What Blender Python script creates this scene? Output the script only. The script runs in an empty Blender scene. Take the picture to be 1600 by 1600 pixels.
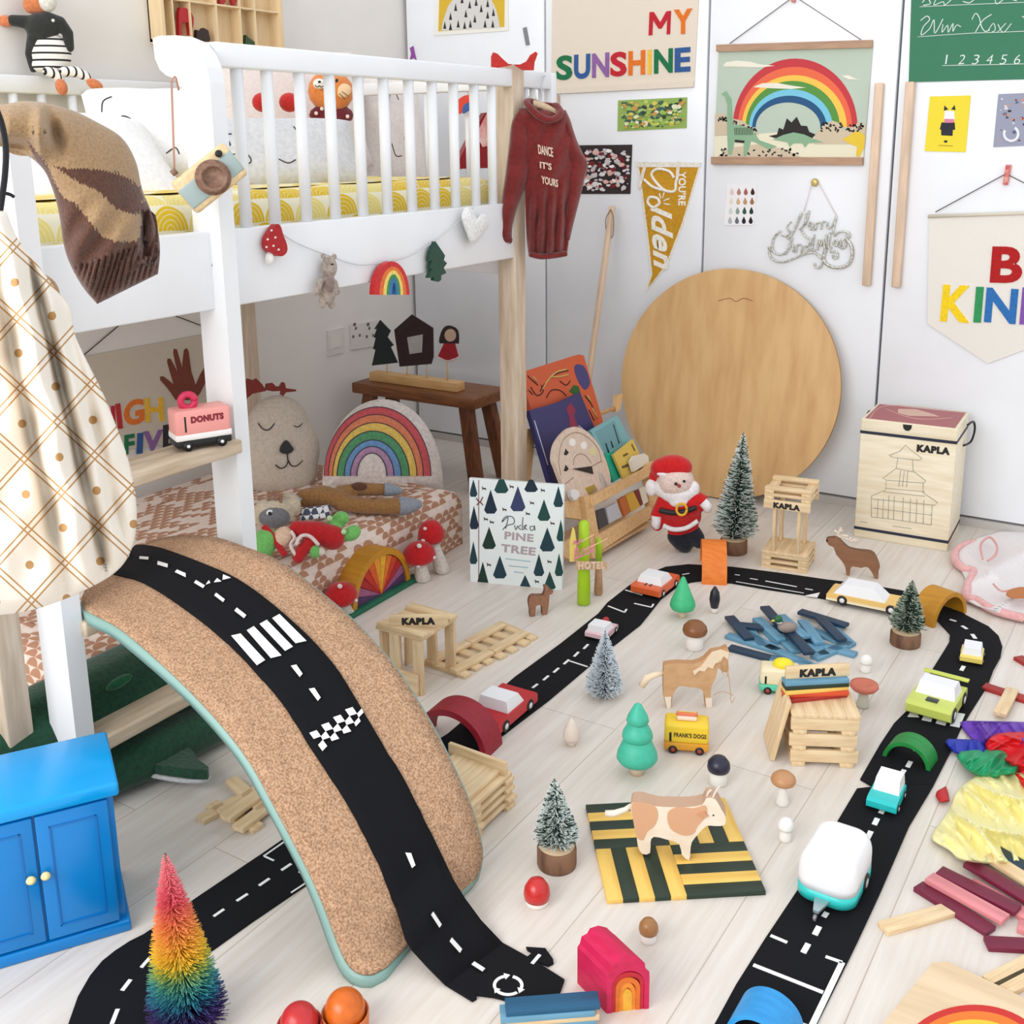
import bpy, bmesh, math, random
from mathutils import Vector as V, Matrix
from math import sin, cos, pi, radians, sqrt, atan2
C = bpy.context.scene.collection
R = random.Random(7)
# ---------------------------------------------------------------- camera, light, exposure
F, CX, CY, PITCH, YAW, ROLL, H = 1698.1, 800.0, 626.7, .2328, .5695, -.01137, 1.084
FW = V((-sin(YAW)*cos(PITCH), cos(YAW)*cos(PITCH), -sin(PITCH)))
_r = V((cos(YAW), sin(YAW), 0)); _u = _r.cross(FW)
RT = _r*cos(ROLL)+_u*sin(ROLL); UP = -_r*sin(ROLL)+_u*cos(ROLL)
EYE = V((0, 0, H))
cd = bpy.data.cameras.new('camera'); cam = bpy.data.objects.new('camera', cd); C.objects.link(cam)
cd.sensor_width = 36; cd.lens = F/1600*36; cd.shift_y = (CY-800)/1600; cd.clip_start = .02
mw = Matrix((RT, UP, -FW)).transposed().to_4x4(); mw.translation = EYE; cam.matrix_world = mw
S = bpy.context.scene; S.camera = cam
S.view_settings.view_transform = 'Standard'; S.view_settings.look = 'None'
S.view_settings.exposure = 0.24; S.view_settings.gamma = 1; S.view_settings.use_curve_mapping = False
w = bpy.data.worlds.new('daylight'); S.world = w; w.use_nodes = True
bg = w.node_tree.nodes['Background']; bg.inputs[0].default_value = (.94, .965, 1, 1); bg.inputs[1].default_value = .98
def area(name, loc, tgt, size, energy, col=(1, 1, 1)):
    l = bpy.data.lights.new(name, 'AREA'); l.shape = 'RECTANGLE'; l.size, l.size_y = size; l.energy = energy; l.color = col
    o = bpy.data.objects.new(name, l); C.objects.link(o); o.location = loc
    o.rotation_euler = (V(tgt)-V(loc)).to_track_quat('-Z', 'Y').to_euler(); return o
area('window_daylight', (-1.2, -1.7, 1.9), (-.5, 1.9, .4), (2.4, 1.7), 66, (1, .985, .96))

def ray(x, y): return FW+RT*((x-CX)/F)-UP*((y-CY)/F)
def atp(x, y, p0, n):                                   # where a line of sight meets a plane
    d = ray(x, y); n = V(n); t = (V(p0)-EYE).dot(n)/d.dot(n); return EYE+d*t
def at(x, y, ax=2, v=0.0):
    p = V((0, 0, 0)); p[ax] = v; n = V((0, 0, 0)); n[ax] = 1; return atp(x, y, p, n)
def depth(p): return (V(p)-EYE).dot(FW)
def mpp(p): return depth(p)/F                           # metres to a pixel there
# ---------------------------------------------------------------- materials
def lin(c):
    return tuple(((x/255)/12.92 if x <= 10 else (((x/255)+.055)/1.055)**2.4) for x in c)+(1,)
_mc = {}
def M(rgb, rough=.55, kind='plain', scale=1.0, rgb2=None, amt=.12, metal=0.0, bump=0.0, name=None):
    k = (rgb, rough, kind, scale, rgb2, amt, metal, bump)
    if k in _mc: return _mc[k]
    m = bpy.data.materials.new(name or kind+'_material'); m.use_nodes = True; nt = m.node_tree; N = nt.nodes; L = nt.links
    b = N['Principled BSDF']; b.inputs['Roughness'].default_value = rough; b.inputs['Metallic'].default_value = metal
    c1 = lin(rgb); c2 = lin(rgb2) if rgb2 else tuple(max(0, x*(1-amt*2)) for x in c1[:3])+(1,)
    tc = N.new('ShaderNodeTexCoord')
    def noise(sc, det=4, vec=(1, 1, 1)):
        mp = N.new('ShaderNodeMapping'); mp.inputs['Scale'].default_value = vec; L.new(tc.outputs['Object'], mp.inputs[0])
        n = N.new('ShaderNodeTexNoise'); n.inputs['Scale'].default_value = sc; n.inputs['Detail'].default_value = det
        L.new(mp.outputs[0], n.inputs['Vector']); return n
    def ramp(src, a, bb, p0=.35, p1=.65):
        r = N.new('ShaderNodeValToRGB'); r.color_ramp.elements[0].position = p0; r.color_ramp.elements[1].position = p1
        r.color_ramp.elements[0].color = a; r.color_ramp.elements[1].color = bb; L.new(src, r.inputs[0]); return r
    def bmp(src, s, d=.002):
        bp = N.new('ShaderNodeBump'); bp.inputs['Strength'].default_value = s; bp.inputs['Distance'].default_value = d
        L.new(src, bp.inputs['Height']); L.new(bp.outputs[0], b.inputs['Normal'])
    if kind == 'plain':
        n = noise(9*scale); r = ramp(n.outputs[0], c1, tuple(x*.97 for x in c1[:3])+(1,)); L.new(r.outputs[0], b.inputs[0])
    elif kind in ('wood', 'woodx', 'woody', 'woodz'):
        st = {'wood': (1, 9, 9), 'woodx': (1, 9, 9), 'woody': (9, 1, 9), 'woodz': (9, 9, 1)}[kind]
        n = noise(7*scale, 6, st); r = ramp(n.outputs[0], c2, c1, .3, .62); L.new(r.outputs[0], b.inputs[0]); bmp(n.outputs[0], .15)
    elif kind in ('fabric', 'knit', 'plush'):
        n = noise({'fabric': 130, 'knit': 90, 'plush': 160}[kind]*scale, 3); r = ramp(n.outputs[0], c2, c1, .3, .6)
        L.new(r.outputs[0], b.inputs[0]); bmp(n.outputs[0], .6 if kind != 'fabric' else .25, .003)
        b.inputs['Sheen Weight'].default_value = .25; b.inputs['Roughness'].default_value = .95
    elif kind == 'cork':
        n = noise(330, 3); r = ramp(n.outputs[0], lin((148, 112, 84)), lin((198, 161, 129)), .36, .62)
        n2 = noise(70, 2); r2 = ramp(n2.outputs[0], (.9, .9, .9, 1), (1.08, 1.08, 1.08, 1), .3, .7)
        x = N.new('ShaderNodeMix'); x.data_type = 'RGBA'; x.blend_type = 'MULTIPLY'; x.inputs[0].default_value = 1
        L.new(r.outputs[0], x.inputs[6]); L.new(r2.outputs[0], x.inputs[7]); L.new(x.outputs[2], b.inputs[0]); bmp(n.outputs[0], .3, .001)
    elif kind == 'bark':
        n = noise(40*scale, 5, (1, 1, .25)); r = ramp(n.outputs[0], c2, c1, .35, .6); L.new(r.outputs[0], b.inputs[0]); bmp(n.outputs[0], .8, .004)
    elif kind == 'glitter':
        n = N.new('ShaderNodeTexVoronoi'); n.inputs['Scale'].default_value = 320; L.new(tc.outputs['Object'], n.inputs[0])
        r = ramp(n.outputs['Color'], c2, c1, .2, .8); L.new(r.outputs[0], b.inputs[0])
    _mc[k] = m; return m
def nodemat(name, fn, rough=.6):
    m = bpy.data.materials.new(name); m.use_nodes = True; nt = m.node_tree
    fn(nt, nt.nodes, nt.links, nt.nodes['Principled BSDF']); nt.nodes['Principled BSDF'].inputs['Roughness'].default_value = rough; return m
# ---------------------------------------------------------------- mesh building
def basis(n, up=(0, 0, 1)):
    n = V(n).normalized(); u = V(up)
    if abs(n.dot(u)) > .99: u = V((0, 1, 0))
    x = u.cross(n).normalized(); y = n.cross(x).normalized(); return x, y, n
def rotm(x, y, z): return Matrix((V(x), V(y), V(z))).transposed()
def rz(a): return Matrix.Rotation(a, 3, 'Z')
class MB:
    def __init__(s): s.v = []; s.f = []; s.m = []; s.s = []; s.uv = {}
    def add(s, vs, fs, m=0, sm=False, uvs=None):
        o = len(s.v); s.v += [V(p) for p in vs]
        for f in fs:
            s.f.append([o+i for i in f]); s.m.append(m); s.s.append(sm)
        if uvs: 
            for i, t in enumerate(uvs): s.uv[o+i] = t
        return s
    def box(s, c, d, rot=None, m=0, bev=0.0):
        c = V(c); rot = rot or Matrix.Identity(3); h = V(d)/2
        if bev <= 0:
            vs = [c+rot@V((x*h.x, y*h.y, z*h.z)) for x in (-1, 1) for y in (-1, 1) for z in (-1, 1)]
            return s.add(vs, [(0, 1, 3, 2), (4, 6, 7, 5), (0, 4, 5, 1), (2, 3, 7, 6), (0, 2, 6, 4), (1, 5, 7, 3)], m)
        bm = bmesh.new(); bmesh.ops.create_cube(bm, size=1)
        for v in bm.verts: v.co = V((v.co.x*d[0], v.co.y*d[1], v.co.z*d[2]))
        bmesh.ops.bevel(bm, geom=bm.edges[:], offset=min(bev, min(d)*.49), segments=2, affect='EDGES', profile=.5)
        bm.verts.index_update()
        s.add([c+rot@v.co for v in bm.verts], [[v.index for v in f.verts] for f in bm.faces], m, True); bm.free(); return s
    def prism(s, pts, n, t, m=0, off=0.0, side=None, sm=False):      # planar 3D points, thickness t along n from off
        n = V(n).normalized(); k = len(pts); a = [V(p)+n*off for p in pts]; b = [p+n*t for p in a]
        nn = V((0, 0, 0))
        for i in range(k): nn += (a[i]-a[0]).cross(a[(i+1) % k]-a[0])
        if nn.dot(n) < 0: a.reverse(); b.reverse()
        s.add(b, [list(range(k))], m); s.add(a, [list(range(k-1, -1, -1))], m)
        s.add(a+b, [(i, (i+1) % k, k+(i+1) % k, k+i) for i in range(k)], m if side is None else side, sm); return s
    def tube(s, pts, r, seg=8, m=0, cap=True):
        pts = [V(p) for p in pts]; n = len(pts); rr = r if isinstance(r, (list, tuple)) else [r]*n
        t0 = (pts[1]-pts[0]).normalized(); a = t0.orthogonal().normalized(); vs = []
        for i, p in enumerate(pts):
            t = (pts[min(i+1, n-1)]-pts[max(i-1, 0)]).normalized(); a = (a-t*a.dot(t))
            a = a.normalized() if a.length > 1e-6 else t.orthogonal().normalized(); b = t.cross(a)
            vs += [p+(a*cos(2*pi*j/seg)+b*sin(2*pi*j/seg))*rr[i] for j in range(seg)]
        fs = [(i*seg+j, i*seg+(j+1) % seg, (i+1)*seg+(j+1) % seg, (i+1)*seg+j) for i in range(n-1) for j in range(seg)]
        if cap: fs += [list(range(seg-1, -1, -1)), list(range((n-1)*seg, n*seg))]
        return s.add(vs, fs, m, True)
    def lathe(s, prof, c=(0, 0, 0), rot=None, seg=24, m=0, sm=True, sx=1, sy=1):
        c = V(c); rot = rot or Matrix.Identity(3); vs = []
        for r, z in prof: vs += [c+rot@V((r*cos(2*pi*j/seg)*sx, r*sin(2*pi*j/seg)*sy, z)) for j in range(seg)]
        k = len(prof); fs = [(i*seg+j, i*seg+(j+1) % seg, (i+1)*seg+(j+1) % seg, (i+1)*seg+j) for i in range(k-1) for j in range(seg)]
        fs += [list(range(seg-1, -1, -1)), list(range((k-1)*seg, k*seg))]
        return s.add(vs, fs, m, sm)
    def ell(s, c, r, rot=None, seg=16, m=0):
        r = (r, r, r) if not isinstance(r, (tuple, list)) else r; c = V(c); rot = rot or Matrix.Identity(3); k = seg//2; vs = [c+rot@V((0, 0, -r[2]))]
        for i in range(1, k):
            a = -pi/2+pi*i/k
            vs += [c+rot@V((r[0]*cos(a)*cos(2*pi*j/seg), r[1]*cos(a)*sin(2*pi*j/seg), r[2]*sin(a))) for j in range(seg)]
        vs.append(c+rot@V((0, 0, r[2]))); l = len(vs)-1
        fs = [(0, 1+(j+1) % seg, 1+j) for j in range(seg)]+[(l, l-seg+j, l-seg+(j+1) % seg) for j in range(seg)]
        fs += [(1+i*seg+j, 1+i*seg+(j+1) % seg, 1+(i+1)*seg+(j+1) % seg, 1+(i+1)*seg+j) for i in range(k-2) for j in range(seg)]
        return s.add(vs, fs, m, True)
    def grid(s, P, m=0, th=0.0, uv=None, sm=True):                     # P[i][j] points; optional thickness
        a, b = len(P), len(P[0]); fl = [V(p) for row in P for p in row]
        fs = [(i*b+j, i*b+j+1, (i+1)*b+j+1, (i+1)*b+j) for i in range(a-1) for j in range(b-1)]
        us = [u for row in uv for u in row] if uv else None
        if not th: return s.add(fl, fs, m, sm, us)
        N = [V((0, 0, 0)) for _ in fl]
        for f in fs:
            n = (fl[f[2]]-fl[f[0]]).cross(fl[f[3]]-fl[f[1]])
            for i in f: N[i] += n
        bk = [p-(n.normalized() if n.length else V((0, 0, 0)))*th for p, n in zip(fl, N)]; k = len(fl)
        rim = [i for i in range(b)]+[i*b+b-1 for i in range(1, a)]+[(a-1)*b+j for j in range(b-2, -1, -1)]+[i*b for i in range(a-2, 0, -1)]
        fs2 = [(k+f[3], k+f[2], k+f[1], k+f[0]) for f in fs]+[(rim[i], k+rim[i], k+rim[(i+1) % len(rim)], rim[(i+1) % len(rim)]) for i in range(len(rim))]
        return s.add(fl+bk, fs+fs2, m, sm, us+us if us else None)
    def mesh(s, name, mats, org=(0, 0, 0)):
        me = bpy.data.meshes.new(name); org = V(org)
        me.from_pydata([tuple(p-org) for p in s.v], [], s.f)
        for m in (mats if isinstance(mats, (list, tuple)) else [mats]): me.materials.append(m)
        me.polygons.foreach_set('material_index', s.m); me.polygons.foreach_set('use_smooth', s.s)
        if s.uv:
            l = me.uv_layers.new(name='UVMap')
            for lp in me.loops: l.data[lp.index].uv = s.uv.get(lp.vertex_index, (0, 0))
        bm = bmesh.new(); bm.from_mesh(me); bmesh.ops.recalc_face_normals(bm, faces=bm.faces); bm.to_mesh(me); bm.free()
        me.update(); return me
def tag(o, label=None, cat=None, group=None, kind=None):
    if label: o['label'] = label
    if cat: o['category'] = cat
    if group: o['group'] = group
    if kind: o['kind'] = kind
    return o
def thing(name, label, cat, loc=(0, 0, 0), group=None):
    o = bpy.data.objects.new(name, None); o.empty_display_size = .02; C.objects.link(o); o.location = loc
    return tag(o, label, cat, group)
def root_of(o):
    while o.parent: o = o.parent
    return o
def obj(name, mb, mats, parent=None, org=None, label=None):
    """mb is in world coordinates; children share the origin of their thing"""
    if parent is not None: org = root_of(parent).location
    org = V(org) if org is not None else V((0, 0, 0))
    o = bpy.data.objects.new(name, mb.mesh(name, mats, org)); C.objects.link(o)
    if parent is not None: o.parent = parent
    else: o.location = org
    if label: o['label'] = label
    return o
def solo(name, label, cat, mb, mats, org=None, group=None, kind=None):
    if org is None:
        xs = [p.x for p in mb.v]; ys = [p.y for p in mb.v]; org = ((min(xs)+max(xs))/2, (min(ys)+max(ys))/2, min(p.z for p in mb.v))
    return tag(obj(name, mb, mats, None, org), label, cat, group, kind)
def copytree(r, mat4, label=None, group=None):
    def cp(o, par):
        c = o.copy(); C.objects.link(c); c.parent = par
        for ch in kids.get(o.name, []): cp(ch, c)
        return c
    kids = {}
    for ch in r.children_recursive: kids.setdefault(ch.parent.name, []).append(ch)
    c = cp(r, None); c.matrix_world = mat4
    if label: c['label'] = label
    if group: c['group'] = group
    return c
def blob(name, parts, mat, parent=None, org=None, vox=.004, smooth=3, label=None):
    """one continuous soft body grown from overlapping ellipsoids and limbs"""
    mb = MB()
    for p in parts:
        if p[0] == 'e': mb.ell(p[1], p[2], p[3] if len(p) > 3 else None, 20)
        else: mb.tube(p[1], p[2], 12); mb.ell(p[1][0], p[2][0] if isinstance(p[2], (list, tuple)) else p[2]); mb.ell(p[1][-1], p[2][-1] if isinstance(p[2], (list, tuple)) else p[2])
    o = obj(name, mb, mat, parent, org, label)
    md = o.modifiers.new('r', 'REMESH'); md.mode = 'VOXEL'; md.voxel_size = vox; md.use_smooth_shade = True
    ms = o.modifiers.new('s', 'SMOOTH'); ms.iterations = smooth; ms.factor = .6
    me = bpy.data.meshes.new_from_object(o.evaluated_get(bpy.context.evaluated_depsgraph_get())); o.modifiers.clear(); old = o.data
    me.materials.clear(); me.materials.append(mat); o.data = me; me.name = name; bpy.data.meshes.remove(old)
    for p in me.polygons: p.use_smooth = True
    return o
def smooth_pts(pts, k=6, closed=False):
    pts = [V(p) for p in pts]; n = len(pts); out = []
    for i in range(n if closed else n-1):
        a, b, c, d = (pts[(i-1) % n], pts[i], pts[(i+1) % n], pts[(i+2) % n]) if closed else (pts[max(i-1, 0)], pts[i], pts[i+1], pts[min(i+2, n-1)])
        for j in range(k):
            t = j/k; out.append(.5*((2*b)+(c-a)*t+(2*a-5*b+4*c-d)*t*t+(3*b-a-3*c+d)*t**3))
    if not closed: out.append(pts[-1])
    return out
def spx(pts, k=5, closed=True): return [(p.x, p.y) for p in smooth_pts([V((a, b, 0)) for a, b in pts], k, closed)]
class PL:                                                 # a plane things are drawn on
    def __init__(s, p0, n): s.p0, s.n = V(p0), V(n).normalized()
    def p(s, x, y, off=0.0): return atp(x, y, s.p0+s.n*off, s.n)
    def poly(s, mb, pts, th=.001, off=0.0, m=0, sm=False, side=None):
        if not callable(off) and off < 0: P = [s.p(x, y, off+th)-s.n*th for x, y in pts]
        else: P = [s.p(x, y, off(x, y) if callable(off) else off) for x, y in pts]
        return mb.prism(P, s.n, th, m, 0, side, sm)
    def stroke(s, mb, pts, wpx, off=0.0, m=0, k=5, seg=6):
        q = spx(pts, k, False) if len(pts) > 2 and k > 1 else pts; P = [s.p(x, y, off(x, y) if callable(off) else off) for x, y in q]
        return mb.tube(P, wpx*mpp(P[0])/2, seg, m)
    def dot(s, mb, x, y, rx, ry=None, th=.001, off=0.0, m=0, seg=20, a=0):
        ry = ry or rx; return s.poly(mb, [(x+rx*cos(t)*cos(a)-ry*sin(t)*sin(a), y+rx*cos(t)*sin(a)+ry*sin(t)*cos(a)) for t in [2*pi*i/seg for i in range(seg)]], th, off, m)
    def arc(s, mb, x, y, r0, r1, a0, a1, th=.001, off=0.0, m=0, seg=24, fy=1.0, rotd=0):
        o = [(r1*cos(radians(a0+(a1-a0)*i/seg)), -r1*fy*sin(radians(a0+(a1-a0)*i/seg))) for i in range(seg+1)]
        o += [(r0*cos(radians(a1+(a0-a1)*i/seg)), -r0*fy*sin(radians(a1+(a0-a1)*i/seg))) for i in range(seg+1)]
        c_, s_ = cos(radians(rotd)), sin(radians(rotd))
        return s.poly(mb, [(x+u*c_-v*s_, y+u*s_+v*c_) for u, v in o], th, off, m)
    def text(s, mb, t, A, B, Cc, th=.001, off=0.0, m=0, bold=0.0):
        vs, fs, w_, h_ = textmesh(t, bold); a = s.p(*A, off); b = s.p(*B, off); c = s.p(*Cc, off)
        P = [a+(b-a)*(x/w_)+(c-a)*(y/h_)+s.n*(th*z) for x, y, z in vs]; return mb.add(P, fs, m)
_tc = {}
def textmesh(t, bold=0.0):
    if (t, bold) in _tc: return _tc[(t, bold)]
    cu = bpy.data.curves.new('t', 'FONT'); cu.body = t; cu.extrude = .5; cu.resolution_u = 4; cu.offset = bold; cu.space_character = 1+bold*2
    o = bpy.data.objects.new('t', cu); C.objects.link(o); bpy.context.view_layer.update()
    me = bpy.data.meshes.new_from_object(o.evaluated_get(bpy.context.evaluated_depsgraph_get()))
    vs = [tuple(v.co) for v in me.vertices]; fs = [list(p.vertices) for p in me.polygons]
    bpy.data.objects.remove(o); bpy.data.curves.remove(cu); bpy.data.meshes.remove(me)
    x0 = min(v[0] for v in vs); x1 = max(v[0] for v in vs); h_ = max(v[1] for v in vs) if t.upper() == t else .73
    _tc[(t, bold)] = ([(x-x0, y, z+.5) for x, y, z in vs], fs, x1-x0, h_); return _tc[(t, bold)]
WHITE = (238, 240, 243)
PINE = M((233, 208, 168), .55, 'wood', 2.2, (214, 182, 138)); BLACK = M((18, 18, 20), .5); INK = M((30, 28, 28), .7)
YW = 3.19; XW = -2.48
WB = PL((0, YW, 0), (0, -1, 0)); WL = PL((XW, 0, 0), (1, 0, 0)); FL = PL((0, 0, 0), (0, 0, 1))
# ---------------------------------------------------------------- room shell
def floor_nodes(nt, N, L, b):
    tc = N.new('ShaderNodeTexCoord'); mp = N.new('ShaderNodeMapping'); mp.inputs['Rotation'].default_value = (0, 0, pi/2); mp.inputs['Location'].default_value = (.37, .085, 0)
    L.new(tc.outputs['Object'], mp.inputs[0]); br = N.new('ShaderNodeTexBrick'); L.new(mp.outputs[0], br.inputs[0])
    br.inputs['Scale'].default_value = 1; br.inputs['Brick Width'].default_value = 1.3; br.inputs['Row Height'].default_value = .19; br.inputs['Mortar Size'].default_value = .0011
    br.inputs['Color1'].default_value = lin((232, 226, 219)); br.inputs['Color2'].default_value = lin((226, 219, 211)); br.inputs['Mortar'].default_value = lin((196, 184, 172)); br.inputs['Mortar Smooth'].default_value = .3
    mp2 = N.new('ShaderNodeMapping'); mp2.inputs['Scale'].default_value = (26, 1.6, 1); L.new(tc.outputs['Object'], mp2.inputs[0])
    n = N.new('ShaderNodeTexNoise'); n.inputs['Scale'].default_value = 2.4; n.inputs['Detail'].default_value = 7; n.inputs['Roughness'].default_value = .65; L.new(mp2.outputs[0], n.inputs[0])
    r = N.new('ShaderNodeValToRGB'); r.color_ramp.elements[0].position = .3; r.color_ramp.elements[1].position = .68
    r.color_ramp.elements[0].color = lin((238, 233, 228)); r.color_ramp.elements[1].color = (1, 1, 1, 1); L.new(n.outputs[0], r.inputs[0])
    x = N.new('ShaderNodeMix'); x.data_type = 'RGBA'; x.blend_type = 'MULTIPLY'; x.inputs[0].default_value = 1
    L.new(br.outputs[0], x.inputs[6]); L.new(r.outputs[0], x.inputs[7]); L.new(x.outputs[2], b.inputs[0])
    bp = N.new('ShaderNodeBump'); bp.inputs['Strength'].default_value = .2; bp.inputs['Distance'].default_value = .001; L.new(n.outputs[0], bp.inputs['Height']); L.new(bp.outputs[0], b.inputs['Normal'])
def struct(name, mb, m): o = obj(name, mb, m); o['kind'] = 'structure'; return o
struct('floor', MB().box((.3, 1.2, -.05), (5.8, 4.4, .1)), nodemat('whitewashed_oak', floor_nodes, .42))
WALLM = M((234, 230, 225), .8); DOORM = M((240, 243, 248), .32); GAP = M((52, 50, 50), .8)
struct('wall_left', MB().box((XW-.05, 1.2, 1.2), (.1, 4.3, 2.4)), WALLM)
struct('wall_back', MB().box((.3, YW+.09, 1.2), (5.7, .1, 2.4)), GAP)
xs = [XW+.012, at(852, 300, 1, YW).x, at(1103, 200, 1, YW).x, at(1396, 224, 1, YW).x, at(1396, 224, 1, YW).x*2-at(1103, 200, 1, YW).x, 3.1]
for i in range(5):
    g = .0035 if i != 2 else .0035
    o = struct('door_%d' % (i+1), MB().box(((xs[i]+xs[i+1])/2, YW+.02, 1.22), (xs[i+1]-xs[i]-2*g, .038, 2.38), None, 0, .002), DOORM)
    HM = M((226, 198, 172), .6, 'woodz', 1)
    for side in ((-1,) if i in (0, 2) else (1,) if i in (1, 3) else ()):
        xh = (xs[i+1]-.055) if side < 0 else (xs[i]+.052)
        if i in (0, 1): xh = xs[1]+side*.045; z0, z1 = .742, 1.235
        else: xh = at(1366, 290, 1, YW).x if i == 2 else at(1413, 290, 1, YW).x; z0, z1 = .675, 1.235
        obj('door_handle', MB().box((xh, YW-.012, (z0+z1)/2), (.023, .022, z1-z0), None, 0, .003), HM, o, label='pale wooden strip handle')
struct('trim_1', MB().box((.3, YW+.012, .012), (5.6, .03, .024)), M((196, 192, 188), .6))
# ---------------------------------------------------------------- loft bed
BX, BX0, BY0, BY1 = -1.5, -2.45, .87, 2.55
bw = M(WHITE, .35); ash = M((216, 198, 176), .55, 'woodz', 1.2, (190, 168, 144)); ashy = M((214, 196, 172), .55, 'woody', 1.2, (188, 166, 140))
bed = thing('loft_bed', 'white mid-height loft bed with spindle rails, pale wood legs and a ladder', 'bed', ((BX+BX0)/2, (BY0+BY1)/2, 0))
obj('side_panel', MB().box((BX, (1.385+2.385)/2, .87), (.03, 2.385-1.385, .138), None, 0, .003).box((BX, (BY0+1.4)/2, .87), (.03, 1.4-BY0, .138), None, 0, .003), bw, bed)
obj('side_panel', MB().box((BX0, (BY0+BY1)/2, .87), (.03, BY1-BY0, .138), None, 0, .003), bw, bed)
obj('end_panel', MB().box(((BX+BX0)/2, 2.372, .85), (BX-BX0-.02, .03, .19), None, 0, .003), bw, bed)
obj('end_panel', MB().box(((BX+BX0)/2, BY0+.01, .87), (BX-BX0-.02, .03, .138), None, 0, .003), bw, bed)
obj('slat_base', MB().box(((BX+BX0)/2, (BY0+2.36)/2, .85), (BX-BX0-.03, 2.36-BY0-.04, .016)), bw, bed)
obj('top_rail', MB().box((BX, (1.385+BY1)/2, 1.24), (.03, BY1-1.385, .042), None, 0, .004), bw, bed)
obj('top_rail', MB().box((BX0, (BY0+BY1)/2, 1.235), (.03, BY1-BY0, .042), None, 0, .004), bw, bed)
obj('end_rail', MB().box(((BX+BX0)/2, BY1-.01, 1.24), (BX-BX0-.03, .028, .034), None, 0, .004), bw, bed)
obj('end_rail', MB().box(((BX+BX0)/2, BY0+.01, 1.24), (BX-BX0-.03, .028, .034), None, 0, .004), bw, bed)
def spindle(x, y, r=.0115): obj('spindle', MB().lathe([(r, .93), (r, 1.225)], (x, y, 0), None, 10), bw, bed)
for px in (377, 423, 473, 519, 563, 602, 641, 677, 710, 742, 769): spindle(BX, at(px, 230, 0, BX).y)
for px in (820, 832, 846): spindle(BX, at(px, 165, 0, BX).y, .008)
obj('corner_post', MB().box((BX, BY1-.012, 1.1), (.034, .026, .32), None, 0, .003), bw, bed)
for px in (22, 66, 114, 160, 198, 232): spindle(BX0, at(px, 170, 0, BX0).y)
for i in range(3): spindle(BX0, 2.14+.12*i)
for i in range(6): spindle(BX0+.13+.14*i, BY1-.01, .008)
obj('leg', MB().box((BX-.008, 2.362, .635), (.052, .052, 1.27), None, 0, .003), ash, bed)
obj('leg', MB().box((-1.55, .905, .44), (.045, .045, .88), None, 0, .003), ash, bed)
obj('leg', MB().box((-2.42, 2.29, .39), (.045, .06, .78), None, 0, .003), ash, bed)
obj('leg', MB().box((-2.42, .93, .39), (.045, .045, .78), None, 0, .003), ash, bed)
# ladder: two hooked side rails, three treads
hook = [(-1.458, 0), (-1.458, 1.19), (-1.462, 1.215), (-1.475, 1.24), (-1.495, 1.258), (-1.53, 1.27), (-1.575, 1.272), (-1.592, 1.268), (-1.59, 1.235), (-1.58, 1.216), (-1.565, 1.206), (-1.545, 1.2), (-1.532, 1.185), (-1.526, 1.15), (-1.526, 0)]
for y in (1.34, .955):
    obj('ladder_rail', MB().prism([V((x, y, z)) for x, z in (hook if y > 1 else [(-1.458, 0), (-1.458, 1.08), (-1.526, 1.08), (-1.526, 0)])], (0, 1, 0), .034), bw, bed)
for z in (.565, .345, .135):
    obj('ladder_step', MB().box((-1.488, 1.165, z-.013), (.085, .36, .026), None, 0, .004), ashy, bed)
obj('ladder_screw', MB().lathe([(.006, 0), (.005, .003)], (-1.49, 1.34, .88), rotm((1, 0, 0), (0, 0, 1), (0, -1, 0)), 12), M((190, 190, 190), .3, metal=.8), bed)
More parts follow.
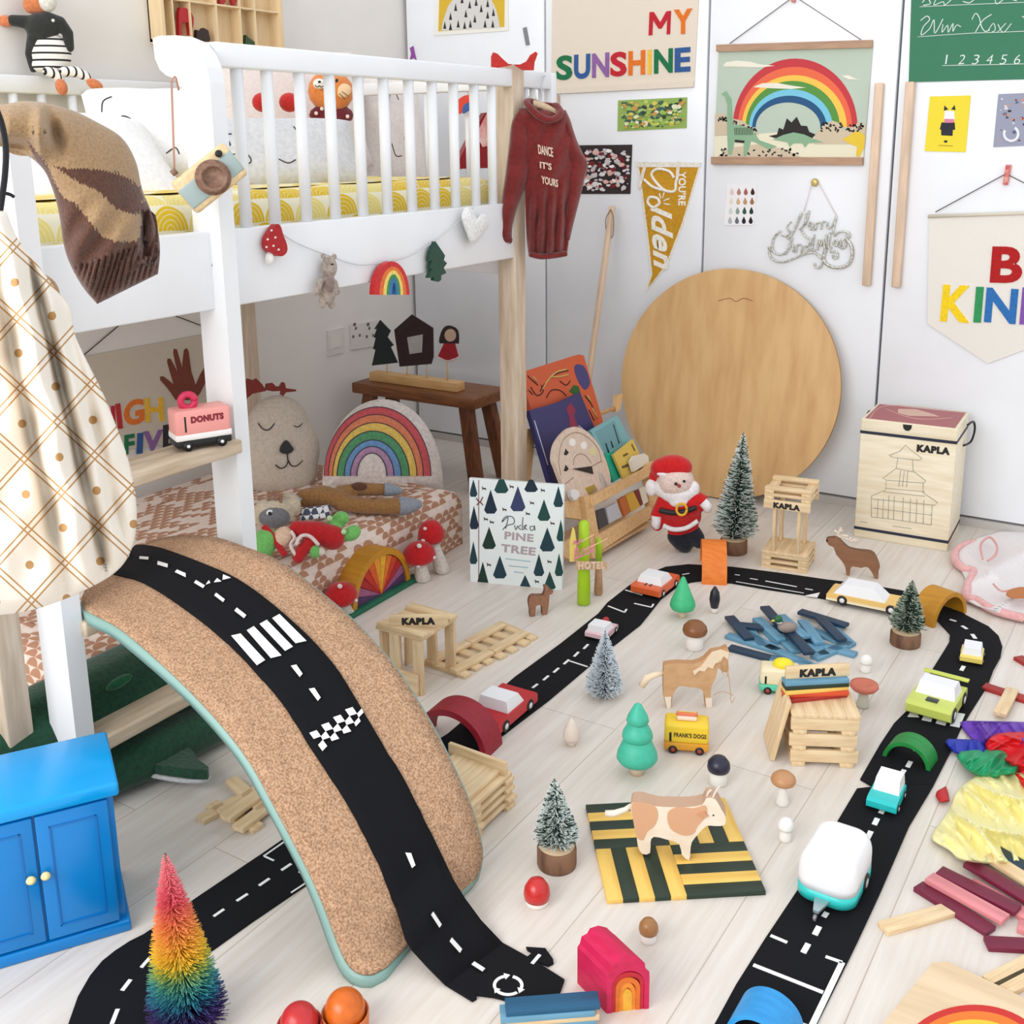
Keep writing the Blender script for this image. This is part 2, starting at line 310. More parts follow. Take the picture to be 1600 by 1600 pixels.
# ---------------------------------------------------------------- mattress with yellow hill pattern
def scallop(c_bg, c_a, c_b, sx, rings=True, thr=.5):
    def fn(nt, N, L, b):                              # rows of overlapping half rounds, drawn with math nodes
        tc = N.new('ShaderNodeTexCoord'); mp = N.new('ShaderNodeMapping'); mp.inputs['Scale'].default_value = sx; L.new(tc.outputs['UV'], mp.inputs[0])
        def mat(op, a, c=0.0):
            m = N.new('ShaderNodeMath'); m.operation = op
            for i, q in enumerate((a, c)):
                if isinstance(q, (int, float)): m.inputs[i].default_value = q
                else: L.new(q, m.inputs[i])
            return m.outputs[0]
        def mix(f, a, c):
            x = N.new('ShaderNodeMix'); x.data_type = 'RGBA'
            for k_, q in ((0, f), (6, a), (7, c)):
                if isinstance(q, (tuple, float, int)): x.inputs[k_].default_value = q
                else: L.new(q, x.inputs[k_])
            return x.outputs[2]
        sp = N.new('ShaderNodeSeparateXYZ'); L.new(mp.outputs[0], sp.inputs[0]); X, Y = sp.outputs[0], sp.outputs[1]
        y2 = mat('MULTIPLY', Y, 2.0); j = mat('FLOOR', y2); fy = mat('MULTIPLY', mat('SUBTRACT', y2, j), .5); par = mat('MULTIPLY', mat('FLOORED_MODULO', j, 2.0), .5)
        def lay(extra, jj, dy):
            xx = mat('ADD', mat('ADD', X, par), extra); fx = mat('SUBTRACT', mat('FRACT', xx), .5); ix = mat('FLOOR', xx)
            d = mat('SQRT', mat('ADD', mat('MULTIPLY', fx, fx), mat('MULTIPLY', dy, dy)))
            cb = N.new('ShaderNodeCombineXYZ'); L.new(ix, cb.inputs[0]); L.new(jj, cb.inputs[1])
            wn = N.new('ShaderNodeTexWhiteNoise'); wn.noise_dimensions = '2D'; L.new(cb.outputs[0], wn.inputs['Vector'])
            col = mix(mat('GREATER_THAN', wn.outputs['Value'], thr), lin(c_a), lin(c_b))
            if rings: col = mix(mat('MULTIPLY', mat('LESS_THAN', mat('FRACT', mat('MULTIPLY', d, 10.0)), .25), .5 if thr == .5 else .22), col, lin(c_bg))
            return mix(mat('GREATER_THAN', d, .485), col, lin(c_bg)), d
        c0, d0 = lay(0.0, j, fy); c1, _ = lay(.5, mat('SUBTRACT', j, 1.0), mat('ADD', fy, .5))
        cur = mix(mat('GREATER_THAN', d0, .5), c0, c1)
        L.new(cur, b.inputs[0])
    return fn
ylw = nodemat('yellow_hills_cotton', scallop((238, 232, 206), (222, 186, 34), (234, 216, 130), (1, 1, 1)), .9)
def soft_slab(x0, x1, y0, y1, z0, z1, r, mat, scale, wob=.004, n=40, bump=None):
    """rounded mattress with side and top skin and its own UVs"""
    mb = MB(); P = []; U = []; prof = [(-.02, z0), (r*.3-r*.3, z0+r*.3), (0, (z0+z1)/2), (0, z1-r), (r*.3, z1-r*.3), (r, z1), (r*3, z1+.002)]
    per = []; L4 = [(x1, y0, x1, y1), (x1, y1, x0, y1), (x0, y1, x0, y0), (x0, y0, x1, y0)]; acc = 0
    for a, b_, c_, d_ in L4:
        ln = sqrt((c_-a)**2+(d_-b_)**2)
        for i in range(n):
            t = i/n; per.append((a+(c_-a)*t, b_+(d_-b_)*t, acc+ln*t))
        acc += ln
    per.append((x1, y0, acc)); cx, cy = (x0+x1)/2, (y0+y1)/2; sl = 0; pr = None
    for ins, z in prof:
        if pr: sl += sqrt((ins-pr[0])**2+(z-pr[1])**2)
        pr = (ins, z); row = []; ur = []
        for x, y, s in per:
            hx, hy = (x1-x0)/2-max(ins, 0), (y1-y0)/2-max(ins, 0); k = 1
            dx = max(-hx, min(hx, x-cx)); dy = max(-hy, min(hy, y-cy))
            ww = sin(s*23)*wob+sin(s*51)*wob*.5
            row.append((cx+dx+(ww if abs(x-cx) > hx*.99 else 0), cy+dy, z+ww*.4)); ur.append((s*scale, sl*scale))
        P.append(row); U.append(ur)
    mb.grid(P, uv=U)
    g = 14; Q = []; UQ = []
    i0 = r*2
    for i in range(g+1):
        row = []; ur = []
        for j in range(g+1):
            x = x0+i0+(x1-x0-2*i0)*i/g; y = y0+i0+(y1-y0-2*i0)*j/g
            row.append((x, y, z1+.003+(bump(x, y) if bump else 0))); ur.append((y*scale, -x*scale))
        Q.append(row); UQ.append(ur)
    mb.grid(Q, uv=UQ); return mb
solo('upper_mattress', 'mattress on the loft bed in a yellow cover printed with hills', 'mattress', soft_slab(BX0+.03, BX-.05, BY0+.03, 2.35, .862, 1.0, .03, ylw, 11), ylw)
# ---------------------------------------------------------------- low mattress under the bed
shell = nodemat('shell_print_cotton', scallop((226, 206, 192), (176, 126, 98), (232, 216, 206), (1, 1, 1), True, .68), .9)
pf = [(-.015, 0), (0, .03), (0, .08), (.02, .1)]
solo('floor_mattress', 'low mattress under the loft bed with a brown and white shell print', 'mattress', soft_slab(-2.4, -1.66, 1.08, 2.33, .0, .165, .045, shell, 30, .005), shell)
# ---------------------------------------------------------------- cork covered curved board
NPX = [(570, 1541), (552, 1522), (530, 1478), (508, 1420), (480, 1357), (430, 1262), (380, 1175), (300, 1082), (200, 990), (150, 960), (112, 940)]
FPX = [(736, 1403), (750, 1375), (755, 1335), (738, 1265), (711, 1203), (684, 1149), (661, 1109), (627, 1055), (594, 1014), (549, 966), (492, 918), (436, 876), (380, 853), (330, 838), (270, 837), (215, 852)]
def edge(px, ya, yb):
    pts = [at(x, y, 1, ya+(yb-ya)*i/(len(px)-1)) for i, (x, y) in enumerate(px)]; pts[0].z = max(pts[0].z, .002); pts = smooth_pts(pts, 8)
    d = [0]
    for a, b in zip(pts, pts[1:]): d.append(d[-1]+(b-a).length)
    out = []; k = 0
    for i in range(61):
        t = d[-1]*i/60
        while k < len(d)-2 and d[k+1] < t: k += 1
        out.append(pts[k].lerp(pts[k+1], (t-d[k])/max(1e-9, d[k+1]-d[k])))
    return out
NY, FY = .90, 1.165
near_c = edge(NPX, .90, 1.0); far_c = edge(FPX, 1.165, 1.265); NC = 61
def bs(u, v, off=0.0):                               # a point on the board's upper skin
    u = max(0, min(1, u))*(NC-1); i = min(int(u), NC-2); t = u-i
    a = near_c[i].lerp(near_c[i+1], t); b = far_c[i].lerp(far_c[i+1], t); p = a.lerp(b, v)
    if off:
        tn = (near_c[i+1]-near_c[i]).normalized(); n = (b-a).cross(tn).normalized(); p = p+n*off
    return p
mb = MB(); P = []
NU = 80; lenb = sum((near_c[i+1]-near_c[i]).length for i in range(NC-1)); wb = FY-NY; rr = .055
for i in range(NU+1):
    u = i/NU; d = min(u, 1-u)*lenb; d = max(d, .0006); mrg = (rr-sqrt(max(0, rr*rr-(rr-min(d, rr))**2)))/wb
    P.append([bs(u, mrg+(1-2*mrg)*j/12, .0) for j in range(13)])
mb = MB().grid(P, th=.0); wob = thing('curved_balance_board', 'arched cork-topped board leaning on the ladder with a toy road over it', 'balance board', (-.8, 1.03, 0))
mb = MB().grid([[p for p in r_] for r_ in P], 0, .004); obj('cork_layer', mb, M((219, 176, 134), .9, 'cork'), wob)
lay = [[bs(i/NU, 0, 0)-V((0, 0, 0)) for j in (0,)] for i in (0,)]
def inset(row, k):                                   # wood core is a touch wider than the cork
    a, b = row[0], row[-1]; c = (a+b)/2; return [c+(p-c)*k for p in row]
def offrow(i, row, off):
    u = i/NU; a = bs(u, .5); b = bs(u, .5, off); return [p+(b-a) for p in row]
core = [offrow(i, inset(r_, 1.035), -.0055) for i, r_ in enumerate(P)]
obj('wooden_core', MB().grid(core, 0, .018), M((138, 176, 168), .4), wob, label='teal painted edge and underside')
# ---------------------------------------------------------------- toy road
ROADM = M((10, 11, 17), .9, 'plain', 12); ROADM.node_tree.nodes['Principled BSDF'].inputs['Specular IOR Level'].default_value = .28; RW = M((240, 240, 238), .6)
def quadstrip(mb, Lp, Rp, th=.003, m=0, n=4):
    if (Rp[0]-Lp[0]).cross(Lp[-1]-Lp[0]).z < 0: Lp, Rp = Rp, Lp
    mb.grid([[l.lerp(r_, j/n) for j in range(n+1)] for l, r_ in zip(Lp, Rp)], m, th)
road = thing('toy_road', 'black rubber toy road with white lane marks winding around the floor', 'toy road', at(1150, 900))
def fpoly(mb, pts, z=.0036, th=.0008, m=0): mb.prism([at(x, y, 2, z) for x, y in pts], (0, 0, 1), th, m)
def rp(pts): mb = MB(); mb.prism([at(x, y, 2, .0005) for x, y in pts], (0, 0, 1), .003); return obj('road_piece', mb, ROADM, road)
rp([(108, 1600), (122, 1560), (141, 1527), (160, 1504), (180, 1488), (203, 1473), (225, 1462), (266, 1434), (307, 1405), (300, 1505), (262, 1545), (240, 1600), (235, 1640), (95, 1640)])
rp([(307, 1405), (408, 1337), (450, 1308), (492, 1280), (556, 1330), (480, 1383), (392, 1443), (332, 1486), (300, 1505)])
rp([(492, 1280), (600, 1212), (700, 1148), (752, 1176), (650, 1262), (556, 1330)])
rp([(700, 1148), (805, 1059), (876, 1007), (955, 1013), (858, 1095), (752, 1176)])
rp([(876, 1007), (935, 960), (949, 943), (982, 917), (1033, 937), (1001, 977), (955, 1013)])
rp([(982, 917), (1010, 899), (1040, 887), (1075, 883), (1143, 887), (1143, 912), (1098, 908), (1078, 911), (1058, 918), (1033, 937)])
rp([(1143, 887), (1160, 889), (1230, 898), (1292, 907), (1279, 935), (1260, 931), (1200, 922), (1143, 912)])
rp([(1292, 907), (1350, 914), (1409, 924), (1450, 934), (1490, 948), (1510, 963), (1463, 969), (1430, 964), (1392, 957), (1279, 935)])
rp([(1510, 963), (1544, 980), (1560, 995), (1566, 1012), (1563, 1028), (1552, 1048), (1544, 1070), (1537, 1082), (1462, 1039), (1474, 1020), (1483, 1005), (1484, 992), (1463, 969)])
rp([(1462, 1039), (1537, 1082), (1516, 1115), (1501, 1140), (1487, 1172), (1459, 1227), (1364, 1231), (1344, 1219), (1375, 1165), (1397, 1132), (1417, 1112)])
rp([(1339, 1234), (1362, 1231.5), (1459, 1227.5), (1420, 1293), (1375, 1397), (1341, 1470), (1196, 1468), (1254, 1381), (1305, 1291)])
rp([(1196, 1468), (1341, 1470), (1327, 1499), (1277, 1600), (1262, 1630), (1100, 1630), (1118, 1600), (1150, 1541)])
mk = MB()
def dash(ax, ay, bx, by, wpx, z=.0036):
    a = at(ax, ay, 2, z); b = at(bx, by, 2, z); d = (b-a).normalized(); s_ = V((-d.y, d.x, 0))*wpx*mpp(a)/2
    mk.prism([a-s_, b-s_, b+s_, a+s_], (0, 0, 1), .0008)
for q in ((175, 1600, 184, 1577, 7), (191, 1548, 204, 1531, 7), (221, 1512, 234, 1497, 6), (334, 1432, 350, 1421, 5), (370, 1408, 387, 1397, 5), (405, 1384, 421, 1373, 5), (440, 1360, 455, 1350, 5),
          (412, 1338, 448, 1313, 3), (413, 1338, 428, 1345, 3), (467, 1362, 478, 1369, 3), (455, 1395, 478, 1380, 3),
          (832, 1075, 840, 1069, 4), (849, 1063, 857, 1056, 4), (865, 1051, 873, 1044, 4), (881, 1038, 889, 1031, 4), (897, 1026, 904, 1019, 4), (912, 1014, 919, 1007, 4), (890, 1033, 918, 1042, 3),
          (950, 947, 976, 957, 3), (976, 957, 979, 952, 3), (991, 943, 1018, 949, 3), (1018, 949, 1021, 944, 3), (977, 922, 1004, 930, 3), (1066, 898, 1077, 896, 2),
          (1148, 898, 1156, 899, 2), (1172, 904, 1184, 906, 2), (1196, 908, 1245, 917, 2.4), (1258, 920, 1270, 922, 2.4), (1150, 909, 1256, 927, 1.6),
          (1484, 968, 1494, 971, 4), (1503, 978, 1511, 983, 5), (1519, 991, 1524, 998, 6), (1506, 1041, 1502, 1048, 6), (1430, 1174, 1434, 1168, 7), (1423, 1190, 1418, 1199, 7), (1413, 1203, 1407, 1213, 7),
          (1380, 1265, 1376, 1271, 8), (1371, 1279, 1366, 1289, 8), (1361, 1299, 1355, 1311, 8), (1292, 1426, 1287, 1433, 8), (1280, 1448, 1273, 1461, 9), (1263, 1475, 1255, 1489, 9),
          (1204, 1462, 1230, 1473, 6), (1177, 1508, 1286, 1551, 7), (1290, 1495, 1316, 1504, 6), (1316, 1504, 1268, 1604, 9), (1235, 1594, 1262, 1604, 7)): dash(*q)
for q in ([(1418, 1120), (1436, 1121), (1430, 1110), (1424, 1110)], [(1440, 1125), (1455, 1128), (1458, 1119), (1444, 1117)], [(1462, 1130), (1477, 1134), (1481, 1125), (1466, 1121)], [(1484, 1134), (1499, 1137), (1508, 1116), (1495, 1114)],
          [(1258, 931), (1277, 934), (1281, 926)]): fpoly(mk, q)
obj('road_marking', mk, RW, road)
# road over the curved board: find where each line of sight meets the board
def hit(x, y):
    best = None
    d = ray(x, y).normalized()
    for i in range(0, 161):
        u = i/160; a = bs(u, 0, .0015); b = bs(u, 1, .0015); ab = b-a; w0 = EYE-a
        A, B_, D_ = 1, d.dot(ab), ab.dot(ab); e, f = d.dot(w0), ab.dot(w0); den = D_-B_*B_
        sv = (f-B_*e)/den; 
        if not -.2 < sv < 1.2: continue
        p = a+ab*sv; q = EYE+d*((p-EYE).dot(d)); e2 = (p-q).length
        if best is None or e2 < best[0]-1e-5: best = (e2, p, u, sv)
    return best
Lp = [(150, 893), (169, 896), (225, 912), (292, 955), (357, 1008), (405, 1058), (450, 1112), (492, 1180), (541, 1254), (572, 1312), (597, 1364), (618, 1420)]
Rp = [(185, 852), (202, 852), (253, 858), (346, 894), (395, 922), (450, 966), (498, 1012), (540, 1067), (597, 1164), (628, 1214), (656, 1268), (690, 1337)]
Lp = spx(Lp, 4, False); Rp = spx(Rp, 4, False); LB = [hit(*q) for q in Lp]; RB = [hit(*q) for q in Rp]
LB = [b_[1] for b_ in LB]; RB = [b_[1] for b_ in RB]
tl = [((633, 1468), .052), ((645, 1487), .03), ((668, 1512), .014), ((697, 1541), .002)]; tr = [((709, 1377), .06), ((727, 1406), .035), ((752, 1440), .015), ((786, 1476), .002)]
LB += [at(*q, 2, z) for q, z in tl]; RB += [at(*q, 2, z) for q, z in tr]
mb = MB(); quadstrip(mb, [p+V((0, 0, .0025)) for p in LB], [p+V((0, 0, .0025)) for p in RB], .003, 0, 6)
rd2 = thing('toy_road', 'black rubber toy road draped over the cork board down to an arrow-edged end piece', 'toy road', at(740, 1520))
obj('road_piece', mb, ROADM, rd2)
mb = MB(); mb.prism([at(x, y, 2, .0012) for x, y in [(697, 1541), (738, 1566), (745, 1562), (742, 1556), (772, 1560), (795, 1566), (870, 1566), (882, 1533), (838, 1505), (846, 1507), (856, 1511), (865, 1507), (864, 1501), (852, 1484), (822, 1482), (824, 1486), (832, 1491), (824, 1497), (786, 1476)]], (0, 0, 1), .003)
obj('road_piece', mb, ROADM, rd2, label='end piece with arrow shaped tab and circling arrows')
mk = MB(); mk2 = MB()
def ontop(x, y):
    b_ = hit(x, y); return bs(b_[2], b_[3], .003)
def bquad(pts, lift=.0035):
    P_ = [ontop(*q)+V((0, 0, lift)) for q in pts]; n = (P_[2]-P_[0]).cross(P_[3]-P_[1]).normalized(); n = n if n.z > 0 else -n
    mk.prism(P_, n, .0008)
def bdash(ax, ay, bx, by, w_):
    dx, dy = bx-ax, by-ay; l = sqrt(dx*dx+dy*dy); nx, ny = -dy/l*w_/2, dx/l*w_/2; bquad([(ax+nx, ay+ny), (bx+nx, by+ny), (bx-nx, by-ny), (ax-nx, ay-ny)])
for q in ((198, 871, 202, 872, 4), (218, 875, 233, 877, 4), (247, 884, 262, 888, 5), (276, 897, 290, 903, 5), (305, 913, 320, 922, 5), (337, 933, 350, 943, 5), (368, 956, 382, 967, 6),
          (459, 1044, 471, 1060, 7), (487, 1080, 499, 1097, 7), (637, 1336, 645, 1357, 7)): bdash(*q)
for q in ([(322, 918), (330, 916), (325, 910)], [(336, 915), (345, 912), (338, 907)], [(349, 911), (359, 906), (350, 903)]):
    bquad([q[0], q[1], q[2], q[0]][:3]+[q[0]]) if 0 else mk.prism([ontop(*a)+V((0, 0, .0035)) for a in q], (0, 0, 1), .0008)
for k in range(4):
    q = [((362, 998), (374, 993), (416, 1037), (403, 1045)), ((384, 988), (397, 983), (438, 1027), (425, 1034)), ((404, 978), (417, 973), (458, 1015), (445, 1021)), ((424, 969), (437, 964), (478, 1005), (464, 1011))][k]
    bquad(q)
A_, B_, C_, D_ = V((484, 1150, 0)), V((560, 1103, 0)), V((574, 1127, 0)), V((502, 1176, 0))
for i in range(8):
    for j in range(3):
        if (i+j) % 2 == 0:
            f_ = lambda u, v: (A_.lerp(B_, u)).lerp(D_.lerp(C_, u), v)
            bquad([(p.x, p.y) for p in (f_(i/8, j/3), f_((i+1)/8, j/3), f_((i+1)/8, (j+1)/3), f_(i/8, (j+1)/3))])
def ldash(ax, ay, bx, by, w_, z0, z1):
    a = at(ax, ay, 2, z0); b = at(bx, by, 2, z1); d = (b-a); n = V((-d.y, d.x, 0)).normalized()*w_*mpp(a)/2; nn = d.cross(n).normalized(); nn = nn if nn.z > 0 else -nn
    mk.prism([a-n, b-n, b+n, a+n], nn, .001)
bdash(656, 1382, 664, 1403, 7); ldash(675, 1427, 688, 1447, 7, .056, .039); ldash(704, 1468, 720, 1486, 8, .03, .016); ldash(739, 1505, 756, 1516, 7, .009, .007); 
obj('road_marking', mk, RW, rd2)
mk = MB(); zz = .0046
for a0, a1 in ((70, -20), (-50, -140), (195, 105)):
    P_ = [(794+24*cos(radians(a0+(a1-a0)*i/8)), 1540-16.5*sin(radians(a0+(a1-a0)*i/8))) for i in range(9)]
    Q_ = [(794+19*cos(radians(a0+(a1-a0)*i/8)), 1540-12.5*sin(radians(a0+(a1-a0)*i/8))) for i in range(9)]
    fpoly(mk, P_+Q_[::-1], zz); e = radians(a1); tx, ty = sin(e), cos(e)
    x, y = 794+21.5*cos(e), 1540-14.5*sin(e); fpoly(mk, [(x+6*cos(e), y-5*sin(e)), (x-6*cos(e), y+5*sin(e)), (x+tx*9, y+ty*8)], zz)
fpoly(mk, [(829, 1505), (834, 1507), (846, 1493), (841, 1491)], zz)
obj('circling_arrows', mk, RW, rd2)
# ---------------------------------------------------------------- things on the wardrobe doors
def zf(x0, y0, s): return lambda *a: [(x0+p[0]*s, y0+p[1]*s) for p in a] if isinstance(a[0], tuple) else (x0+a[0]*s, y0+a[1]*s)
RB = [(196, 58, 66), (232, 106, 72), (240, 196, 82), (86, 146, 66), (120, 196, 222), (34, 84, 128)]
RED, ORG, YEL, GRN, BLU, PUR = (192, 24, 44), (226, 116, 30), (240, 196, 70), (10, 112, 68), (44, 88, 148), (140, 98, 160)
def felt(c): return M(c, .95, 'fabric', 1, None, .1)
def paper(c): return M(c, .8)
CREAM = M((226, 214, 198), .95, 'fabric', 4, (220, 208, 192))
def letter(pl, par, ch, A, B, Cc, col, th=.0025, off=.002, bold=.035):
    mb = MB(); pl.text(mb, ch, A, B, Cc, th, off, 0, bold); return obj('letter', mb, felt(col), par)
def halfell(pl, mb, l, r, top, base, th, off, m, seg=30, slope=0.0, inner=None):
    cx, rx = (l+r)/2, (r-l)/2; P = [(cx-rx*cos(pi*i/seg), base-(base-top)*sin(pi*i/seg)+slope*(-rx*cos(pi*i/seg))) for i in range(seg+1)]
    pl.poly(mb, P, th, off, m)
def bands(pl, mb, ll, rr_, tops, base, th=.0006, off=.001, slope=0.0, seg=30, bases=None):
    """rainbow bands, each a ring cut between two half ellipses"""
    for k in range(len(ll)-1):
        f = lambda i, k: ((ll[k]+rr_[k])/2-(rr_[k]-ll[k])/2*cos(pi*i/seg), base-(base-tops[k])*sin(pi*i/seg)+slope*(-(rr_[k]-ll[k])/2*cos(pi*i/seg)))
        pl.poly(mb, [f(i, k) for i in range(seg+1)]+[f(i, k+1) for i in range(seg, -1, -1)], th, off, k)
# mountain card, yellow
a = thing('wall_card', 'yellow card with a pale hill of dark pine trees, top of the left wardrobe door', 'wall card', WB.p(738, 55))
mb = MB(); WB.poly(mb, [(683, -30), (794, -32), (795, 48), (678, 56)], .002); obj('border', mb, paper((238, 236, 228)), a)
mb = MB(); WB.poly(mb, [(687, -22), (789, -24), (788, 42), (685, 49)], .0006, .002); obj('print', mb, paper((216, 178, 52)), a)
mb = MB(); WB.poly(mb, [(690, 48), (692, 34), (700, 10), (716, -12), (745, -22), (764, -8), (775, 14), (780, 34), (781, 43)], .0006, .0026); obj('hill', mb, paper((214, 212, 208)), a)
mb = MB()
for x, y in ((695, 40), (704, 26), (712, 12), (716, 38), (722, 0), (728, 22), (734, 8), (742, 30), (744, 4), (752, 14), (762, 24), (758, 38), (762, 6), (770, 38), (771, 20), (726, 40), (704, 42), (735, 38)):
    WB.poly(mb, [(x-2.4, y+5), (x, y-7), (x+2.4, y+5)], .0005, .0032)
obj('pine_trees', mb, paper((40, 42, 48)), a)
mb = MB(); WB.poly(mb, [(817, 44), (823, 42), (828, 70), (822, 71)], .002); solo('grey_tape_strip', 'small grey strip of tape beside the yellow hill card', 'tape', mb, paper((128, 132, 138)))
mb = MB(); WB.poly(mb, [(641, 75), (646, 72), (648, 82), (651, 94), (646, 90), (641, 94), (643, 84)], .003); solo('purple_ribbon', 'small purple ribbon on the wardrobe above the bed rail', 'ribbon', mb, felt((150, 70, 160)))
# MY SUNSHINE banner
z2 = zf(850, 0, .15625); a = thing('sunshine_banner', 'cream cloth banner reading MY SUNSHINE in rainbow felt letters', 'banner', WB.p(980, 147))
mb = MB(); WB.poly(mb, [(864, -60), (1094, -64), (1092, 0), (1085, 134), (1072, 137), (862, 147)], .003, .001); obj('cloth', mb, CREAM, a)
mb = MB(); WB.poly(mb, [(862, 137), (1085, 126), (1084.5, 136), (862, 147)], .007, .003); obj('bottom_hem', mb, CREAM, a)
mb = MB(); WB.poly(mb, z2((1048, 355), (1058, 122), (1100, 120), (1165, 225), (1225, 115), (1272, 108), (1262, 342), (1228, 345), (1235, 190), (1178, 285), (1148, 288), (1092, 200), (1085, 352)), .0025, .004); obj('letter', mb, felt(RED), a)
for ch, x0, x1, by, ty, col in (('Y', 1300, 1485, 330, 98, ORG),): letter(WB, a, ch, z2(x0, by+4), z2(x1, by-8), z2(x0, ty), col, off=.004)
for ch, x0, x1, col in (('S', 125, 285, GRN), ('U', 302, 462, BLU), ('N', 482, 652, PUR), ('S', 665, 828, RED), ('H', 845, 1012, ORG), ('I', 1036, 1076, YEL), ('N', 1102, 1288, GRN), ('E', 1308, 1465, BLU)):
    f = lambda x: 792-(x-125)*.066
    letter(WB, a, ch, z2(x0, f(x0)), z2(x1, f(x1)), z2(x0+2, f(x0)-232), col, off=.004)
# jungle card, character card
def randcard(name, label, quad, base, cols, n, seed, off=.001, sz=(3, 8)):
    rr_ = random.Random(seed); a = thing(name, label, 'wall card', WB.p(*quad[3])); mb = MB(); WB.poly(mb, quad, .0015); obj('card', mb, paper(base), a)
    Q = [V((x, y, 0)) for x, y in quad]; mb = MB()
    for i in range(n):
        u, v = rr_.uniform(.06, .94), rr_.uniform(.08, .92); c = (Q[0].lerp(Q[1], u)).lerp(Q[3].lerp(Q[2], u), v); r_ = rr_.uniform(*sz)*min(1, 4*min(u, 1-u, v, 1-v)+.3)
        pts = [(c.x+r_*rr_.uniform(.5, 1)*cos(t), c.y+r_*.7*rr_.uniform(.5, 1)*sin(t)) for t in [2*pi*k/7 for k in range(7)]]
        WB.poly(mb, pts, .0002, .0015+.00003*i, rr_.randrange(len(cols)))
    obj('print', mb, [paper(c) for c in cols], a); return a
randcard('wall_card', 'small green jungle picture card under the rainbow letter banner', [(966, 157), (1074, 152), (1073, 200), (965, 205)], (148, 176, 90),
         [(70, 110, 74), (60, 96, 84), (196, 206, 96), (214, 196, 92), (150, 186, 84), (204, 150, 80), (48, 66, 50), (226, 226, 190), (168, 200, 120)], 190, 3, sz=(3, 9))
a = randcard('wall_card', 'dark red, black and white picture behind the hanging red sweater', [(905, 227), (988, 226), (985, 303), (905, 303)], (50, 38, 38),
         [(230, 224, 224), (34, 28, 30), (120, 24, 32), (196, 190, 196), (222, 178, 168), (210, 200, 204), (244, 240, 236)], 190, 5, sz=(3, 8))
mb = MB(); WB.poly(mb, [(886, 263), (893, 261), (894, 270), (889, 273), (885, 270)], .001)
# golden pennant
z1 = zf(780, 140, .2); a = thing('golden_pennant', "mustard felt pennant reading You're Golden in white script", 'pennant', WB.p(1009, 456))
mb = MB(); WB.poly(mb, z1((1080, 590), (1110, 790), (1160, 1190), (1186, 1440), (1138, 1590), (1310, 1385), (1440, 1050), (1572, 600)), .002); obj('border', mb, felt((246, 240, 222)), a)
mb = MB(); WB.poly(mb, z1((1094, 605), (1122, 790), (1172, 1190), (1198, 1440), (1165, 1545), (1300, 1370), (1428, 1040), (1556, 608)), .0012, .002); obj('felt', mb, felt((206, 152, 28)), a)
mb = MB(); WB.poly(mb, z1((1070, 565), (1580, 570), (1574, 606), (1078, 606)), .004, .001); obj('top_strip', mb, felt((238, 234, 222)), a)
mb = MB(); WB.poly(mb, z1((1135, 560), (1162, 560), (1106, 770), (1080, 770)), .0012, .0045); WB.poly(mb, z1((1388, 560), (1414, 560), (1405, 690), (1380, 690)), .0012, .0045); obj('ribbon', mb, felt((240, 230, 216)), a)
mb = MB(); st = WB.stroke
for q in ([(1365, 690), (1330, 640), (1240, 620), (1190, 660), (1230, 730), (1300, 790), (1370, 790), (1380, 720), (1395, 690)], [(1300, 790), (1200, 760), (1130, 700)], [(1240, 850), (1180, 840), (1160, 880), (1200, 920), (1250, 890), (1240, 850)],
          ):
    st(mb, z1(*q), 4.6, .0035)
for q in ([(1290, 800), (1275, 850)], [(1330, 850), (1285, 870)], [(1335, 900), (1285, 890)], [(1250, 810), (1262, 850)]): st(mb, z1(*q), 2.2, .0035)
WB.text(mb, 'lden', z1(1188, 905), z1(1215, 1372), z1(1352, 975), .001, .0032, 0, .03); WB.text(mb, "YOU'RE", z1(1405, 640), z1(1402, 905), z1(1462, 640), .001, .0032, 0, .03); obj('lettering', mb, felt((250, 246, 236)), a)
# leaning stick
p0 = at(957, 322, 1, YW-.03); p1 = at(898, 625, 1, YW-.2); p1.z = 0; d = (p1-p0); p1 = p0+d
a = thing('wooden_stick', 'long thin pale wooden stick with a cord loop leaning on the wardrobe', 'stick', (p1.x, p1.y, 0))
x_, y_, n_ = basis(d); obj('shaft', MB().box((p0+p1)/2, (.017, .017, d.length), rotm(x_, y_, n_), 0, .004), M((228, 200, 172), .6, 'woodz'), a)
mb = MB(); q = [p0+V((0, -.012, -.01)), p0+V((.012, -.018, -.03)), p0+V((.014, -.018, -.075)), p0+V((.006, -.016, -.1)), p0+V((-.012, -.016, -.08)), p0+V((-.016, -.014, -.04)), p0+V((0, -.012, -.01))]
mb.tube(smooth_pts(q, 4), .0016, 6); obj('cord', mb, M((150, 118, 90), .9), a)
# rainbow poster with wooden bars
z3 = zf(1110, 50, .1625); a = thing('rainbow_poster', 'poster of a rainbow over dinosaurs hung between two wooden bars', 'poster', WB.p(1232, 258))
mb = MB(); WB.poly(mb, z3((80, 185), (1562, 150), (1472, 1215), (36, 1205)), .0015, .004); obj('paper', mb, paper((186, 200, 184)), a)
mb = MB(); WB.poly(mb, z3((72, 125), (1566, 78), (1564, 152), (72, 192)), .014, .001); obj('top_bar', mb, M((182, 146, 118), .6, 'woodx', 2), a)
mb = MB(); WB.poly(mb, z3((22, 1200), (1475, 1205), (1472, 1282), (22, 1272)), .014, .001); obj('bottom_bar', mb, M((182, 146, 118), .6, 'woodx', 2), a)
mb = MB(); WB.poly(mb, z3((38, 1000), (400, 985), (700, 960), (1480, 1080), (1472, 1215), (36, 1205)), .0003, .0056); obj('ground', mb, paper((232, 226, 200)), a)
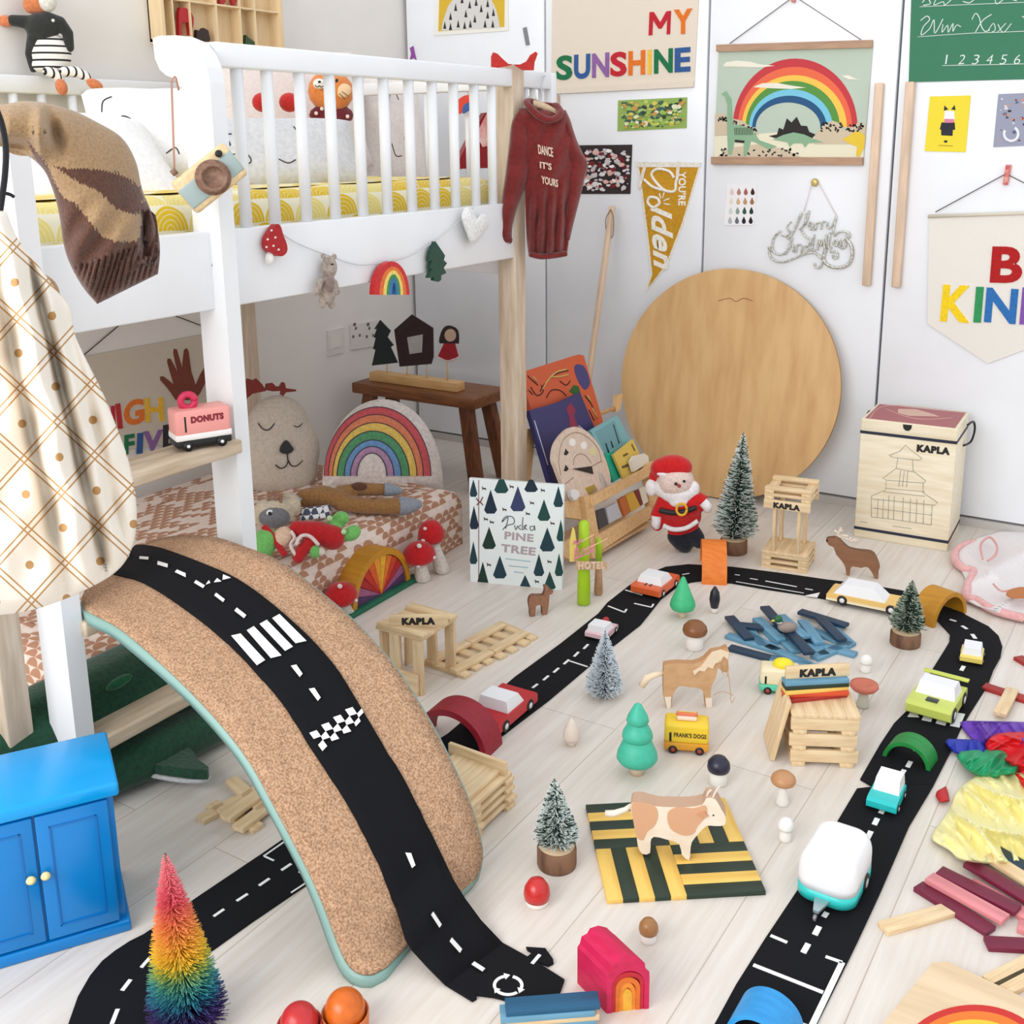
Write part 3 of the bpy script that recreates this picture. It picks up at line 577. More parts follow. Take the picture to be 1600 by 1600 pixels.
mb = MB(); lx = [215, 262, 303, 338, 372, 402, 436]; rx_ = [1415, 1362, 1312, 1245, 1176, 1118, 1058]; tp = [255, 335, 415, 470, 550, 612, 678]
L_ = [z3(x, 0)[0] for x in lx]; R_ = [z3(x, 0)[0] for x in rx_]; T_ = [z3(0, y)[1] for y in tp]
bands(WB, mb, L_, R_, T_, z3(0, 915)[1], .0004, .0056); obj('rainbow', mb, [paper(c) for c in RB], a)
mb = MB()
for q in ([(120, 330), (150, 290), (250, 275), (380, 285), (470, 310), (620, 325), (480, 340), (300, 335)], [(410, 530), (500, 492), (640, 490), (780, 515), (920, 535), (780, 548), (560, 540)], [(1260, 420), (1330, 415), (1400, 450), (1450, 460), (1330, 455)]): WB.poly(mb, z3(*q), .0003, .0062)
obj('cloud', mb, paper((236, 230, 214)), a)
mb = MB(); WB.poly(mb, z3((45, 790), (120, 780), (200, 830), (300, 850), (400, 920), (470, 990), (300, 980), (40, 1000)), .0003, .0062)
WB.poly(mb, z3((1000, 1000), (1080, 900), (1170, 850), (1250, 880), (1290, 960), (1420, 870), (1495, 890), (1480, 1080), (1000, 1080)), .0003, .0062)
WB.poly(mb, z3((60, 1205), (200, 1110), (450, 1080), (700, 1120), (880, 1205)), .0003, .0062); obj('rocks', mb, paper((206, 190, 164)), a)
mb = MB(); rr_ = random.Random(4)
for i in range(120):
    u = rr_.random(); x, y = ((60+u*380, 805+u*150+rr_.uniform(-20, 40)) if i % 3 == 0 else (1050+u*420, 880+rr_.uniform(-10, 80)) if i % 3 == 1 else (100+u*760, 1120+rr_.uniform(0, 70)))
    WB.dot(mb, *z3(x, y), 2.5, 1.4, .0002, .0068, 0, 6, rr_.uniform(0, 3))
WB.poly(mb, z3((560, 1000), (640, 985), (660, 920), (700, 940), (735, 830), (780, 870), (830, 815), (870, 900), (930, 905), (950, 960), (1010, 985), (980, 1020), (620, 1020)), .0003, .0066)
for i in range(12): WB.poly(mb, z3((230+i*15, 920), (236+i*15, 920), (240+i*15, 990), (234+i*15, 990)), .0002, .0074)
WB.poly(mb, z3((235, 1035), (330, 1045), (325, 1068), (235, 1060)), .0002, .0074); obj('dark_pattern', mb, paper((38, 34, 34)), a)
mb = MB(); WB.poly(mb, z3((105, 600), (150, 565), (200, 640), (215, 880), (400, 930), (470, 1040), (640, 1100), (560, 1130), (430, 1060), (390, 1050), (350, 1190), (320, 1190), (320, 1060), (230, 1060), (205, 1180), (170, 1180), (160, 930), (165, 700), (140, 620)), .0003, .0070)
WB.poly(mb, z3((600, 1035), (700, 990), (800, 965), (900, 985), (1000, 1030), (1090, 1060), (940, 1070), (910, 1110), (880, 1070), (800, 1070), (760, 1105), (740, 1060)), .0003, .0070); obj('dinosaur', mb, paper((138, 176, 142)), a)
mb = MB(); WB.poly(mb, z3((1265, 1030), (1330, 1000), (1380, 960), (1440, 960), (1490, 1000), (1480, 1110), (1430, 1200), (1400, 1190), (1410, 1100), (1350, 1080)), .0003, .0070); obj('dinosaur', mb, paper((230, 196, 60)), a)
mb = MB(); st(mb, [(1140, 68), (1241, -6)], 1.4, .006, 0, 1); st(mb, [(1241, -6), (1345, 62)], 1.4, .006, 0, 1); obj('string', mb, M((120, 110, 104), .9), a)
mb = MB(); WB.poly(mb, [(1237, -12), (1245, -12), (1243, 4), (1238, 4)], .01); solo('clothes_peg', 'tiny pink peg above the rainbow poster at the picture edge', 'peg', mb, M((206, 120, 112), .6))
# colour drops print
a = thing('drops_print', 'small white print of four rows of coloured drops', 'print', WB.p(1157, 352))
mb = MB(); WB.poly(mb, [(1136, 288), (1183, 288), (1178, 352), (1131, 352)], .001); obj('paper', mb, paper((240, 238, 240)), a)
z4 = zf(1120, 260, .14375); cols = [[(226, 200, 190), (176, 128, 120), (168, 92, 84), (60, 16, 20)], [(232, 220, 204), (206, 178, 140), (190, 148, 104), (160, 112, 70)], [(206, 214, 212), (138, 156, 150), (40, 84, 66), (14, 56, 40)], [(176, 180, 186), (104, 108, 116), (28, 26, 38), (18, 18, 28)]]
for r_ in range(4):
    for c_ in range(4):
        mb = MB(); cx, cy = (165+c_*75-r_*7, 272+r_*104); WB.poly(mb, z4(*[(cx, cy-40), (cx+14, cy-12), (cx+23, cy+12), (cx+16, cy+34), (cx, cy+42), (cx-16, cy+34), (cx-23, cy+12), (cx-14, cy-12)]), .0003, .001); obj('drop', mb, paper(cols[r_][c_]), a)
# merry christmas
a = thing('christmas_sign', 'silver glitter Merry Christmas sign hanging from a gold pin', 'sign', WB.p(1265, 418))
SIL = M((226, 226, 220), .35, 'glitter', 1, (160, 156, 142), .1, .3); mb = MB()
for q, w_ in (([(1000, 480), (970, 600), (900, 690)], 3), ([(920, 500), (870, 620), (800, 760), (760, 780)], 3.4), ([(970, 510), (960, 640)], 3), ([(800, 700), (760, 760), (700, 750)], 2), ([(810, 600), (760, 660), (790, 720)], 2),
              ([(1010, 690), (1050, 640), (1020, 610), (1000, 660), (1060, 690)], 2.6), ([(1070, 690), (1085, 620), (1120, 610)], 2.6), ([(1130, 685), (1145, 610), (1180, 600)], 2.6), ([(1200, 600), (1200, 670), (1250, 650), (1300, 540), (1270, 660), (1260, 740)], 2.8),
              ([(700, 700), (630, 760), (600, 850), (620, 930), (700, 960), (780, 900)], 2.8), ([(580, 870), (570, 950), (620, 1020), (720, 1040), (840, 1000), (960, 950), (1060, 940), (1150, 1010)], 3), ([(820, 780), (770, 900), (740, 960)], 3), ([(770, 900), (820, 850), (830, 930)], 2.6),
              ([(850, 940), (870, 860), (910, 850)], 2.8), ([(930, 860), (920, 940), (960, 930)], 2.6), ([(1000, 850), (960, 880), (1000, 910), (960, 930)], 2.8), ([(920, 700), (960, 760), (1020, 800), (1000, 860)], 3), ([(1060, 740), (1030, 900), (1070, 910)], 2.8), ([(1090, 910), (1110, 800), (1130, 860), (1160, 790), (1170, 900)], 3), ([(1190, 740), (1190, 900)], 3), ([(1230, 720), (1210, 880), (1250, 880)], 3),
              ([(1290, 800), (1260, 840), (1300, 860), (1330, 790), (1350, 870)], 2.8), ([(1270, 760), (1340, 710), (1430, 720), (1440, 770), (1400, 740)], 3), ([(1400, 780), (1460, 860), (1470, 980), (1420, 1070), (1320, 1100), (1220, 1080), (1160, 1010), (1180, 900)], 4.6), ([(1060, 1050), (1070, 1095), (1120, 1100), (1150, 1040)], 3), ([(1260, 960), (1270, 1000), (1310, 990), (1300, 930), (1230, 930)], 3), ([(1380, 800), (1400, 860), (1360, 890), (1320, 860)], 3), ([(560, 880), (600, 920)], 4)):
    WB.stroke(mb, z4(*q), w_*1.15, .008)
obj('lettering', mb, SIL, a)
mb = MB(); st(mb, z4((1030, 190), (945, 490)), 1.2, .008, 0, 1); st(mb, z4((1110, 190), (1300, 540)), 1.2, .008, 0, 1); obj('ribbon', mb, M((226, 206, 206), .7), a)
mb = MB(); mb.lathe([(.0, .0), (.009, 0), (.012, .006), (.008, .012), (.0, .013)], WB.p(1274, 285), rotm((1, 0, 0), (0, 0, 1), (0, -1, 0)), 8, 0, False); solo('wall_pin', 'gold pin holding up the silver Merry Christmas sign', 'pin', mb, M((196, 178, 110), .4, metal=.5))
# chalkboard chart
zc = zf(1150, 0, .28125); a = thing('handwriting_chart', 'green chalkboard style chart of white joined handwriting and numbers', 'wall chart', WB.p(1500, 128))
mb = MB(); WB.poly(mb, [(1427, -60), (1424, 0), (1420, 128.5), (1600, 124), (1680, 122), (1690, -66)], .002); obj('chart', mb, M((58, 122, 92), .8, 'plain', 3, None), a)
mb = MB()
for q, w_ in (([(1010, 205), (1300, 185), (1500, 178), (1800, 165)], 1), ([(1020, 38), (1300, 25), (1800, 5)], 1), ([(1145, 365), (1600, 355), (1900, 345)], 1),
              ([(1025, 115), (1060, 90), (1075, 110), (1040, 150), (1030, 195), (1075, 160), (1100, 110), (1105, 185), (1150, 105)], 1.6), ([(1150, 135), (1145, 180), (1175, 140), (1180, 180), (1205, 130), (1205, 175), (1225, 140), (1250, 150)], 1.4),
              ([(1310, 110), (1330, 75), (1350, 95), (1365, 150), (1385, 175), (1410, 165)], 1.6), ([(1420, 80), (1370, 115), (1330, 180)], 1.6), ([(1400, 170), (1430, 130), (1440, 165), (1420, 180)], 1.4), ([(1455, 135), (1485, 180), (1530, 130)], 1.4), ([(1500, 128), (1450, 182)], 1.4), ([(1590, 90), (1640, 120), (1680, 90), (1640, 180)], 1.6),
              ([(1035, 15), (1060, -10), (1080, 20), (1040, 30)], 1.6), ([(1110, 0), (1100, 28), (1150, 10), (1160, 28), (1200, -5)], 1.5), ([(1260, 8), (1300, 15), (1340, -20)], 1.6), ([(1440, 0), (1450, 22), (1500, -8), (1560, 5)], 1.5)):
    st(mb, zc(*q), w_, .0025)
for i, ch in enumerate('123456'):
    x = 1155+i*77; WB.text(mb, ch, zc(x-(0 if i else -6), 358), zc(x+(34 if i else 14), 356), zc(x+14, 305), .0005, .002, 0, -.012)
obj('chalk_lettering', mb, M((222, 232, 224), .9), a)
# two small cards
a = thing('wall_card', 'yellow card with a small dark-jacketed cat figure', 'wall card', WB.p(1478, 238))
mb = MB(); WB.poly(mb, zc((1078, 536), (1305, 530), (1276, 845), (1048, 840)), .0015); obj('card', mb, paper((236, 216, 56)), a)
mb = MB(); WB.poly(mb, zc((1160, 615), (1212, 618), (1215, 665), (1155, 665)), .0004, .0015, 0); WB.poly(mb, zc((1155, 615), (1158, 585), (1180, 608)), .0004, .0015, 1); WB.poly(mb, zc((1195, 608), (1215, 583), (1220, 612)), .0004, .0015, 1)
WB.poly(mb, zc((1142, 680), (1215, 680), (1218, 720), (1205, 722), (1203, 755), (1140, 752), (1140, 722), (1132, 718)), .0004, .0015, 1); WB.poly(mb, zc((1158, 660), (1212, 662), (1210, 682), (1158, 682)), .0004, .0019, 2)
WB.dot(mb, *zc(1165, 786), 3, 2, .0004, .0015, 1, 10); WB.poly(mb, zc((1125, 805), (1205, 808), (1205, 813), (1125, 810)), .0004, .0015, 3); obj('figure', mb, [paper((240, 238, 240)), paper((40, 38, 50)), paper((214, 130, 160)), paper((180, 150, 40))], a)
a = randcard('wall_card', 'grey-blue card of night sky, moon and small animals, right picture edge', [(1560, 147), (1636, 144), (1632, 226), (1552, 230)], (152, 156, 176), [(90, 94, 120), (226, 226, 232), (40, 44, 60), (214, 150, 110), (130, 30, 50), (190, 194, 206)], 42, 8, sz=(2, 4.5))
mb = MB(); WB.arc(mb, 1580, 209, 9, 13, 150, 420, .0004, .003); obj('moon', mb, paper((228, 230, 236)), a)
# BE KIND banner
a = thing('kind_banner', 'pointed cream cloth banner reading BE KIND in coloured letters', 'banner', WB.p(1544, 567))
mb = MB(); WB.poly(mb, [(1452, 338), (1650, 332), (1640, 532), (1544, 567.5), (1449.5, 505.5)], .003, .003); obj('cloth', mb, M((232, 228, 220), .95, 'fabric', 4, (227, 222, 214)), a)
mb = MB(); mb.tube([WB.p(1450, 338, .008), WB.p(1655, 331, .008)], .005, 10); obj('dowel', mb, M((214, 206, 190), .7), a)
for ch, A, B, Cc, col in (('B', (1546.6, 438.8), (1596, 440), (1551, 385), (178, 16, 20)), ('E', (1603, 440), (1640, 441), (1607, 384), ORG), ('K', (1469, 499), (1515, 502), (1474, 444.5), (248, 212, 20)), ('I', (1521, 501), (1533, 501.5), (1525.5, 448), (46, 150, 88)), ('N', (1537.6, 500.5), (1587, 504), (1542, 449), (42, 112, 182)), ('D', (1593, 504), (1634, 505), (1598, 449), (130, 84, 170))):
    letter(WB, a, ch, A, B, Cc, col, off=.006)
mb = MB(); st(mb, zc((1108, 1178), (1500, 965)), 1.6, .01, 0, 1); st(mb, zc((1500, 965), (1900, 1170)), 1.6, .01, 0, 1); obj('string', mb, M((90, 80, 74), .9), a)
mb = MB(); WB.poly(mb, zc((1503, 915), (1532, 915), (1512, 1027), (1484, 1025)), .012); solo('clothes_peg', 'red patterned peg holding the string of the BE KIND banner', 'peg', mb, M((196, 84, 84), .6, 'fabric', .6, (226, 170, 160)))
# round board
n_ = V((0, -1, .15)).normalized(); up_ = V((0, .15, 1)).normalized(); e0, e1 = at(972, 600, 1, YW-.07), at(1318, 620, 1, YW-.07); rad = (e1.x-e0.x)/2*.985; PB = PL((0, YW-.125, 0), n_)
ce = V(((e0.x+e1.x)/2, YW-.125, .002))+up_*rad; mb = MB()
pts = [ce+V((1, 0, 0))*rad*cos(t)+up_*rad*sin(t) for t in [2*pi*i/96 for i in range(96)]]
mb.prism(pts, n_, .012, 0, 0, 1, True)
a = thing('round_wooden_board', 'large round birch board leaning against the wardrobe doors', 'round board', (ce.x, YW-.1, 0)); obj('board', mb, [M((216, 176, 122), .5, 'woodz', .45, (200, 156, 102)), M((170, 130, 86), .6)], a)
PB2 = PL(PB.p0+n_*.0125, n_); mb = MB(); PB2.text(mb, 'wobbel', (1122, 474), (1176, 474), (1122, 466), .0003, 0, 0, -.01) if 0 else PB2.stroke(mb, [(1122, 470), (1140, 466), (1150, 471), (1162, 466), (1176, 470)], 1.2)
obj('faint_mark', mb, M((150, 108, 66), .8), a)
# building plank box
bx0, bx1, by0, by1 = -.753, -.494, 2.962, 3.165; bh = .335
def vs_box(): pass
a = thing('plank_box', 'tall wooden box with a pagoda drawing and a red picture lid', 'box', ((bx0+bx1)/2, (by0+by1)/2, 0))
bo = at(1334, 838); br = at(1480, 862); bo.z = br.z = 0; ux = (br-bo); wx = ux.length; ux.normalize(); uy = V((-ux.y, ux.x, 0)); dep = .2
t_ = at(1351, 654.5, 1, bo.y); bh = t_.z
FB = PL(bo, -uy); RBP = PL(br, ux)
def bb(x0, x1, y0, y1, z0, z1, mb, m=0, bev=.002): return mb.box(bo+ux*(x0+x1)/2+uy*(y0+y1)/2+V((0, 0, (z0+z1)/2)), (x1-x0, y1-y0, z1-z0), rotm(ux, uy, (0, 0, 1)), m, bev)
boxm = M((240, 230, 206), .55, 'woodx', 1.2, (228, 212, 180)); nav = M((28, 34, 56), .6)
obj('body', bb(0, wx, 0, dep, 0, bh-.036, MB()), boxm, a); obj('lid', bb(0, wx, 0, dep, bh-.036, bh, MB()), boxm, a)
obj('lid_picture', bb(.008, wx-.008, .008, dep-.008, bh, bh+.0008, MB(), 0, 0), M((168, 92, 96), .5, 'plain', 4, None), a)
mb = MB(); bb(-.001, wx+.001, -.001, dep+.001, bh-.041, bh-.033, mb, 0, 0); obj('dark_band', mb, nav, a); mb = MB(); bb(-.001, wx+.001, -.001, dep+.001, .023, .031, mb, 0, 0); obj('dark_band', mb, nav, a)
zb = zf(1150, 400, .28125); PT = PL((0, 0, bh+.0009), (0, 0, 1)); mb = MB(); PT.poly(mb, zb((900, 850), (1000, 852), (1100, 880), (1130, 892), (960, 888), (900, 872)), .0004); PT.stroke(mb, zb((740, 905), (850, 830), (1280, 870)), 1.2); PT.stroke(mb, zb((830, 850), (1000, 905), (1200, 900)), 1.4); obj('lid_print', mb, M((214, 176, 160), .6), a)
mb = MB(); FB.poly(mb, zb((927, 935), (978, 940), (974, 960), (960, 972), (942, 970), (930, 957)), .0006, .0008); FB.text(mb, 'KAPLA', zb(1003, 1083), zb(1188, 1103), zb(1006, 1046), .0005, .0006, 0, .075); obj('lettering', mb, INK, a)
mb = MB()
for q in ([(850, 1108), (910, 1085), (942, 1050), (975, 1080), (1035, 1125)], [(855, 1112), (880, 1120), (1020, 1135), (1030, 1128)], [(900, 1118), (890, 1180), (815, 1235), (835, 1245), (1045, 1262), (1055, 1250), (985, 1195), (980, 1130)], [(835, 1250), (830, 1300), (750, 1335), (760, 1350), (1105, 1385), (1120, 1370), (1040, 1315), (1040, 1262)],
          [(752, 1340), (752, 1450)], [(1090, 1385), (1085, 1495)], [(752, 1450), (850, 1460), (1085, 1495)], [(820, 1310), (1050, 1335)], [(830, 1290), (1050, 1310)], [(760, 1400), (1090, 1440)], [(890, 1180), (985, 1200)], [(690, 1475), (730, 1480)], [(870, 1500), (975, 1515)],
          [(915, 1190), (905, 1280)], [(935, 1195), (925, 1280)], [(955, 1195), (948, 1282)], [(850, 1330), (845, 1460)], [(880, 1335), (875, 1465)], [(930, 1340), (925, 1475)], [(970, 1345), (965, 1480)], [(1005, 1350), (1000, 1485)], [(1045, 1355), (1040, 1490)], [(790, 1350), (785, 1455)], [(820, 1350), (815, 1458)]):
    FB.stroke(mb, zb(*q), .9, .0004, 0, 1, 4)
obj('pagoda_drawing', mb, M((150, 150, 140), .8), a)
c_ = br+uy*.1+V((0, 0, bh-.03)); mb = MB(); mb.tube(smooth_pts([c_+uy*-.06, c_+uy*-.05+ux*.02+V((0, 0, -.01)), c_+ux*.026+V((0, 0, -.03)), c_+uy*-.035+ux*.02+V((0, 0, -.075)), c_+uy*-.06+V((0, 0, -.08))], 5), .0032, 8) if 0 else mb.tube(smooth_pts([atp(1512, 664, br+ux*.012, ux), atp(1521, 659, br+ux*.02, ux), atp(1523, 672, br+ux*.024, ux), atp(1517, 690, br+ux*.014, ux), atp(1506, 696, br+ux*.003, ux)], 5), .003, 8)
obj('rope_handle', mb, BLACK, a)
mb = MB(); l_ = bo+uy*.15+V((0, 0, bh-.01)); mb.tube(smooth_pts([l_, l_-ux*.015+V((0, 0, -.01)), l_-ux*.014+V((0, 0, -.05)), l_+V((0, 0, -.06))], 4), .003, 8); obj('rope_handle', mb, BLACK, a)
# ---------------------------------------------------------------- left wall
def yl(px, py, off=0): return WL.p(px, py, off)
t_ = yl(234, 66); y0_ = t_.y; z0_ = t_.z; y1_ = yl(421, 30).y; zs = yl(318, 9, .0).z; zt = zs+.16
a = thing('wall_organizer', 'pale wooden box shelf of small compartments on the left wall', 'shelf', (XW, (y0_+y1_)/2, z0_)); om = M((236, 212, 172), .6, 'woodz', 1, (224, 198, 156)); D_ = .05
obj('back_panel', MB().box((XW+.004, (y0_+y1_)/2, (z0_+zt)/2), (.006, y1_-y0_, zt-z0_)), om, a)
mb = MB()
for z in (z0_+.004, zt): mb.box((XW+D_/2+.004, (y0_+y1_)/2, z), (D_, y1_-y0_, .008))
for y in (y0_+.005, y1_-.005): mb.box((XW+D_/2+.004, y, (z0_+zt)/2), (D_+.004, .01, zt-z0_+.008))
obj('frame', mb, om, a)
dv = [yl(x, 30, D_).y for x in (272, 299, 340, 377, 400)]
for y in dv: obj('divider', MB().box((XW+D_/2, y, (z0_+zt)/2), (D_-.004, .005, zt-z0_-.004)), om, a)
obj('inner_shelf', MB().box((XW+D_/2, (y0_+y1_)/2, zs), (D_-.003, y1_-y0_-.01, .005)), om, a)
def lwpt(px, py, off): return WL.p(px, py, off)
PO = PL((XW+.03, 0, 0), (1, 0, 0))
mb = MB(); PO.poly(mb, [(275, 20), (277, 12), (286, 13), (294, 19), (298, 28), (298, 36), (295, 57), (292, 56), (290, 36), (280, 35), (279, 56), (275, 56)], .012); solo('toy_horse', 'small red toy horse in the wall organizer', 'toy animal', mb, M((180, 22, 34), .4))
mb = MB(); PO.poly(mb, [(303, 64), (303, 47), (308, 50), (314, 44), (321, 48), (324, 62), (322, 66)], .012); solo('toy_figure', 'small dark toy figure in the wall organizer', 'toy', mb, M((50, 34, 30), .6))
mb = MB(); PO.poly(mb, [(379, 72), (380, 55), (385, 60), (393, 66), (394, 74)], .012); solo('toy_figure', 'tiny green toy figure at the bottom of the wall organizer', 'toy', mb, M((50, 78, 46), .6))
mb = MB(); PO.poly(mb, [(339, -6), (349, -6), (348, 3), (344, 9), (339, 5)], .012); PO.poly(mb, [(357, -6), (368, -6), (364, 4), (361, 11), (358, 2)], .012); solo('toy_figure', 'reddish toy cut off by the picture edge in the wall organizer', 'toy', mb, M((170, 40, 40), .6))
# sockets
for q, n_h, lab in (([(510, 517), (536, 511), (537, 550), (511, 556)], 0, 'white square switch plate low on the left wall'), ([(545, 508), (588, 500), (590, 540), (547, 546)], 2, 'white double wall socket low on the left wall')):
    a = thing('wall_socket', lab, 'socket', WL.p(*q[3])); mb = MB(); WL.poly(mb, q, .007); obj('plate', mb, M((226, 222, 216), .4), a)
    mb = MB()
    if n_h:
        for x in (557, 578):
            for dx, dy in ((-5, 16), (5, 14), (-1, 3)): WL.poly(mb, [(x+dx-1.5, 508+dy), (x+dx+1.5, 507.6+dy), (x+dx+1.5, 512+dy), (x+dx-1.5, 512.4+dy)], .0006, .007)
            WL.poly(mb, [(x-5, 505), (x-1, 504), (x-1, 509), (x-5, 510)], .0006, .007)
        obj('holes', mb, M((110, 98, 92), .6), a)
    else: WL.poly(mb, [(515, 524), (531, 520.5), (532, 541), (516, 545)], .003, .007); obj('rocker', mb, M((232, 228, 222), .35), a)
# HIGH FIVE banner under the bed
zh = zf(0, 400, .28125); a = thing('high_five_banner', 'cream cloth banner with a brown hand and HIGH FIVE in felt letters', 'banner', WL.p(220, 700))
mb = MB(); WL.poly(mb, zh((455, 560), (1290, 405), (1290, 1010), (520, 1090)), .003, .002); obj('cloth', mb, M((206, 196, 180), .95, 'fabric', 4, (200, 190, 173)), a)
mb = MB(); WL.poly(mb, zh((975, 800), (955, 770), (930, 735), (890, 690), (888, 670), (905, 668), (965, 715), (945, 650), (928, 590), (930, 570), (945, 570), (990, 655), (975, 600), (962, 540), (965, 515), (980, 518), (1015, 640), (1012, 600), (1022, 520), (1035, 512), (1045, 530), (1060, 640), (1085, 720), (1110, 660), (1140, 610), (1165, 600), (1165, 620), (1140, 700), (1110, 760), (1080, 800)), .0025, .005); obj('hand', mb, felt((122, 56, 36)), a)
for ch, A, B, Cc, col in (('H', (560, 955), (640, 950), (555, 835), RED), ('I', (655, 955), (680, 950), (640, 822), (190, 30, 40)), ('G', (690, 945), (800, 915), (685, 812), ORG), ('H', (808, 918), (910, 910), (802, 790), (236, 186, 50)),
                          ('F', (690, 1100), (745, 1090), (690, 995), GRN), ('I', (758, 1095), (790, 1090), (762, 985), BLU), ('V', (790, 1085), (900, 1070), (795, 975), PUR), ('E', (905, 1070), (980, 1055), (905, 940), (40, 30, 40))):
    letter(WL, a, ch, zh(*A), zh(*B), zh(*Cc), col, off=.005)
mb = MB(); WL.stroke(mb, zh((455, 560), (800, 268)), 1.8, .006, 0, 1); WL.stroke(mb, zh((800, 268), (1290, 450)), 1.8, .006, 0, 1); obj('string', mb, M((80, 66, 62), .9), a)
mb = MB(); mb.ell(WL.p(*zh(805, 272), .01), .008); solo('wall_hook', 'small grey hook carrying the HIGH FIVE banner string', 'hook', mb, M((120, 116, 120), .5))
# ---------------------------------------------------------------- soft helpers
def inpoly(x, y, P):
    c = False; j = len(P)-1
    for i in range(len(P)):
        if (P[i][1] > y) != (P[j][1] > y) and x < (P[j][0]-P[i][0])*(y-P[i][1])/(P[j][1]-P[i][1])+P[i][0]: c = not c
        j = i
    return c
def puff(mb, pl, rows, bulge, fold=None, nu=30, nv=40, th=.012, mfn=None, uvs=.01, k=1):
    """hanging cloth: rows of left/right edge points, bulged off its plane"""
    Lr = spx([(r[0], r[1]) for r in rows], 8, False); Rr = spx([(r[2], r[3]) for r in rows], 8, False); n = len(Lr); P = []; U = []; px = []
    for i in range(nv+1):
        t = i/nv*(n-1); a = min(int(t), n-2); f = t-a; l = (Lr[a][0]+(Lr[a+1][0]-Lr[a][0])*f, Lr[a][1]+(Lr[a+1][1]-Lr[a][1])*f); r = (Rr[a][0]+(Rr[a+1][0]-Rr[a][0])*f, Rr[a][1]+(Rr[a+1][1]-Rr[a][1])*f)
        row = []; ur = []; pr = []
        for j in range(nu+1):
            u = j/nu; x, y = l[0]+(r[0]-l[0])*u, l[1]+(r[1]-l[1])*u
            e = sqrt(max(0, sin(pi*u)))*(sqrt(max(0, min(1, sin(pi*i/nv)*3))) if k else 1); d = bulge*e+(fold(x, y)*min(1, e*1.6) if fold else 0)
            row.append(pl.p(x, y, d)); ur.append((x*uvs, -y*uvs)); pr.append((x, y))
        P.append(row); U.append(ur); px.append(pr)
    i, j = nv//2, nu//2
    if (P[i+1][j+1]-P[i][j]).cross(P[i+1][j]-P[i][j+1]).dot(pl.n) < 0: P, U, px = [r[::-1] for r in P], [r[::-1] for r in U], [r[::-1] for r in px]
    n0 = len(mb.f); mb.grid(P, 0, th, U)
    if mfn:
        for i in range(nv):
            for j in range(nu):
                x = (px[i][j][0]+px[i+1][j+1][0])/2; y = (px[i][j][1]+px[i+1][j+1][1])/2; mb.m[n0+i*nu+j] = mb.m[n0+nv*nu+i*nu+j] = mfn(x, y)
    return mb
def ball(mb, pl, x, y, rx, ry, off=0.0, m=0, a=0.0, dz=None, seg=16):
    p = pl.p(x, y, off); s_ = mpp(p); n = pl.n; u = (pl.p(x+10, y, off)-p).normalized(); v = n.cross(u).normalized(); c_, t_ = cos(a), sin(a); u2 = u*c_+v*t_; v2 = -u*t_+v*c_
    return mb.ell(p, (rx*s_, ry*s_, (dz if dz is not None else min(rx, ry))*s_), rotm(u2, v2, n), seg, m)
def bp(pl, x, y, rx, ry, off=0.0, a=0.0, dz=None):
    p = pl.p(x, y, off); s_ = mpp(p); n = pl.n; u = (pl.p(x+10, y, off)-p).normalized(); v = n.cross(u).normalized(); c_, t_ = cos(a), sin(a)
    return ('e', p, (rx*s_, ry*s_, (dz if dz is not None else min(rx, ry))*s_), rotm(u*c_+v*t_, -u*t_+v*c_, n))
def limb(pl, pts, r, off=0.0):
    P = [pl.p(x, y, off) for x, y in pts]; s_ = mpp(P[0]); return ('t', P, [q*s_ for q in (r if isinstance(r, (list, tuple)) else [r]*len(P))])
def pillow(name, label, c, size, rot, mat, cat='pillow', parent=None, group=None, marks=()):
    w_, h_, t_ = size; P = []; n = 22; mb = MB()
    for sgn in (1, -1):
        P = []
        for i in range(n+1):
            row = []
            for j in range(n+1):
                u, v = 2*i/n-1, 2*j/n-1; e = ((1-u**4)*(1-v**4)); z = t_/2*max(0, e)**.5; k = 1-.07*(u*u*v*v); cx = 1-.05*(1-abs(v)**2)*0; z += .003*sin(u*9+v*5)*e
                row.append(V(c)+rot@V((u*w_/2*(1-.06*(1-v*v)), v*h_/2*(1-.06*(1-u*u)), sgn*z)))
            P.append(row)
        mb.grid(P)
    def sp_(u, v): e = max(0, (1-u**4)*(1-v**4)); return V(c)+rot@V((u*w_/2*(1-.06*(1-v*v)), v*h_/2*(1-.06*(1-u*u)), t_/2*e**.5+.003*sin(u*9+v*5)*e+.0008))
    for q in marks: mb.tube([sp_(p.x, p.y) for p in smooth_pts([V((a, b, 0)) for a, b in q], 4)], .0013, 5, 1)
    return solo(name, label, cat, mb, [mat, INK], group=group)
COT = M((238, 236, 234), .95, 'fabric', .8, (228, 226, 226)); GREYC = M((206, 206, 208), .95, 'fabric', .8, (192, 192, 196)); FACE = V((.78, -.62, 0)).normalized()
def facing(p, tilt=0.0, n=None): nn = V(n) if n else FACE.copy(); nn.z = tilt; return PL(p, nn.normalized())
def dome(mb, pl, OL, c, h, m=0, nr=8, back=True):
    for sg in ((1, -1) if back else (1,)):
        P = []
        for k in range(nr+1):
            t = k/nr; d = h*sqrt(max(0, 1-(1-t)**2.4)) if k else 0; f = 1-t
            P.append([pl.p(c[0]+(x-c[0])*f, c[1]+(y-c[1])*f, sg*d) for x, y in OL+[OL[0]]])
        mb.grid(P, m)
    return mb
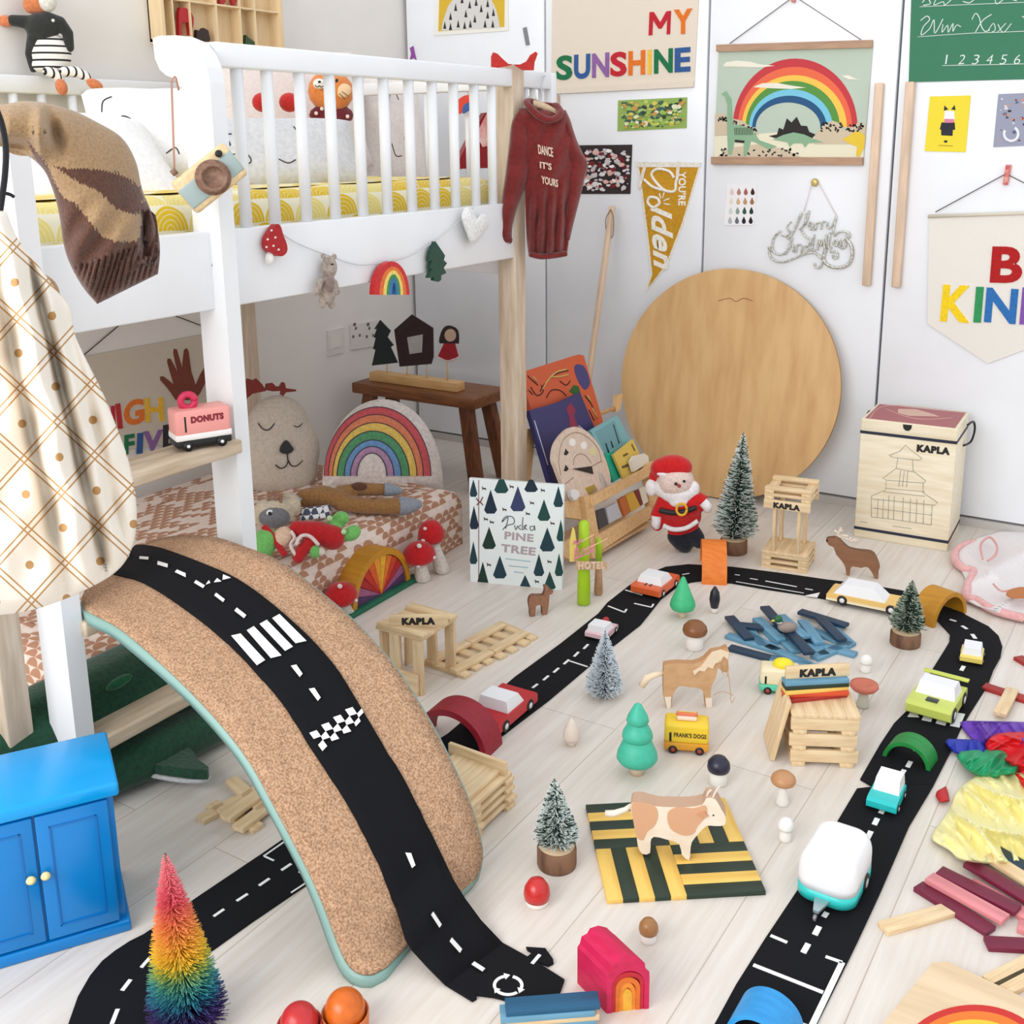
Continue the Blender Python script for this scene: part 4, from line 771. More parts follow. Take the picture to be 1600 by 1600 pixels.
# ---------------------------------------------------------------- bedding
def ink_lines(pl, name, par, strokes, off=.002, w_=2, col=(50, 46, 50)):
    mb = MB()
    for q in strokes: pl.stroke(mb, q, w_, off)
    return obj(name, mb, M(col, .9), par)
rA = rotm(*basis((.75, -.5, .55)))
pillow('pillow', 'white pillow with small black line drawings left of the ladder hook', at(240, 218, 0, -1.95), (.27, .25, .12), rotm(*basis((.7, -.45, .55))), COT, marks=([(-.8, .3), (-.75, .5), (-.6, .6)], [(-.6, .0), (-.5, .15), (-.38, .1)], [(-.4, -.15), (-.25, -.1), (-.2, -.3)], [(-.3, -.5), (-.1, -.55)], [(.1, -.6), (.25, -.5), (.3, -.62)], [(.55, .0), (.7, .05)]))
pillow('duvet', 'crumpled white duvet behind the brown jumper at the head of the bed', at(75, 262, 0, -1.93), (.5, .34, .12), rotm(*basis((.5, -.2, .9))), COT, 'duvet')
pillow('pillow', 'light grey pillow lying behind the first rail spindles', at(432, 243, 0, -1.80), (.42, .19, .1), rotm(*basis((.75, -.35, .6))), GREYC, marks=([(-.72, .25), (-.55, .25)], [(-.66, .2), (-.6, -.05), (-.7, -.05)], [(-.6, -.3), (-.45, -.35), (-.42, -.55), (-.55, -.6)], [(.2, .5), (.22, .3)], [(.25, .45), (.32, .3), (.24, .2)], [(.2, .0), (.3, -.05)], [(.5, -.4), (.58, -.6), (.5, -.7)], [(-.1, -.5), (0, -.6), (.1, -.5)]))
pillow('pillow', 'pale pink-white pillow standing behind the lion toy', at(450, 170, 0, -2.2), (.5, .34, .1), rotm(*basis((.9, -.25, .25))), M((234, 222, 218), .95, 'fabric', .8, (224, 212, 210)))
pillow('pillow', 'tall cream pillow standing near the middle of the bed rail', at(604, 200, 0, -2.15), (.24, .38, .12), rotm(*basis((.9, -.35, .12))), M((238, 230, 226), .95, 'fabric', .8, (228, 220, 216)), marks=([(-.3, .5), (-.2, .42), (-.1, .5)], [(.1, .5), (.15, .42)], [(-.2, -.3), (-.1, -.5), (.1, -.5)], [(.2, -.2), (.3, -.4)]))

PP = facing(at(520, 150, 0, -2.02))
a = thing('lion_toy', 'orange lion soft toy with a white muzzle and dark red dotted body behind the rail', 'soft toy', PP.p(520, 190))
obj('head', ball(MB(), PP, 517, 143, 36, 32, 0), M((226, 134, 62), .9, 'plush'), a)
mb = MB(); ball(mb, PP, 499, 131, 10, 8, .05, 0, 0, 5); obj('muzzle', mb, M((240, 234, 226), .9), a)
mb = MB(); ball(mb, PP, 535, 142, 15, 11, .045, 0, .3, 6); obj('cheek', mb, M((238, 200, 160), .9), a)
mb = MB(); PP.stroke(mb, [(492, 133), (496, 136), (499, 134), (502, 136), (507, 133)], 1.4, .066); PP.stroke(mb, [(534, 143), (544, 150)], 1.2, .066); PP.stroke(mb, [(530, 146), (539, 155)], 1.2, .066); PP.dot(mb, 499, 128, 2.4, 2, .003, .066); PP.dot(mb, 526, 126, 2.2, 3, .004, .064); obj('face_lines', mb, BLACK, a)
mb = MB(); ball(mb, PP, 518, 180, 35, 18, .0); obj('body', mb, M((112, 26, 40), .9, 'plush'), a)
mb = MB(); [ball(mb, PP, x, y, 3, 3, .032) for x, y in ((503, 170), (494, 177), (543, 182), (512, 181))]; obj('dots', mb, M((236, 224, 216), .9), a)
for x, lab in ((410, 'left red mitten shape behind the bed rail'), (452, 'right red mitten shape behind the bed rail, beside the lion')):
    solo('red_felt_ball', lab, 'soft toy', ball(MB(), facing(at(x, 158, 0, -2.05)), x, 160, 16, 15), M((196, 34, 30), .9, 'plush'))
# christmas cushion and hangings near the foot end
PP = facing(at(750, 230, 0, -1.75)); a = thing('house_cushion', 'dark red cushion with a pink patterned roof by the foot of the bed', 'cushion', PP.p(750, 264))
mb = MB(); PP.poly(mb, [(712, 264), (722, 240), (740, 205), (758, 176), (776, 176), (790, 200), (790, 262)], .04, -.02); obj('body', mb, M((146, 24, 32), .9, 'plush'), a)
mb = MB(); PP.poly(mb, [(744, 210), (760, 178), (774, 178), (782, 196), (782, 214), (770, 226), (754, 230)], .003, .021); obj('roof', mb, M((214, 140, 140), .9, 'fabric', .15, (240, 220, 216)), a)
solo('small_white_foot', 'small pinkish white soft toy foot beside the red cushion', 'soft toy', ball(MB(), PP, 717, 256, 8, 9, .0), M((226, 204, 194), .9))
PP = PL((0, BY1-.05, 0), (0, -1, 0)); mb = MB(); PP.arc(mb, 735, 172, 12, 24, 90, 200, .003, .0, 1); PP.arc(mb, 735, 172, 2, 12, 90, 210, .003, 0, 2); solo('felt_rainbow', 'blue and red felt rainbow hanging at the foot of the bed', 'hanging', mb, [felt((200, 60, 40)), felt((216, 70, 50)), felt((60, 96, 160))])
mb = MB(); PP.poly(mb, [(674, 144), (684, 144), (680, 156), (676, 156)], .002); solo('small_flag', 'tiny dark red flag hanging under the foot rail of the bed', 'flag', mb, felt((120, 20, 34)))
mb = MB(); PP.poly(mb, [(769, 160), (778, 160), (778, 176), (767, 176)], .002); solo('small_flag', 'tiny green flag at the foot rail next to the wood post', 'flag', mb, felt((20, 90, 60)))
# red antler ornament on the rail
PP = facing(at(800, 112, 0, BX+.02)); mb = MB()
a = thing('antler_ornament', 'red felt antler shaped ornament on top of the bed rail end', 'ornament', PP.p(803, 114))
obj('left_antler', PP.poly(MB(), [(802, 101), (793, 100), (784, 92), (776, 84), (770, 82), (767, 88), (767, 106), (778, 106), (790, 104)], .006), felt((186, 42, 34)), a)
obj('right_antler', PP.poly(MB(), [(802, 101), (812, 101), (822, 96), (828, 86), (836, 81), (839, 84), (834, 98), (833, 110), (816, 110), (806, 104)], .006), felt((186, 42, 34)), a)
# ---------------------------------------------------------------- fox doll on the far rail
PP = facing(at(80, 118, 0, BX0+.03), 0, (1, -.75, 0)); a = thing('striped_fox_doll', 'orange and white fox doll in a black jacket and striped trousers on the far rail', 'doll', PP.p(80, 118))
ORN = M((216, 128, 82), .9, 'plush'); BLKC = M((42, 44, 42), .8, 'fabric'); STR = nodemat('striped_jersey', lambda nt, N, L, b: None, .9)
def stripes(nt, N, L, b, ax=2, f=62.0):
    tc = N.new('ShaderNodeTexCoord'); sp = N.new('ShaderNodeSeparateXYZ'); L.new(tc.outputs['Object'], sp.inputs[0]); m = N.new('ShaderNodeMath'); m.operation = 'MULTIPLY'; m.inputs[1].default_value = f
    L.new(sp.outputs[ax], m.inputs[0]); fr = N.new('ShaderNodeMath'); fr.operation = 'FRACT'; L.new(m.outputs[0], fr.inputs[0]); g = N.new('ShaderNodeMath'); g.operation = 'LESS_THAN'; g.inputs[1].default_value = .28; L.new(fr.outputs[0], g.inputs[0])
    x = N.new('ShaderNodeMix'); x.data_type = 'RGBA'; L.new(g.outputs[0], x.inputs[0]); x.inputs[6].default_value = lin((236, 232, 226)); x.inputs[7].default_value = lin((36, 34, 36)); L.new(x.outputs[2], b.inputs[0])
STR = nodemat('striped_jersey', stripes, .9); STRY = nodemat('striped_jersey_legs', lambda nt, N, L, b: stripes(nt, N, L, b, 1, 75.0), .9)
blob('head', [bp(PP, 60, -2, 22, 24), bp(PP, 48, 8, 12, 14)], ORN, a, vox=.005)
obj('white_cheek', ball(MB(), PP, 73, -2, 15, 20, .02), M((230, 228, 222), .9, 'plush'), a)
blob('body', [bp(PP, 80, 84, 30, 32, 0, 0, 22), bp(PP, 78, 102, 28, 14, 0, 0, 20)], STR, a, vox=.004)
blob('jacket', [bp(PP, 66, 42, 26, 22, .004), bp(PP, 54, 66, 10, 22, .004), limb(PP, [(20, 32), (45, 35), (68, 36)], [9, 11, 13], .004), limb(PP, [(76, 32), (94, 36), (106, 52), (108, 74)], [13, 11, 9, 8], .01), limb(PP, [(50, 60), (46, 85), (52, 108)], [8, 7, 6], .0)], BLKC, a, vox=.004)
obj('hand', ball(MB(), PP, 9, 33, 12, 9, .0), ORN, a)
mb = MB(); ball(mb, PP, 83, 32, 2.5, 2.5, .055); obj('button', mb, M((230, 226, 214), .5), a)
for pts, f in (([(74, 112), (84, 114), (92, 120), (95, 128)], (96, 136, 9, 13)), ([(100, 112), (118, 112), (132, 118), (138, 122)], (148, 132, 13, 8))):
    blob('leg', [limb(PP, pts, [8, 9, 8, 7], .04)], STRY, a, vox=.004); obj('foot', ball(MB(), PP, f[0], f[1], f[2], f[3], .05, 0, -.5 if f[2] > 10 else .2), ORN, a)
# ---------------------------------------------------------------- toy camera on its strap
PP = facing(at(332, 278, 0, -1.405), 0, (.8, -.6, 0)); a = thing('toy_camera', 'pale blue and light wood toy camera hanging on the ladder rail', 'toy camera', PP.p(304, 339))
A_, Bq, Cq = PP.p(267, 287), PP.p(349, 222), PP.p(304, 339); ux = (Bq-A_); wl = ux.length; ux.normalize(); uy = PP.n.cross(ux).normalized(); hh = abs((Cq-A_).dot(uy)); uy = -uy if (Cq-A_).dot(uy) < 0 else uy
cam_o = (A_+Bq)/2+uy*hh/2; RM = rotm(ux, uy, ux.cross(uy)); nn_ = PP.n
lw = M((234, 206, 160), .55, 'wood', 2); pb = M((160, 178, 176), .5)
obj('body', MB().box(cam_o-nn_*.012, (wl, hh, .03), RM, 0, .006), lw, a)
obj('blue_panel', MB().box(cam_o-nn_*.012+uy*hh*.04, (wl*.985, hh*.6, .034), RM, 0, .003), pb, a)
lc = PP.p(332, 277); RL = rotm(ux, nn_.cross(ux), nn_); dk = M((142, 108, 88), .5, 'wood', 3, (112, 80, 62))
obj('lens', MB().lathe([(.029, .002), (.029, .014), (.024, .017), (.024, .022), (.018, .023), (.017, .016), (.0, .016)], lc, RL, 32), dk, a)
obj('viewfinder', MB().lathe([(.006, .005), (.006, .008), (.003, .0085)], PP.p(341, 240), RL, 14), BLACK, a)
obj('shutter_button', MB().lathe([(.005, 0), (.005, .01)], PP.p(276, 273)-nn_*.01, rotm(nn_, ux, nn_.cross(ux)), 12), dk, a)
s0 = PP.p(273, 270)-nn_*.008; hk = V((-1.53, 1.355, 1.205)); mb = MB(); h2 = at(268, 128, 0, -1.50)
mb.tube([s0, h2], .0018, 6); mb.tube(smooth_pts([h2, at(274, 120, 0, -1.51), at(279, 140, 0, -1.535)], 4), .0018, 6); obj('strap', mb, M((186, 140, 120), .8), a)
# ---------------------------------------------------------------- brown knitted jumper
PP = PL((-1.46, 0, 0), (1, -.25, 0)); zz1 = zf(0, 0, .28125)
dark1 = zz1((150, 780), (255, 905), (300, 1000), (345, 1090), (420, 1130), (500, 1230), (560, 1310), (640, 1345), (760, 1340), (785, 1300), (785, 1185), (800, 1100), (930, 1180), (930, 1520), (560, 1720), (300, 1700), (200, 1200), (200, 900))
dark2 = zz1((290, 920), (400, 940), (560, 945), (650, 960), (790, 1040), (795, 1160), (760, 1190), (690, 1180), (620, 1140), (560, 1070), (450, 1020), (340, 950))
def jm(x, y): x2, y2 = x+1.5*sin(y*1.7), y+1.5*sin(x*1.3); return 1 if inpoly(x2, y2, dark1) or inpoly(x2, y2, dark2) else 0
def jf(x, y):
    d = 0
    d -= .03*math.exp(-((x-86-(y-205)*.25)/11)**2-((y-210)/26)**2); d -= .03*math.exp(-((x-20)/32)**2-((y-228)/9)**2)
    d += .022*math.exp(-((x-62)/10)**2-((y-205)/40)**2)
    if y > 300: d += .006*sin((x*.75+y*.5)*.16)*min(1, (y-300)/60)
    if y > 392+(x-190)*-.35: d += .0045*sin((x*.9+y*.25)*.85)
    d -= .03*math.exp(-((x-226)/7)**2)*(1 if 330 < y < 400 else 0)
    return d
mb = puff(MB(), PP, [(-20, 226, -25, 168), (6, 230, 6, 163), (30, 237, 38, 158), (53, 250, 74, 161), (70, 268, 112, 172), (80, 290, 150, 190), (88, 315, 190, 215), (94, 345, 212, 252), (98, 375, 222, 295), (105, 402, 236, 330), (118, 430, 247, 362), (134, 455, 250, 395), (152, 475, 247, 428)], .05, jf, 70, 110, .012, jm)
a = thing('knitted_jumper', 'tan and dark brown knitted jumper draped over the side of the loft bed', 'jumper', PP.p(152, 475))
obj('knitted_body', mb, [M((168, 138, 102), .95, 'knit', 3, (150, 120, 86)), M((94, 60, 46), .95, 'knit', 3, (76, 47, 37))], a)
# ---------------------------------------------------------------- printed cotton cloth at the left
def plaid(nt, N, L, b):
    tc = N.new('ShaderNodeTexCoord'); mp = N.new('ShaderNodeMapping'); mp.inputs['Rotation'].default_value = (0, 0, radians(42)); mp.inputs['Scale'].default_value = (1.28, 1.28, 1); L.new(tc.outputs['UV'], mp.inputs[0])
    sp = N.new('ShaderNodeSeparateXYZ'); L.new(mp.outputs[0], sp.inputs[0])
    def m(op, a, c=0.0, d=0.0):
        q = N.new('ShaderNodeMath'); q.operation = op
        for i, z in enumerate((a, c, d)):
            if isinstance(z, (int, float)): q.inputs[i].default_value = z
            else: L.new(z, q.inputs[i])
        return q.outputs[0]
    def line(s): f = m('ABSOLUTE', m('SUBTRACT', m('FRACT', s), .5)); e = m('ABSOLUTE', m('SUBTRACT', f, .055)); return m('LESS_THAN', e, .016)
    fx = m('SUBTRACT', m('FRACT', m('ADD', sp.outputs[0], .5)), .5); fy = m('SUBTRACT', m('FRACT', m('ADD', sp.outputs[1], .5)), .5)
    r = m('SQRT', m('ADD', m('MULTIPLY', fx, fx), m('MULTIPLY', fy, fy))); dot = m('LESS_THAN', r, .085)
    k = m('MAXIMUM', m('MAXIMUM', line(sp.outputs[0]), line(sp.outputs[1])), dot)
    x = N.new('ShaderNodeMix'); x.data_type = 'RGBA'; L.new(k, x.inputs[0]); x.inputs[6].default_value = lin((243, 236, 224)); x.inputs[7].default_value = lin((190, 146, 92)); L.new(x.outputs[2], b.inputs[0])
PP = PL((-1.33, 0, 0), (1, -.45, 0))
def cf(x, y):
    F1 = 55+(y-440)*.245; F2 = -15+(y-400)*.23; F3 = 100+(y-480)*.26; g = lambda c, w_: math.exp(-((x-c)/w_)**2)
    d = -.045*g(F1, 9)+.03*g(F1-22, 18)-.03*g(F2, 12)+.02*g(F2+30, 16)-.022*g(F3, 9)+.02*g(F3-20, 14)
    d += .008*sin(x*.07+y*.03)+.002*sin(x*.16-y*.05)
    return 1.15*d*min(1, max(.1, (960-y)/120))
mb = puff(MB(), PP, [(-120, 325, 10, 330), (-120, 370, 26, 370), (-120, 410, 50, 402), (-120, 450, 84, 447), (-120, 490, 110, 482), (-120, 530, 116, 520), (-120, 570, 134, 560), (-120, 620, 160, 612), (-120, 670, 182, 666), (-120, 720, 200, 716), (-120, 770, 211, 766), (-120, 820, 214, 812), (-120, 860, 207, 855), (-118, 905, 182, 893), (-112, 940, 125, 926), (-100, 962, 62, 950), (-80, 968, 20, 959)], .06, cf, 90, 110, .003, None, .01)
solo('printed_cotton_cloth', 'white cotton cloth printed with tan check and dots hanging at the left edge', 'cloth', mb, nodemat('checked_cotton', plaid, .9))
PP = PL((-1.385, 0, 0), (1, -.4, 0)); mb = puff(MB(), PP, [(50, 428, 64, 425), (52, 445, 84, 438), (52, 462, 93, 456), (54, 480, 91, 474), (58, 494, 78, 490)], .025, None, 14, 14, .008); solo('mustard_cloth', 'mustard brown cloth corner peeking out beside the printed cotton', 'cloth', mb, M((168, 118, 52), .9, 'fabric', 1, (146, 98, 40)))
PP = PL((-1.41, 0, 0), (1, -.3, 0)); mb = MB(); PP.stroke(mb, [(-6, 170), (3, 195), (9, 230), (8, 270), (3, 310), (0, 330)], 10); PP.stroke(mb, [(8, 302), (16, 304), (22, 308)], 6); solo('black_strap', 'black strap hanging at the left picture edge beside the brown jumper', 'strap', mb, M((22, 24, 30), .7, 'fabric'))
# ---------------------------------------------------------------- red sweater on a hanger
PP = PL(at(850, 280, 0, -1.43), (.8, -.6, 0)); z1 = zf(780, 140, .2); rust = M((118, 30, 26), .9, 'fabric', .8, (100, 23, 22))
a = thing('red_sweater', 'dark red child sweater with white writing hanging on the end of the bed', 'sweater', PP.p(850, 402))
def sf(x, y): return (.010*sin((x-845)*.42+(y-300)*.02)*max(0, min(1, (y-275)/60)))+.004*sin(x*.2+y*.11)
obj('body', puff(MB(), PP, [(815, 168, 884, 172), (806, 182, 892, 190), (806, 205, 897, 212), (812, 235, 898, 240), (818, 265, 896, 268), (820, 300, 893, 300), (821, 340, 891, 340), (823, 375, 889, 375), (826, 400, 886, 397)], .035, sf, 40, 50, .01), rust, a)
obj('sleeve', puff(MB(), PP, [(812, 168, 826, 190), (800, 190, 830, 220), (795, 230, 829, 258), (790, 270, 824, 285), (784, 315, 810, 320), (781, 350, 801, 352), (780, 378, 800, 378)], .03, lambda x, y: .005*sin(y*.12), 16, 30, .01), rust, a)
obj('sleeve', puff(MB(), PP, [(880, 185, 891, 188), (882, 205, 901, 218), (884, 225, 911, 240), (886, 248, 919, 258), (888, 275, 913, 282), (886, 310, 905, 315), (883, 345, 896, 350), (880, 372, 890, 376)], .024, lambda x, y: .005*sin(y*.14), 16, 30, .01), rust, a)
mb = MB(); q = [PP.p(*z1(x, y), o_) for x, y, o_ in ((215, 100, .0), (250, 150, .03), (310, 205, .045), (380, 235, .05), (440, 225, .045), (480, 180, .03), (450, 130, .0), (415, 130, -.02), (330, 120, -.03), (250, 95, -.02))]; mb.tube(smooth_pts(q, 5, True)+[q[0]], .0085, 8); obj('collar', mb, rust, a)
obj('cuff', PP.stroke(MB(), [(781, 372), (799, 376)], 10, .012, 0, 1), rust, a)
obj('hem', PP.stroke(MB(), [(828, 397), (845, 401), (868, 399), (885, 396)], 9, .02), rust, a)
mb = MB()
for t_, A, B, Cc in (('DANCE', (306, 500), (420, 525), (301, 428)), ("IT'S", (318, 612), (408, 628), (316, 560)), ('YOURS', (330, 730), (458, 762), (328, 672))): PP.text(mb, t_, z1(*A), z1(*B), z1(*Cc), .002, .042, 0, .02)
obj('lettering', mb, M((224, 196, 176), .9), a)
hg = thing('clothes_hanger', 'pale wooden hanger inside the collar of the red sweater', 'hanger', PP.p(850, 170))
obj('shoulder_bar', MB().tube(smooth_pts([PP.p(*z1(265, 110), .01), PP.p(*z1(330, 125), .012), PP.p(*z1(400, 160), .012), PP.p(*z1(470, 205), .005)], 4), [.009]*13, 8), M((206, 180, 148), .6, 'wood', 2), hg)
obj('hook', MB().tube(smooth_pts([PP.p(*z1(330, 120), .01), PP.p(*z1(330, 60), .008), PP.p(846, 134, -.02), at(850, 120, 0, BX+.02), at(856, 117, 0, BX)], 4), .0018, 8), M((190, 190, 194), .3, metal=.9), hg)
# ---------------------------------------------------------------- garland on the side panel
PP = PL((BX+.022, 0, 0), (1, 0, 0)); a = None
solo('garland_string', 'thin pale string looping between the felt garland figures', 'string', MB().tube(smooth_pts([PP.p(x, y) for x, y in ((424, 352), (460, 378), (510, 398), (560, 414), (604, 409), (640, 400), (678, 378), (712, 350), (740, 324))], 4), .0011, 6), M((206, 204, 206), .8))
a = thing('felt_mushroom', 'red felt mushroom with white dots on the bed garland', 'garland figure', PP.p(424, 414))
mb = MB(); PP.poly(mb, spx([(424, 350), (416, 360), (409, 374), (410, 388), (420, 397), (432, 400), (440, 393), (440, 382), (434, 366), (430, 353)], 3), .014, 0, 0, True); obj('cap', mb, felt((178, 16, 26)), a)
mb = MB(); [PP.dot(mb, x, y, 1.6, 1.6, .001, .014) for x, y in ((424, 360), (430, 371), (418, 374), (427, 384), (416, 386), (435, 390))]; obj('dots', mb, felt((240, 230, 226)), a)
mb = MB(); ball(mb, PP, 421, 404, 7, 11, .006); obj('stem', mb, felt((236, 232, 228)), a)
a = thing('felt_bear', 'grey-brown woolly bear on the bed garland', 'garland figure', PP.p(511, 480)); fb = M((172, 158, 146), .95, 'plush', 1, (140, 126, 116))
blob('body', [bp(PP, 512, 452, 15, 24, .012), bp(PP, 514, 418, 13, 18, .014), bp(PP, 505, 400, 4.5, 5, .014), bp(PP, 522, 401, 4.5, 5, .014), limb(PP, [(501, 440), (494, 458)], [6, 5], .015), limb(PP, [(522, 442), (527, 457)], [6, 5], .018), limb(PP, [(504, 468), (503, 476)], [6, 6], .012), limb(PP, [(516, 468), (518, 477)], [6, 6], .012)], fb, a, vox=.0028, smooth=2)
obj('belly', ball(MB(), PP, 516, 444, 9, 13, .03, 0, 0, 5), M((138, 118, 112), .95, 'plush'), a)
mb = MB(); PP.dot(mb, 518, 413, 1.5, 1.5, .003, .036); obj('eye', mb, BLACK, a)
a = thing('felt_rainbow', 'puffy felt rainbow hanging in the middle of the bed garland', 'garland figure', PP.p(604, 460)); mb = MB()
bands(PP, mb, [577, 585, 591, 596, 600, 605], [632, 627, 622, 618, 615, 611], [408, 416, 422, 428, 434, 441], 460, .014, .0); obj('bands', mb, [felt(c) for c in ((206, 32, 36), (230, 116, 40), (242, 214, 110), (60, 140, 74), (50, 116, 170))], a)
a = solo('felt_tree', 'dark green felt fir tree on the bed garland', 'garland figure', PP.poly(MB(), [(675, 377), (668, 392), (665, 408), (670, 406), (666, 420), (670, 419), (664, 434), (673, 433), (673, 438), (680, 440), (684, 437), (684, 430), (692, 426), (688, 418), (693, 411), (688, 406), (690, 399), (684, 390)], .01), felt((12, 64, 46)))
a = thing('white_felt_heart', 'white fluffy heart hanging near the end of the bed garland', 'garland figure', PP.p(735, 382))
HO = spx([(738, 383), (728, 362), (721, 338), (729, 323), (739, 329), (745, 341), (753, 334), (764, 340), (763, 355), (752, 369)], 4); obj('heart', dome(MB(), PL(PP.p0+PP.n*.012, PP.n), HO, (742, 352), .014), M((240, 240, 238), .95, 'plush'), a)
# ---------------------------------------------------------------- donut van on the ladder step
def zs_(o): return o
PP = None; vt = at(310, 668, 2, .565)
def quadbox(mb, pl, ux, uy, w_, d_, z0, z1, m=0, bev=.003, dx=0, dy=0): return mb.box(pl+ux*dx+uy*dy+V((0, 0, (z0+z1)/2)), (w_, d_, z1-z0), rotm(ux, uy, (0, 0, 1)), m, bev)
vo = V((-1.487, 1.305, .565)); ux, uy = V((.0, 1, 0)), V((-1, 0, 0)); ux = V((.42, .9, 0)).normalized(); uy = V((-ux.y, ux.x, 0))
vo = V((-1.475, 1.275, .566)); a = thing('donut_van', 'pink toy van reading DONUTS with a donut on its roof, on the ladder step', 'toy van', vo)
L_, W_ = .098, .05; pk = M((238, 160, 152), .4)
obj('body', quadbox(MB(), vo, ux, uy, L_, W_, .026, .072, 0, .005), pk, a); obj('lower_body', quadbox(MB(), vo, ux, uy, L_+.002, W_+.001, .018, .03, 0, .003), M((240, 238, 236), .4), a)
obj('chassis', quadbox(MB(), vo, ux, uy, L_, W_-.002, .006, .019, 0, .003), BLACK, a)
for sx_ in (-1, 1):
    for sy_ in (-1, 1):
        w1 = obj('wheel', MB().lathe([(.009, -.004), (.009, .004)], vo+ux*sx_*.03+uy*sy_*(W_/2-.002)+V((0, 0, .009)), rotm(ux, V((0, 0, 1)), uy), 16), BLACK, a)
        obj('hub', MB().lathe([(.003, -.0055), (.003, .0055)], vo+ux*sx_*.03+uy*sy_*(W_/2-.002)+V((0, 0, .009)), rotm(ux, V((0, 0, 1)), uy), 10), M(WHITE), w1)
SP = PL(vo-uy*(W_/2+.0004), -uy); mb = MB(); P0 = SP.p0; 
def tlocal(mb, t, o, ex, ey, w_, h_, th=.0006, bold=.02, m=0, n=None):
    vs, fs, tw, tth = textmesh(t, bold); n = n or ex.cross(ey).normalized(); return mb.add([V(o)+ex*(x/tw*w_)+ey*(y/tth*h_)+n*(th*z) for x, y, z in vs], fs, m)
tlocal(mb, 'DONUTS', vo-uy*(W_/2+.0002)+ux*-.022+V((0, 0, .05)), ux, V((0, 0, 1)), .058, .011, n=-uy, bold=.06); obj('lettering', mb, M((130, 20, 40), .6), a)
mb = MB(); quadbox(mb, vo-uy*(W_/2), ux, uy, .003, .001, .034, .062, 0, 0, -.032); obj('door_line', mb, BLACK, a)
c = vo-ux*.018+V((0, 0, .084)); dn = V((.8, -.6, 0)).normalized(); x_, y_, n_ = basis(dn)
obj('donut', MB().tube([c+x_*.012*cos(t)+y_*.012*sin(t) for t in [2*pi*i/16 for i in range(17)]], .0065, 8), M((206, 40, 84), .4), a)
# ---------------------------------------------------------------- soft things under the bed
MZ = .165; PP = facing(at(440, 775, 2, .165)+V((-.06, .05, 0)), .12, (.85, -.52, 0)); a = thing('bear_cushion', 'big round grey-beige bear cushion with a sleeping face and rust antlers', 'cushion', PP.p(440, 772)); bc = M((196, 184, 170), .95, 'fabric', .9, (182, 169, 155))
blob('body', [bp(PP, 436, 706, 66, 66, 0, 0, 34), bp(PP, 434, 668, 50, 52, 0, 0, 30), bp(PP, 436, 735, 64, 40, 0, 0, 30)], bc, a, vox=.008, smooth=6)
s_ = mpp(PP.p(440, 700)); o_ = lambda x, y: 36*s_*sqrt(max(.05, 1-((x-436)/68)**2-((y-706)/70)**2)); zq = zf(350, 400, .28125); mb = MB()
for q in ([(190, 930), (215, 960), (250, 965), (288, 920)], [(358, 905), (385, 940), (415, 948), (450, 910)], [(350, 1090), (355, 1135)], [(285, 1160), (315, 1180), (345, 1165), (357, 1135)], [(357, 1135), (375, 1165), (405, 1165), (438, 1135)]): PP.stroke(mb, zq(*q), 1.8, o_)
obj('face_lines', mb, INK, a)
mb = MB(); PP.poly(mb, spx(zq((345, 1022), (375, 1055), (385, 1075), (365, 1095), (330, 1098), (308, 1082), (318, 1050)), 3), .004, o_); obj('nose', mb, BLACK, a)
rs = felt((122, 42, 34))
obj('antler', PP.poly(MB(), zq((110, 830), (130, 790), (160, 765), (235, 750), (215, 715), (180, 680), (160, 690), (130, 680), (105, 740)), .012, -.006), rs, a)
obj('antler', PP.poly(MB(), zq((230, 745), (235, 710), (270, 705), (290, 725), (310, 725), (325, 700), (338, 705), (345, 735), (400, 742), (402, 752), (345, 758), (330, 778), (315, 770), (318, 750), (270, 752)), .012, -.006), rs, a)
# rainbow cushion
PP = facing(at(600, 762, 2, .165)+V((-.02, .05, 0)), .2, (.72, -.69, 0)); a = thing('rainbow_cushion', 'large half round rainbow cushion with a white edge on the low mattress', 'cushion', PP.p(600, 762))
zq = zf(350, 400, .28125); lx = [535, 560, 590, 622, 665, 700, 735]; rx_ = [1215, 1150, 1110, 1075, 1020, 965, 920]; tp = [795, 838, 880, 925, 970, 1025, 1090]
def half_outline(l, r, t, b_, n=30): return [((l+r)/2-(r-l)/2*cos(pi*i/n), b_-(b_-t)*sin(pi*i/n)**.92) for i in range(n+1)]
OL = zq(*half_outline(545, 1218, 795, 1300)); cmx = sum(p[0] for p in OL)/len(OL); cmy = sum(p[1] for p in OL)/len(OL)
obj('cushion_body', dome(MB(), PP, OL, (cmx, cmy+15), .05), M((226, 216, 210), .95, 'fabric', .8), a)
mb = MB(); lx = [556, 580, 604, 628, 668, 702, 738]; rx_ = [1150, 1108, 1072, 1030, 985, 945, 905]; tp = [838, 880, 925, 972, 1022, 1058, 1095]; cc = [(200, 84, 90), (218, 128, 92), (226, 190, 96), (84, 148, 104), (108, 150, 196), (176, 138, 170), (216, 200, 198)]
def bump_off(x, y): # follows the dome of the cushion
    dx, dy = x-cmx, y-(cmy+15); best = 1e9
    for (ax, ay), (bx_, by_) in zip(OL, OL[1:]+OL[:1]):
        ex, ey = bx_-ax, by_-ay; den = dx*ey-dy*ex
        if abs(den) < 1e-9: continue
        s = ((ax-cmx)*ey-(ay-(cmy+15))*ex)/den; t = ((ax-cmx)*dy-(ay-(cmy+15))*dx)/den
        if s > 0 and -1e-6 <= t <= 1+1e-6: best = min(best, s)
    f = min(1, 1/best) if best < 1e8 else 0; return .05*sqrt(max(0, 1-f**2.4))
n = 36
